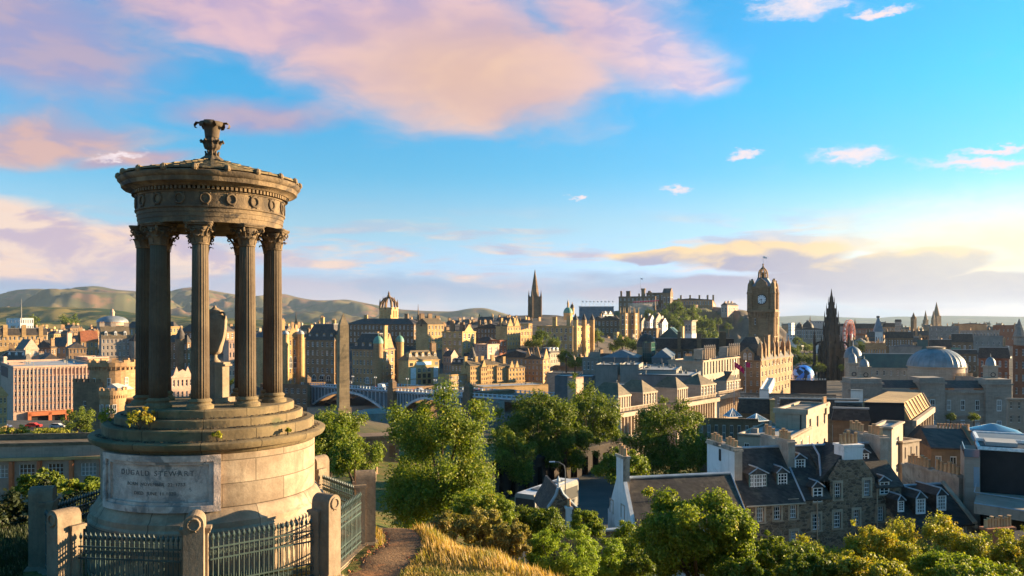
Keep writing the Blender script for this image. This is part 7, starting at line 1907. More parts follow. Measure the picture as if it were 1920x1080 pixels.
# station sheds and walls below the bridge
for lab, pl, pc, pr_, pt, pb, Y, yaw, mt, rf in (
    ('long sunlit terracotta wall seen through the bridge arch', 570, 576, 724, 764, 790, 405, 76, PK, ('flat', .6, 'roof_pale')),
    ('white glazed station roof behind the obelisk foot', 660, 672, 745, 778, 795, 300, 62, 'concrete', ('hip', 8, 'concrete')),
    ('small brown building with dark doorway right of the obelisk', 664, 735, 742, 798, 830, 215, 14, BR, ('flat', .5)),
    ('long low station building with a tan roof edge under the street row', 880, 906, 1028, 726, 746, 372, 62, T, ('flat', .5, 'roof_pale')),
    ('plain dark concrete box below the bridge end', 905, 936, 946, 756, 806, 262, 12, 'concrete', ('flat', .3, 'roof_felt')),
    ('low classical garden wall building under the bank', 1026, 1086, 1094, 700, 725, 420, 14, CR, ('flat', .8)),
    ('low dark hedge-topped retaining wall right of the station', 1046, 1090, 1096, 688, 700, 460, 14, DK, ('flat', .4)),
    ('row of dark sheds beyond the terracotta wall', 690, 760, 766, 752, 770, 520, 18, DK, ('gb', 4)),
    ('shaded building with white windows seen through the right of the bridge arch', 700, 722, 728, 730, 775, 470, 20, BR, ('flat', .4))):
    bld(lab, pl, pc, pr_, pt, pb, Y, yaw, mt, rf, (5, 1) if 'white windows' in lab or 'doorway' in lab else None, None, name='low_building', band=False, wf=(.4, .6))
# long government building roof at the lower left
gv = Front('government_building', 'long low stone office with pale parapet band and orange fins at the left edge', 'public building', 196, 112, R(9), -26)
L = gv.loc
zt = L(100, 822)[1]; xl_ = L(-60, 840)[0]
zp = L(100, 840)[1]; zw0 = L(165, 892)[1]; zw1 = L(165, 868)[1]
hs = []
for px in (166, 104, 50, 0, -50):
    x = L(px, 880)[0]; hs.append((x - xl_ - 1.0, x - xl_ + 1.0, zw0, zw1))
g_ = MB().wall((xl_, 0), (1, 0), -xl_, -4, zt - 1.0, hs, .3, (0, -1)); g_.quad((0, 0, -4), (0, 3.5, -4), (0, 3.5, zt - 1), (0, 0, zt - 1)); g_.build('wall', GR, gv.root)
WIN['wide'] = win_mesh('window', .04, (-.25, 0., .25), (.33, .66), 'white_paint', 'glass', bw=.03)
for h in hs: put_win('wide', gv.root, (xl_ + (h[0] + h[1]) / 2, .2, h[2]), h[1] - h[0], h[3] - h[2])
MB().box(xl_, .1, -.1, 3.2, zt - 1.0, zt - .55).box(xl_, .2, 3.2, 3.6, zt - .9, zt + .25).build('parapet', 'slate_brown', gv.root)
MB().box(xl_, .05, -.5, -.101, zp - 1.6, zp - 1.2).build('ledge', 'stone_tan', gv.root)
fb = MB()
for px in (193, 136, 76, 24, -30):
    x = L(px, 880)[0]; fb.box(x - .22, x + .22, -.7, -.01, -4, zp - 1.7)
fb.build('fins', 'timber_orange', gv.root)
# castellated governor's house
cg = Front('castellated_house', 'castellated brown stone house with a great round drum tower and smaller turrets', 'castle house', 196, 232, R(-12), wz(815, 232))
L = cg.loc
def drum(px0, px1, top, base, yl, corb=True, win_rows=()):
    x0, _ = L(px0, top, yl); x1, zt_ = L(px1, top, yl); _, zb = L(px1, base, yl)
    r = (x1 - x0) / 2; xc = (x0 + x1) / 2
    h = zt_ - zb
    m = MB().lathe([(r * .93, zb - 3), (r * .93, zt_ - 2.4), (r * 1.0, zt_ - 1.9), (r * 1.0, zt_ - .7), (r * .9, zt_ - .7)], 28, c=(xc, yl))
    for i in range(14):
        a = i * 2 * math.pi / 14
        m.M = Matrix.Translation((xc, yl, 0)) @ Matrix.Rotation(a, 4, 'Z'); m.box(r * .88, r * .998, -r * .13, r * .13, zt_ - .7, zt_)
    for i in range(36):
        a = i * 2 * math.pi / 36
        m.M = Matrix.Translation((xc, yl, 0)) @ Matrix.Rotation(a, 4, 'Z'); m.box(r * .92, r * .985, -.16, .16, zt_ - 2.9, zt_ - 1.95)
    m.M = None
    o = m.build('drum_tower', BR, cg.root)
    for a, pyt, pyb in win_rows:
        t = R(a); zt2 = L(px1, pyt, yl)[1]; zb2 = L(px1, pyb, yl)[1]
        w = put_win('sash', o, (xc + (r * .93 + .03) * math.cos(t), yl + (r * .93 + .03) * math.sin(t), zb2), 1.0, zt2 - zb2, t + math.pi / 2)
    return o
drum(176, 256, 674, 740, 7, win_rows=((-105, 707, 722), (-65, 707, 722), (-25, 706, 721)))
drum(191, 233, 727, 800, -1.5, win_rows=((-130, 758, 775), (-105, 757, 774), (-75, 757, 774), (-45, 757, 774)))
x0 = L(137, 760, 0)[0]; x1 = L(193, 760, 0)[0]; zt_ = L(150, 716, 0)[1]
m = MB().wall((x0, 0), (1, 0), x1 - x0, -3, zt_, [(3.2, 4.4, L(160, 769, 0)[1], L(160, 752, 0)[1])], .3, (0, -1))
m.box(x0, x1, .31, 8, -3, zt_ - .4)
for i in range(5): m.box(x0 + (x1 - x0) * i / 5, x0 + (x1 - x0) * (i + .55) / 5, -.2, .5, zt_, zt_ + .9)
m.build('square_tower', 'stone_dark', cg.root)
put_win('sash', cg.root, (x0 + 3.8, .22, L(160, 769, 0)[1]), 1.2, L(160, 752, 0)[1] - L(160, 769, 0)[1])
x2 = L(262, 760, 1)[0]; MB().box(x1, x2, 1, 9, -3, L(230, 748, 1)[1]).build('wing', 'stone_dark', cg.root)
ap = L(216, 719, 1)
MB().extr([(L(197, 732, 1)[0], L(197, 731, 1)[1]), (L(234, 732, 1)[0], L(234, 731, 1)[1]), ap], 'y', -.4, 5).build('pale_roof', 'roof_pale', cg.root)
# road, wall and vehicles at the left
surf('asphalt', (0.055, 0.053, 0.052), (0.075, 0.07, 0.065), 0.3, .9, None, 0, 0, .3)
rx = np.linspace(-200, -105, 20); ry = np.linspace(222, 262, 8)
XX_, YY_ = np.meshgrid(rx, ry); zroad = wz(801, 245)
tag(grid_mesh('road', XX_, YY_, np.full(XX_.shape, zroad), ['asphalt']), 'grey road in front of the office block', 'road', kind='structure')
rw = empty('retaining_wall', 'sunlit sandstone retaining wall below the road at the left', 'wall', (wx(60, 226), 226, zroad), R(14))
MB().box(-34, 11, 0, .8, -6, .0).box(-34.1, 11.1, -.12, .92, .0, 1.0).build('wall', T, rw)
def car(label, paint, loc, rz, van=False, name='parked_car', cat='car', s=1.0):
    e = empty(name, label, cat, loc, rz)
    prof = [(-2.1, .35), (2.1, .35), (2.15, .7), (1.95, .92), (1.1, 1.0), (.45, 1.45), (-1.2, 1.48), (-1.9, 1.0), (-2.15, .9)] if not van else [(-2.5, .4), (2.5, .4), (2.55, .9), (2.2, 1.2), (1.7, 2.1), (-2.5, 2.2)]
    MB().extr(prof, 'y', -.85, .85).build('body', paint, e)
    wpr = [(1.0, 1.02), (.45, 1.40), (-1.15, 1.42), (-1.75, 1.02)] if not van else [(2.1, 1.3), (1.72, 2.0), (.9, 2.0), (.9, 1.3)]
    MB().extr(wpr, 'y', -.862, .862).build('windows', 'black_paint', e)
    w0 = None
    for x in (-1.3, 1.3):
        for y in (-.82, .82):
            wmb = MB().lathe([(.02, -.1), (.33, -.1), (.33, .1), (.02, .1)], 14); wmb.v = [(a_, c_, b_) for a_, b_, c_ in wmb.v]
            if w0 is None: w0 = wmb.build('wheel', 'black_paint', e, loc=(x, y, .33))
            else: clone(w0, None, e, (x, y, .33))
    return e
for nm, c in (('paint_red', (0.55, .03, .02)), ('paint_silver', (.45, .45, .47)), ('paint_blue', (.10, .14, .28)), ('paint_white', (.75, .75, .75)), ('paint_maroon', (.28, .03, .03))):
    surf(nm, c, None, 2, .3, fine=0, spec=.5)
car('red car parked before the office block portal', 'paint_red', (wx(63, 244), 244, zroad), R(8))
car('silver car parked right of the red car', 'paint_silver', (wx(108, 243), 243, zroad), R(5))
car('blue car half cut by the left edge of the photo', 'paint_blue', (wx(6, 242), 242, zroad), R(10))
pk_ = None
for i in range(9):
    p = on_bridge(xb(640 + i * 11), 48 + (i % 2) * 4); p = (p[0], p[1], wz(763, p[1]))
    if pk_ is None: pk_ = car('pale car parked in the row seen under the bridge arch', 'paint_white', p, R(60)); pk_['group'] = 'cars parked beyond the bridge arch'
    else: clone_tree(pk_, p, R(60 + (i % 3) * 4))
# people, lamps and vehicles on the bridge
def person_proto(label, top, legs):
    e = empty('person', label, 'person', group='people walking on the bridge')
    b = MB().lathe([(.10, 0), (.13, .1), (.15, .45), (.19, .85), (.20, 1.0), (.24, 1.25), (.25, 1.38), (.12, 1.47), (.07, 1.52), (.10, 1.58), (.115, 1.67), (.09, 1.76), (.02, 1.8)], 10)
    b.v = [(x * (1.15 if .9 < z < 1.42 else 1), y * .62 if z < 1.45 else y, z) for x, y, z in b.v]
    for sg in (-1, 1): b.tube([(sg * .26, 0, 1.36), (sg * .32, .02, 1.1), (sg * .29, -.08, .85)], [.06, .05, .04], 6)
    b.build('body', top, e, True)
    lg_ = MB()
    for sg in (-1, 1): lg_.tube([(sg * .1, 0, .92), (sg * .11, sg * .06, .5), (sg * .12, sg * .16, .04), (sg * .12, sg * .16 - .14, .03)], [.125, .10, .08, .06], 7)
    lg_.build('trousers', legs, e, True)
    return e
rnd = random.Random(4)
protos = [('person in white top walking along the bridge pavement', 'flag_white', 'slate'), ('person in red top walking along the bridge pavement', 'paint_red', 'slate'), ('person in dark coat walking along the bridge pavement', 'black_paint', 'slate')]
for lab, m1, m2 in protos:
    pr0 = person_proto(lab, m1, m2)
    for i in range(9):
        x = rnd.uniform(4, BL * .92); p = on_bridge(x, rnd.choice((1.4, 2.2, W_ - 2, W_ - 1.5)))
        if i == 0: pr0.location = p; pr0.rotation_euler = (0, 0, brz + math.pi / 2)
        else: clone_tree(pr0, p, brz + rnd.choice((1, -1)) * math.pi / 2)
p = on_bridge(xb(618), 8); car('pale van driving over the bridge left of the obelisk', 'paint_white', p, brz, True, 'delivery_van', 'van')
p = on_bridge(xb(686), 9); car('white van driving over the bridge right of the obelisk', 'paint_white', p, brz, True, 'delivery_van', 'van')
p = on_bridge(xb(760), 8); car('silver car driving over the bridge beside the stone pier', 'paint_silver', p, brz, name='car')
p = on_bridge(xb(860), 9); car('maroon van driving down the right end of the bridge', 'paint_maroon', p, brz, True, 'delivery_van', 'van')
lamp = None
for i, px in enumerate((603, 658, 700, 760, 812, 858)):
    p = on_bridge(xb(px), 1.0)
    if lamp is None:
        lamp = empty('street_lamp', 'tall street lamp with twin heads along the bridge', 'street lamp', p, brz, 'street lamps along the bridge')
        MB().tube([(0, 0, 0), (0, 0, 6.5)], [.16, .09], 6).tube([(-.9, 0, 6.2), (-.5, 0, 6.6), (.5, 0, 6.6), (.9, 0, 6.2)], .07, 5).build('post', 'zinc', lamp)
        for sg in (-.9, .9): MB().lathe([(.1, 5.6), (.26, 5.75), (.28, 6.1), (.05, 6.3)], 8, c=(sg, 0)).build('lantern', 'flag_white', lamp)
    else: clone_tree(lamp, p, brz)
# street below the trees with coach, arcaded cemetery wall and lamp
Y = 96
sy = np.linspace(66, 150, 40); sw = np.linspace(-4.2, 4.2, 8)
SX = np.outer(wx(1100, 88) * np.ones(40) + (sy - 88) * .18, np.ones(8)) + sw[None, :] * 1.0; SY = np.outer(sy, np.ones(8)) - sw[None, :] * .18
ZS = np.interp(SY, [60, 80, 100, 150], [-20.2, -21.1, -21.6, -22.6])
tag(grid_mesh('street', SX, SY, np.maximum(ZS, H(SX, SY) + .12), ['asphalt']), 'dark street running up behind the white cottage', 'street', kind='structure')
cw_ = Front('arcaded_wall', 'dark stone cemetery wall with blind arches along the shaded street', 'wall', 944, 100, R(49), -21.7)
m = MB(); LW = 30; hh = 3.5
hl = [(1.0 + i * 2.6, 2.5 + i * 2.6, -.5, 2.5) for i in range(11)]
m.wall((0, 0), (1, 0), LW, -2, hh, hl, .7, (0, -1)); m.box(0, LW, .72, 1.4, -2, hh - .01)
m.box(-.2, LW + .2, -.25, 1.6, hh, hh + .35)
m.build('wall', 'soot_shade_stone', cw_.root)  # shadow over the wall is put into its stone colour
bus = Front('tour_coach', 'long white roofed coach parked in the shaded street', 'coach', 984, 82, R(58), -21.0)
L = bus.loc
BLn = 9.6
MB().extr([(-1.25, .45), (1.25, .45), (1.27, 1.2), (1.2, 3.0), (1.05, 3.25), (-1.05, 3.25), (-1.2, 3.0), (-1.27, 1.2)], 'x', 0, BLn).build('body', 'concrete', bus.root)
MB().box(.1, BLn - .1, -1.04, 1.04, 3.255, 3.262).build('roof_panel', 'paint_white', bus.root)
MB().box(.3, BLn - .3, -1.285, -1.255, 1.45, 2.7).box(.3, BLn - .3, 1.255, 1.285, 1.45, 2.7).box(-.03, -.005, -1.1, 1.1, 1.3, 2.8).build('windows', 'black_paint', bus.root)
MB().box(2, 3.6, -.5, .5, 3.26, 3.38).box(6.4, 8, -.5, .5, 3.26, 3.38).build('roof_hatch', 'zinc', bus.root)
w0 = None
for x in (2, 7.6):
    for y in (-1.1, 1.1):
        wmb = MB().lathe([(.02, -.14), (.48, -.14), (.48, .14), (.02, .14)], 16); wmb.v = [(a_, c_, b_) for a_, b_, c_ in wmb.v]
        w0 = wmb.build('wheel', 'black_paint', bus.root, loc=(x, y, .48))
sl = empty('street_lamp', 'thin street lamp with a curved arm beside the coach', 'street lamp', (wx(1060, 84), 84, wz(946, 84)), R(180))
MB().tube([(0, 0, 0), (0, 0, 3.4), (.1, 0, 4.1), (.7, 0, 4.45), (1.2, 0, 4.5)], [.08, .06, .05, .05, .04], 6).build('post', 'zinc', sl)
MB().hexa([(1.1, -.12, 4.44), (1.7, -.1, 4.46), (1.7, .1, 4.46), (1.1, .12, 4.44)], [(1.1, -.08, 4.56), (1.7, -.05, 4.52), (1.7, .05, 4.52), (1.1, .08, 4.56)]).build('lamp_head', 'flag_white', sl)
sg_ = empty('blue_sign', 'small blue board on the shaded street wall', 'sign', (wx(1072, 92), 92, wz(912, 92)), R(20))
MB().box(-.9, .9, 0, .06, 0, .9).build('board', 'paint_blue', sg_); MB().box(-.8, -.72, .065, .12, -1.6, .8).box(.72, .8, .065, .12, -1.6, .8).build('posts', 'zinc', sg_)
# cemetery stones by the obelisk
gsn = None
for i, (px, py, Y) in enumerate(((660, 846, 120), (681, 856, 112), (697, 862, 104), (648, 868, 98), (676, 880, 92), (706, 838, 125), (666, 832, 130), (690, 838, 122))):
    p = (wx(px, Y), Y, h1(wx(px, Y), Y) - .1)
    if gsn is None:
        gsn = MB().extr([(-.45, 0), (.45, 0), (.45, 1.2), (.3, 1.5), (0, 1.65), (-.3, 1.5), (-.45, 1.2)], 'y', -.1, .1).box(-.55, .55, -.2, .2, -.2, .12).build('gravestone', 'stone_dark', None, loc=p)
        tag(gsn, 'dark upright gravestone in the green cemetery by the obelisk', 'gravestone', 'gravestones by the obelisk')
    else: clone(gsn, None, None, p, .3 * i)
mz = empty('burial_house', 'small stone burial house with dark openings in the cemetery', 'burial house', (wx(672, 138), 138, h1(wx(672, 138), 138)), R(15))
MB().wall((0, 0), (1, 0), 7, -1, 3.6, [(.8, 1.8, 0, 2.2), (3, 4.4, 0, 2.6), (5.3, 6.3, 0, 2.2)], .6, (0, -1)).box(0, 7, .61, 4, -1, 3.59).box(-.3, 7.3, -.3, 4.3, 3.6, 4).build('wall', 'stone_dark', mz)

# ------------------------------------------------------------------ trees, bushes and grass
leafmat('leaf_green', (0.085, 0.125, 0.013), (0.225, 0.265, 0.030), (0.32, 0.28, 0.035), .38, .08)
leafmat('leaf_dark', (0.055, 0.085, 0.010), (0.185, 0.215, 0.025), None, .34)
leafmat('leaf_autumn', (0.15, 0.165, 0.02), (0.44, 0.39, 0.045), (0.48, 0.32, 0.04), .35, .12)
leafmat('leaf_shaded', (0.014, 0.022, 0.006), (0.035, 0.045, 0.010), None, .15)  # temple's shadow put into the leaf colour of hedge, bush and grass
leafmat('leaf_gorse', (0.16, 0.14, 0.035), (0.33, 0.27, 0.07), (0.38, 0.24, 0.08), .3, .15)
leafmat('leaf_broom', (0.12, 0.19, 0.02), (0.27, 0.33, 0.04), None, .35)
leafmat('grass_tawny', (0.28, 0.18, 0.055), (0.55, 0.34, 0.12), (0.20, 0.18, 0.04), .35, .15)
leafmat('grass_green', (0.13, 0.14, 0.025), (0.28, 0.25, 0.05), (0.40, 0.26, 0.08), .3, .45)
surf('bark', (0.085, 0.06, 0.042), (0.05, 0.038, 0.028), 2.0, .95, None, .4, 0, .4)
def leaf_mesh(name, pos, nrm, size, tone, mat, aspect=.62, rng=None, jit=.9):
    n = len(pos)
    d = nrm + rng.standard_normal((n, 3)) * jit
    d /= np.linalg.norm(d, axis=1)[:, None] + 1e-9
    r = rng.standard_normal((n, 3)); a = np.cross(d, r); a /= np.linalg.norm(a, axis=1)[:, None] + 1e-9
    b = np.cross(d, a)
    s = size * rng.uniform(.65, 1.35, (n, 1))
    v = np.stack([pos - a * s * .5, pos + b * s * .5 * aspect + d * s * .12, pos + a * s * .5, pos - b * s * .5 * aspect + d * s * .12], 1).reshape(-1, 3)
    me = bpy.data.meshes.new(name)
    me.vertices.add(n * 4); me.vertices.foreach_set('co', v.astype(np.float32).ravel())
    me.loops.add(n * 4); me.loops.foreach_set('vertex_index', np.arange(n * 4, dtype=np.int32))
    me.polygons.add(n); me.polygons.foreach_set('loop_start', np.arange(0, n * 4, 4, dtype=np.int32))
    me.update(calc_edges=True)
    at_ = me.attributes.new('tone', 'FLOAT', 'FACE'); at_.data.foreach_set('value', np.clip(tone, 0, 1).astype(np.float32))
    me.materials.append(MATS[mat])
    return me
def crown(name, rx, ry, rz_, n, leaf, mat, seed, nclump=34, csize=.36, low=-.55, box=.85, fill=.45, aspect=.62):
    """leaves gathered in clumps over a lumpy ellipsoid, centre at 0"""
    rng = np.random.default_rng(seed)
    C = []
    while len(C) < nclump:
        d = rng.standard_normal(3); d /= np.linalg.norm(d)
        if d[2] < low: continue
        d = np.sign(d) * np.abs(d) ** box
        k = rng.uniform(.4, 1.0) ** .6
        sh_ = 1.0
        if len(C) % 4 == 3 and d[2] > -.3: k = rng.uniform(.98, 1.2); sh_ = .55
        C.append((d * k * (1 + .16 * math.sin(d[0] * 5 + seed) + .13 * math.sin(d[2] * 7 + seed * 2)), sh_ * rng.uniform(.6, 1.2) * csize * (1.1 - .35 * max(0, d[2]))))
    cen = np.array([c[0] for c in C]); rad = np.array([c[1] for c in C])
    pick = rng.choice(len(C), n, p=rad ** 2 / (rad ** 2).sum())
    d = rng.standard_normal((n, 3)); d /= np.linalg.norm(d, axis=1)[:, None]
    rr = rng.uniform(0, 1, (n, 1)) ** fill
    nz = 1 + .35 * np.sin(d[:, :1] * 6 + pick[:, None]) * np.sin(d[:, 1:2] * 5 + 1.7 * pick[:, None])
    p = cen[pick] + d * rr * rad[pick][:, None] * nz
    S_ = np.array([rx, ry, rz_])
    nr_ = d * .8 + p * .3 + np.array([0, 0, .25])
    tone = .5 + .28 * rng.standard_normal(n) + .25 * (rng.uniform(0, 1, len(C))[pick] - .5) 
    return leaf_mesh(name, p * S_, nr_, leaf, tone, mat, rng=rng, aspect=aspect), cen * S_
def trunk_mesh(h, r, cen, cz, seed, nl=9):
    rnd = random.Random(seed)
    mb = MB()
    top = Vector((rnd.uniform(-.1, .1) * h, rnd.uniform(-.1, .1) * h, h))
    pts = [Vector((0, 0, -.5)), Vector((rnd.uniform(-.04, .04) * h, 0, h * .4)), top * .75 + Vector((0, 0, h * .05)), top]
    mb.tube(pts, [r * 1.25, r * .9, r * .6, r * .25], 8)
    idx = list(range(len(cen))); rnd.shuffle(idx)
    for i in idx[:nl]:
        c = Vector(cen[i]) + Vector((0, 0, cz)); s = pts[1].lerp(pts[2], rnd.uniform(0, 1))
        m = s.lerp(c, .5) + Vector((0, 0, .08 * h))
        mb.tube([s, m, c], [r * .45, r * .28, r * .08], 6)
    return mb
def tree(name, label, cat, px, ptop, pbot, hw, Y, mat, n, leaf, seed, group=None, base=None, depth=1.0, **kw):
    rx = hw * Y / F; zt, zb = wz(ptop, Y), wz(pbot, Y)
    rz_ = (zt - zb) / 2 / 1.12; cz = (zt + zb) / 2 - .06 * rz_
    x = wx(px, Y)
    g = h1(x, Y) if base is None else base
    g = min(g, zb - .1)
    e = empty(name, label, cat, (x, Y, g), 0, group)
    me, cen = crown('crown', rx / 1.12, rx / 1.12 * depth, rz_, n, leaf, mat, seed, **kw)
    o = bpy.data.objects.new('crown', me); COL.objects.link(o); o.parent = e; o.location = (0, 0, cz - g)
    trunk_mesh(max(1.0, cz - g), max(.05, rx * .065), cen, cz - g, seed).build('trunk', 'bark', e, True)
    return e
tree('broadleaf_tree', 'big broad leafy tree right of the railing, taller than the bridge', 'tree', 832, 738, 985, 112, 43, 'leaf_green', 90000, .125, 1, nclump=85, csize=.33, low=-.95, fill=.5, box=.62)
tree('broadleaf_tree', 'tall dark tree left of the street facade, with sunlit right side', 'tree', 1003, 722, 880, 74, 112, 'leaf_dark', 34000, .32, 2, nclump=60, csize=.34, box=.75, low=-.8)
tree('broadleaf_tree', 'tall tree with a domed top against the station roofs', 'tree', 1108, 712, 880, 60, 122, 'leaf_dark', 28000, .32, 3, nclump=56, csize=.34, box=.75, low=-.8)
tree('broadleaf_tree', 'middle dark tree in the gap between the two tall street trees', 'tree', 1062, 776, 890, 50, 108, 'leaf_dark', 16000, .32, 4, low=-.8)
tree('broadleaf_tree', 'dark drooping tree over the shaded street at the left of the row', 'tree', 968, 800, 905, 42, 102, 'leaf_dark', 12000, .30, 5, low=-.9)
tree('broadleaf_tree', 'dark tree at the foot of the classical facade', 'tree', 1142, 790, 880, 26, 124, 'leaf_dark', 7000, .32, 6, low=-.8)
tree('broadleaf_tree', 'round dark tree with sunlit crown before the flat roofs and white gable', 'tree', 1262, 757, 895, 80, 106, 'leaf_dark', 32000, .29, 7, nclump=60, csize=.33, box=.75, low=-.8)
tree('broadleaf_tree', 'small light green tree behind the white cottage chimney', 'tree', 1168, 836, 908, 50, 78, 'leaf_green', 10000, .22, 8, csize=.32)
tree('broadleaf_tree', 'sunlit tree between the temple steps and the obelisk foot', 'tree', 622, 756, 900, 64, 92, 'leaf_green', 24000, .24, 9, nclump=46, low=-.7)
tree('broadleaf_tree', 'lower sunlit tree just right of the temple cornice', 'tree', 664, 806, 900, 44, 84, 'leaf_green', 13000, .22, 10)
tree('maple_tree', 'large round maple in front of the white cottage roof', 'tree', 1306, 917, 1100, 96, 33, 'leaf_green', 74000, .12, 11, nclump=80, csize=.33, low=-.9, fill=.42, box=.75)
for i, (px, pt, pb, hw, Y, mt, n, lab) in enumerate((
    (1458, 1002, 1090, 62, 33, 'leaf_dark', 11000, 'dark low bush right of the round maple'),
    (1570, 1006, 1110, 78, 35, 'leaf_autumn', 14000, 'yellow-green bush below the stone house windows'),
    (1664, 990, 1110, 62, 36, 'leaf_autumn', 14000, 'tall ragged bush below the right end of the stone house'),
    (1762, 962, 1110, 70, 37, 'leaf_autumn', 15000, 'bright feathery yellow-green tree under the two white dormers'),
    (1858, 1000, 1110, 66, 38, 'leaf_autumn', 12000, 'thin branching bush before the red chimney'),
    (1925, 1000, 1110, 50, 36, 'leaf_autumn', 9000, 'bush cut off by the right edge of the photo'),
    (1192, 982, 1080, 60, 40, 'leaf_green', 13000, 'light bush in front of the white cottage gable'),
    (1098, 955, 1000, 30, 50, 'leaf_green', 6000, 'pale leafy shrub beside the ogee gable'),
    (905, 915, 985, 56, 38, 'leaf_green', 9000, 'light leafy shrub at the foot of the big broad tree'),
    (1004, 948, 1005, 54, 40, 'leaf_dark', 9000, 'dark rounded shrub before the ogee gable house'),
    (1515, 1035, 1120, 50, 30, 'leaf_dark', 7000, 'dark shrub low between the maple and the yellow bushes'),
    (1400, 1045, 1120, 46, 30, 'leaf_green', 6000, 'low shrub at the foot of the round maple'),
    (1640, 1040, 1130, 70, 29, 'leaf_autumn', 9000, 'low yellow shrub at the bottom edge right of the dark shrub'),
    (1800, 1035, 1130, 90, 30, 'leaf_green', 11000, 'wide low shrub at the bottom right'))):
    tree('leafy_bush', lab, 'bush', px, pt, pb, hw, Y, mt, int(n * 2.4), .105, 40 + i, nclump=56, csize=.34, low=-.95, box=.7)
for i, (px, pt, pb, hw, Y, mt, n, lab) in enumerate((
    (905, 948, 1035, 52, 25, 'leaf_gorse', 14000, 'dry orange-brown gorse bush above the grass slope'),
    (960, 972, 1045, 44, 23.5, 'leaf_gorse', 11000, 'second gorse bush with rusty lower branches'),
    (850, 962, 1000, 46, 28, 'leaf_gorse', 8000, 'low gorse at the foot of the big broad tree'),
    (1046, 988, 1085, 76, 24, 'leaf_broom', 17000, 'bright green broom bush at the edge of the grass'),
    (1128, 1012, 1085, 48, 25, 'leaf_broom', 9000, 'smaller green broom bush left of the maple'),
    (1190, 1030, 1100, 40, 25, 'leaf_dark', 6000, 'dark low shrub under the left side of the maple'))):
    tree('gorse_bush' if 'gorse' in mt else 'broom_bush' if 'broom' in mt else 'leafy_bush', lab, 'bush', px, pt, pb, hw, Y, mt, int(n * 1.4), .085, 70 + i, nclump=50, csize=.27, low=-.9, fill=.6, aspect=.28 if mt == 'leaf_broom' else .5)
for i, (px, pt, pb, hw, Y, mt, n, lab) in enumerate((
    (80, 880, 935, 48, 34, 'leaf_dark', 11000, 'sunlit autumn bush before the government building windows'),
    (160, 893, 930, 36, 32, 'leaf_green', 7000, 'small reddish bush left of the temple drum'),
    (14, 895, 1070, 72, 25, 'leaf_shaded', 14000, 'dark shaded hedge at the left edge behind the railing'),
    (120, 920, 1010, 64, 27, 'leaf_shaded', 9000, 'dark shaded bush behind the left railing piers'),
    (146, 758, 818, 27, 205, 'leaf_dark', 3500, 'dark tree before the castellated house'),
    (22, 800, 822, 30, 190, 'leaf_autumn', 2500, 'bush on the wall at the far left'),
    (96, 800, 820, 34, 190, 'leaf_autumn', 2500, 'bush before the retaining wall, left of the dark tree'))):
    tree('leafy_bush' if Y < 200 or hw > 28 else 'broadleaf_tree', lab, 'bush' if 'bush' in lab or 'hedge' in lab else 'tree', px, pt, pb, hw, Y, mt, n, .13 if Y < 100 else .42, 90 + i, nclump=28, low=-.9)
# far trees: three shapes, copied
PT_ = []
for i in range(3):
    me, cen = crown('crown', 1, 1, 1, 2600, .15, 'leaf_dark', 200 + i, nclump=22, csize=.42, low=-.7)
    tm = trunk_mesh(1.0, .10, cen, 1.0, i, 5)
    PT_.append((me, tm))
TM_ = [None, None, None]
FT = [(1247, 592, 17, 1040), (1263, 581, 20, 1060), (1277, 602, 18, 1030), (1262, 612, 16, 1010), (1284, 620, 15, 1000), (1301, 590, 18, 1070), (1314, 604, 17, 1050), (1329, 612, 15, 1040), (1240, 618, 13, 990), (1219, 590, 12, 1030), (1336, 630, 14, 1020), (1318, 630, 14, 1000), (1346, 602, 9, 1080), (1366, 612, 8, 1070), (1300, 622, 15, 1000), (1230, 606, 12, 1000)]
LB = 'leafy tree in the sunlit wood on the slope below the castle'
FT2 = [(1000, 640, 15, 505, 'left rounded tree below the ridge tenements, before the shaded bank'), (1018, 634, 18, 512, 'largest rounded tree below the ridge tenements'), (1040, 644, 14, 500, 'small dark tree right of the rounded ridge trees'),
       (1062, 670, 16, 425, 'sunlit tree under the bank building'), (1078, 678, 15, 418, 'lower sunlit tree by the garden wall under the bank'), (1120, 632, 15, 640, 'pair of sunlit crowns right of the bank'),
       (1168, 642, 16, 560, 'sunlit tree left of the dark domed roof'), (1186, 648, 13, 540, 'smaller sunlit tree beside the dark domed roof'), (1150, 650, 11, 555, 'small tree below the gothic gatehouse'),
       (1497, 640, 10, 780, 'tall tree in the gardens left of the gothic monument'), (1508, 650, 11, 760, 'row-end tree in the gardens'), (1519, 652, 9, 770, 'garden tree below the grey gallery'), (1490, 655, 11, 740, 'garden tree at the foot of the castle slope'),
       (1502, 672, 13, 650, 'dark garden tree behind the giant ball'), (1524, 675, 14, 640, 'dark garden tree left of the monument legs'), (1538, 690, 12, 560, 'dark tree at the monument foot'), (1486, 680, 10, 600, 'dark tree beside the hotel end'),
       (1582, 690, 10, 560, 'dark tree right of the monument legs'), (1618, 652, 14, 540, 'dark tree below the ferris wheel'), (1600, 668, 10, 520, 'low dark tree right of the monument'),
       (1782, 782, 10, 226, 'thin bare-stemmed tree left before the record house windows'), (1826, 782, 10, 226, 'thin bare-stemmed tree right before the record house windows'), (432, 715, 9, 300, 'green tree glimpsed right of the urn pedestal'), (60, 606, 16, 1200, 'far tree clump left below the hills'), (130, 602, 18, 1250, 'far tree clump in the middle of the lower hillside')]
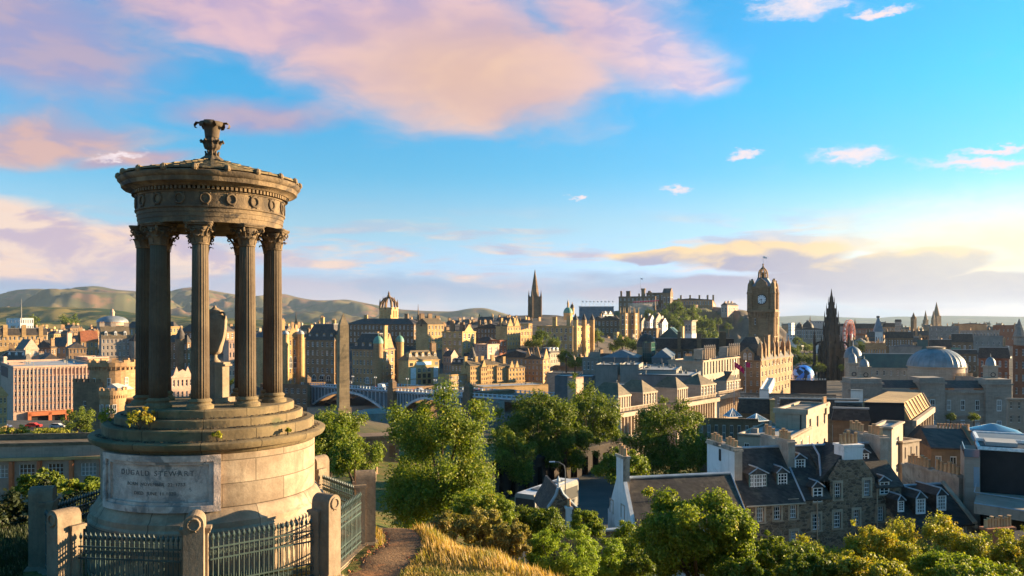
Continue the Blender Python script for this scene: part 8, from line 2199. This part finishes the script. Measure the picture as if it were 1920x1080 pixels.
def far_tree(px, py, hw, Y, lab, k, group=None, dz=0.0):
    r = hw * Y / F; x = wx(px, Y); zc = wz(py, Y)
    e = empty('broadleaf_tree', lab, 'tree', (x, Y, zc - r * 1.6), rnd.uniform(0, 6), group)
    o = bpy.data.objects.new('crown', PT_[k][0]); COL.objects.link(o); o.parent = e; o.location = (0, 0, r * 1.6); o.scale = (r * .86, r * .86, r * .86)
    if TM_[k] is None:
        TM_[k] = PT_[k][1].build('trunk', 'bark', e); TM_[k].scale = (r, r, r * 1.6)
    else:
        t = clone(TM_[k], None, e); t.scale = (r, r, r * 1.6)
    return e
for i, (px, py, hw, Y) in enumerate(FT): far_tree(px, py, hw, Y, LB, i % 2, 'trees below the castle')
for i, (px, py, hw, Y, lab) in enumerate(FT2): far_tree(px, py, hw, Y, lab, 2 if 'dark' in lab or 'thin' in lab else i % 2)
# plants growing on the temple steps
for i, (ang, r, z, n, s, lab) in enumerate(((-110, 2.34, -2.33, 420, .26, 'yellow-green flowering weed growing on the temple steps'), (-67, 2.6, -2.60, 90, .11, 'tiny green weed on the temple cornice'), (-168, 2.5, -2.55, 220, .24, 'dark weed on the left end of the temple steps'), (-30, 2.62, -2.62, 50, .07, 'tuft on the right of the temple cornice'))):
    a = R(ang); e = empty('weed_plant', lab, 'plant', (MX + r * math.cos(a), MY + r * math.sin(a), z))
    me, cen = crown('foliage', s, s, s * .85, n, .075, 'leaf_autumn', 300 + i, nclump=12, csize=.45, low=-.3)
    o = bpy.data.objects.new('foliage', me); COL.objects.link(o); o.parent = e; o.location = (0, 0, s * .6)
    m = MB()
    for c in cen[:8]: m.tube([(0, 0, -.1), tuple(Vector(c) * .6 + Vector((0, 0, s * .45))), tuple(Vector(c) + Vector((0, 0, s * .6)))], .006, 4)
    m.build('stem', 'bark', e)
dbr = np.random.default_rng(8)
m = MB()
for i in range(900):                               # dead leaves and moss caught on the ledges
    a = R(dbr.uniform(-150, 20)); k = dbr.integers(0, 3)
    r = (2.51, 2.24, 2.02)[k] + dbr.uniform(0, .06 if k else .12); z = (-2.675, -2.425, -2.225)[k]
    s = dbr.uniform(.012, .035); b = dbr.uniform(0, 6.28)
    x, y = r * math.cos(a), r * math.sin(a)
    m.add([(x + s * math.cos(b + q * 1.57), y + s * math.sin(b + q * 1.57), z + dbr.uniform(.003, .035)) for q in range(4)], [(0, 1, 2, 3)])
ld = m.build('leaf_litter', 'bark', None, loc=(MX, MY, 0)); tag(ld, 'dead leaves lying along the temple ledges', 'leaf litter', kind='stuff')
m = MB()
for i in range(2600):                              # pebbles, crumbs of earth and rusty leaf scraps on the path
    k = dbr.integers(20, len(PCL) - 1); off = dbr.normal(0, .62)
    x, y = PCL[k] + nr[k] * PWL[k] * off + dbr.uniform(-.12, .12, 2)
    s = dbr.uniform(.008, .028) * (1.6 if abs(off) > .8 else 1); b = dbr.uniform(0, 6.28); z = h1(x, y) + .012
    m.add([(x + s * math.cos(b + q * 2.1), y + s * math.sin(b + q * 2.1), z) for q in range(3)] + [(x, y, z + s * .9)], [(0, 1, 3), (1, 2, 3), (2, 0, 3)], 0 if dbr.uniform() < .6 else 1)
tag(m.build('path_litter', ['path_earth', 'timber_orange']), 'pebbles and rusty leaf scraps scattered on the path', 'path litter', kind='stuff')
# grass
def grass(name, label, n, x0, x1, y0, y1, hmin, hmax, mat, keep, seed, wid=.012, lean=.5):
    rng = np.random.default_rng(seed)
    x = rng.uniform(x0, x1, n); y = rng.uniform(y0, y1, n)
    cl_ = np.array([mnoise.noise((a * .9, b * .9, seed)) for a, b in zip(x[::8], y[::8])]).repeat(8)[:n]
    ok = keep(x, y, cl_, rng); x, y, cl_ = x[ok], y[ok], cl_[ok]; n = len(x)
    z = H(x, y) - .02
    h = rng.uniform(hmin, hmax, n) * (1 + .55 * cl_)
    a = rng.uniform(0, 6.28, n); w = wid * rng.uniform(.7, 1.4, n)
    la = rng.normal(0, .7, n) + 2.6; ll = h * lean * rng.uniform(.2, 1.0, n)
    px_, py_ = np.cos(a) * w, np.sin(a) * w; dx, dy = np.cos(la) * ll, np.sin(la) * ll
    v = np.stack([np.stack([x - px_, y - py_, z], 1), np.stack([x + px_, y + py_, z], 1), np.stack([x + px_ * .7 + dx * .35, y + py_ * .7 + dy * .35, z + h * .6], 1), np.stack([x - px_ * .7 + dx * .35, y - py_ * .7 + dy * .35, z + h * .6], 1), np.stack([x + dx, y + dy, z + h], 1)], 1).reshape(-1, 3)
    i5 = np.arange(n) * 5
    loops = np.stack([i5, i5 + 1, i5 + 2, i5 + 3, i5 + 3, i5 + 2, i5 + 4], 1).ravel()
    st = np.stack([np.arange(n) * 7, np.arange(n) * 7 + 4], 1).ravel()
    me = bpy.data.meshes.new(name)
    me.vertices.add(n * 5); me.vertices.foreach_set('co', v.astype(np.float32).ravel())
    me.loops.add(n * 7); me.loops.foreach_set('vertex_index', loops.astype(np.int32))
    me.polygons.add(n * 2); me.polygons.foreach_set('loop_start', st.astype(np.int32))
    me.update(calc_edges=True)
    at_ = me.attributes.new('tone', 'FLOAT', 'FACE'); at_.data.foreach_set('value', np.clip(.5 + .8 * cl_ + .2 * rng.standard_normal(n), 0, 1).repeat(2).astype(np.float32))
    me.materials.append(MATS[mat])
    o = bpy.data.objects.new(name, me); COL.objects.link(o)
    return tag(o, label, 'grass', kind='stuff')
ED = lambda x, y: on_path(x, y)
def k_long(x, y, c, rng):
    # the tall tawny band follows the lip of the slope
    d = np.abs(x - (-2.0 + (23.5 - y) * .62))
    return (y > 19.3 - (x + 2.2) * .75) & (ED(x, y) > 1.08) & (np.hypot(x - MX, y - MY) > 4.15) & (rng.uniform(0, 1, len(x)) < np.clip(1.35 - d / 2.6 + c * .8, .10, 1))
grass('long_grass', 'tall tawny seeding grass along the edge of the hilltop', 75000, -5.5, 6.0, 15.0, 27.0, .10, .30, 'grass_tawny', k_long, 3)
grass('short_grass', 'short green and straw grass on the hilltop', 90000, -6.0, 5.0, 14.5, 24.0, .05, .13, 'grass_green', lambda x, y, c, rng: (ED(x, y) > .98 - .12 * rng.uniform(0, 1, len(x))) & (np.hypot(x - MX, y - MY) > 4.05), 4, .010)
grass('shaded_grass', 'dark grass left of the railing', 30000, -17, -9.5, 14.5, 25.0, .06, .2, 'leaf_shaded', lambda x, y, c, rng: np.hypot(x - MX, y - MY) > 4.1, 6, .012)  # the shade here is in the blade colour
# ------------------------------------------------------------------ small distant houses filling the town
HP = []
for i, (mt, rm, kind) in enumerate(((T, 'slate', 'g'), (BR, 'slate', 'g'), (CR, 'slate_brown', 'g'), ('render_white', 'slate', 'f'), (DK, 'slate', 'g'))):
    m = MB().wall((-8, -5), (1, 0), 16, -14, 8, [(1.2 + 3 * c, 2.4 + 3 * c, 1 + 3.4 * r, 2.9 + 3.4 * r) for c in range(5) for r in range(2)], .3, (0, -1)).wall((8, -5), (0, 1), 10, -14, 8, [(1.4 + 3 * c, 2.6 + 3 * c, 1 + 3.4 * r, 2.9 + 3.4 * r) for c in range(3) for r in range(2)], .3, (1, 0))
    m.quad((-8, 5, -14), (-8, -5, -14), (-8, -5, 8), (-8, 5, 8)); m.quad((8, 5, -14), (-8, 5, -14), (-8, 5, 8), (8, 5, 8)); m.box(-7.6, 7.6, -4.6, 4.6, -13, 7.5, 3)
    if kind == 'g': m.extr([(-5.4, 8), (5.4, 8), (0, 12.5)], 'x', -8.2, 8.2, 1)
    else: m.box(-8.3, 8.3, -5.3, 5.3, 8.01, 8.6, 1)
    m.box(-7.6, -6.4, -1.5, 1.5, 8, 14.6, 2); m.box(6.4, 7.6, -1.5, 1.5, 8, 14.6, 2)
    for x in (-7, 7):
        for y in (-1, 0, 1): m.lathe([(.25, 14.6), (.2, 15.6)], 5, c=(x, y), mi=2)
    HP.append((m, [mt, rm, mt if i != 3 else BR, 'black_paint']))
HO = [None] * 5
def fill_house(px, py, Y, s, k, rz, lab, grp):
    loc = (wx(px, Y), Y, wz(py, Y) - 14.5 * s)
    if HO[k] is None:
        o = HO[k] = HP[k][0].build('distant_house', HP[k][1], None)
    else: o = clone(HO[k])
    o.location = loc; o.rotation_euler = (0, 0, rz); o.scale = (s, s, s)
    tag(o, lab, 'house', grp)
rnd = random.Random(21)
for x0, x1, y0, y1, Y0, Y1, n, lab, grp in ((-10, 250, 606, 620, 850, 1250, 26, 'small far-off house in the town below the left hills', 'far houses below the left hills'),
                                       (0, 180, 622, 652, 520, 760, 18, 'chimneyed house in the crowded roofs at the left', 'crowded roofs at the left'),
                                       (255, 560, 604, 618, 760, 1100, 18, 'far roof seen between and beside the columns', 'far roofs beyond the columns'),
                                       (780, 1010, 590, 608, 720, 900, 16, 'chimneyed roof on the skyline of the old town ridge', 'roofs on the old town ridge'),
                                       (1095, 1240, 606, 650, 640, 900, 12, 'brown roof on the slope between the bank and the castle wood', 'roofs on the mound'),
                                       (835, 1005, 640, 664, 500, 590, 9, 'brown roof packed behind the golden street row', 'roofs behind the golden street row'),
                                       (1030, 1110, 662, 684, 455, 520, 4, 'low roof tucked under the bank building', 'roofs under the bank building'),
                                       (780, 900, 606, 632, 600, 700, 9, 'tenement roof packed between the ridge tenements', 'roofs between the ridge tenements'),
                                       (560, 665, 606, 622, 620, 760, 7, 'tenement roof behind the hotels by the bridge', 'roofs behind the bridge hotels'),
                                       (1120, 1240, 650, 668, 440, 560, 6, 'dark roof between the gothic college and the zinc market roofs', 'roofs before the gothic college'),
                                       (1470, 1910, 603, 614, 1000, 2400, 46, 'small far-off house in the flat town on the right', 'far houses on the right'),
                                       (1600, 1900, 615, 640, 520, 900, 22, 'dark roof in the crowded right half of the town', 'crowded roofs on the right')):
    for i in range(n):
        px = x0 + (x1 - x0) * (i + rnd.random()) / n
        f = rnd.random(); Y = Y1 + (Y0 - Y1) * f
        fill_house(px, y0 + (y1 - y0) * f + rnd.uniform(-2, 2), Y, rnd.uniform(.8, 1.25), rnd.choice((0, 1, 1, 2, 3, 4, 4)) if 'right' not in lab else rnd.choice((1, 4, 4, 3, 2)), R(rnd.uniform(-60, -5)), lab, grp)

# ------------------------------------------------------------------ evening haze over the whole view
hzm = bpy.data.materials.new('haze_air'); hzm.use_nodes = True
ht = NT(hzm.node_tree)
ho = ht.new('ShaderNodeOutputMaterial'); hv = ht.new('ShaderNodeVolumePrincipled')
hv.inputs['Color'].default_value = (0.62, 0.78, 1.0, 1); hv.inputs['Density'].default_value = 0.000024; hv.inputs['Anisotropy'].default_value = 0.2
ht.t.links.new(hv.outputs[0], ho.inputs['Volume'])
MATS['haze_air'] = hzm
hz = MB().box(-21000, 21000, -300, 19500, -125, 420).build('haze', 'haze_air')
tag(hz, 'thin evening haze lying over the town towards the hills', 'haze', kind='stuff')
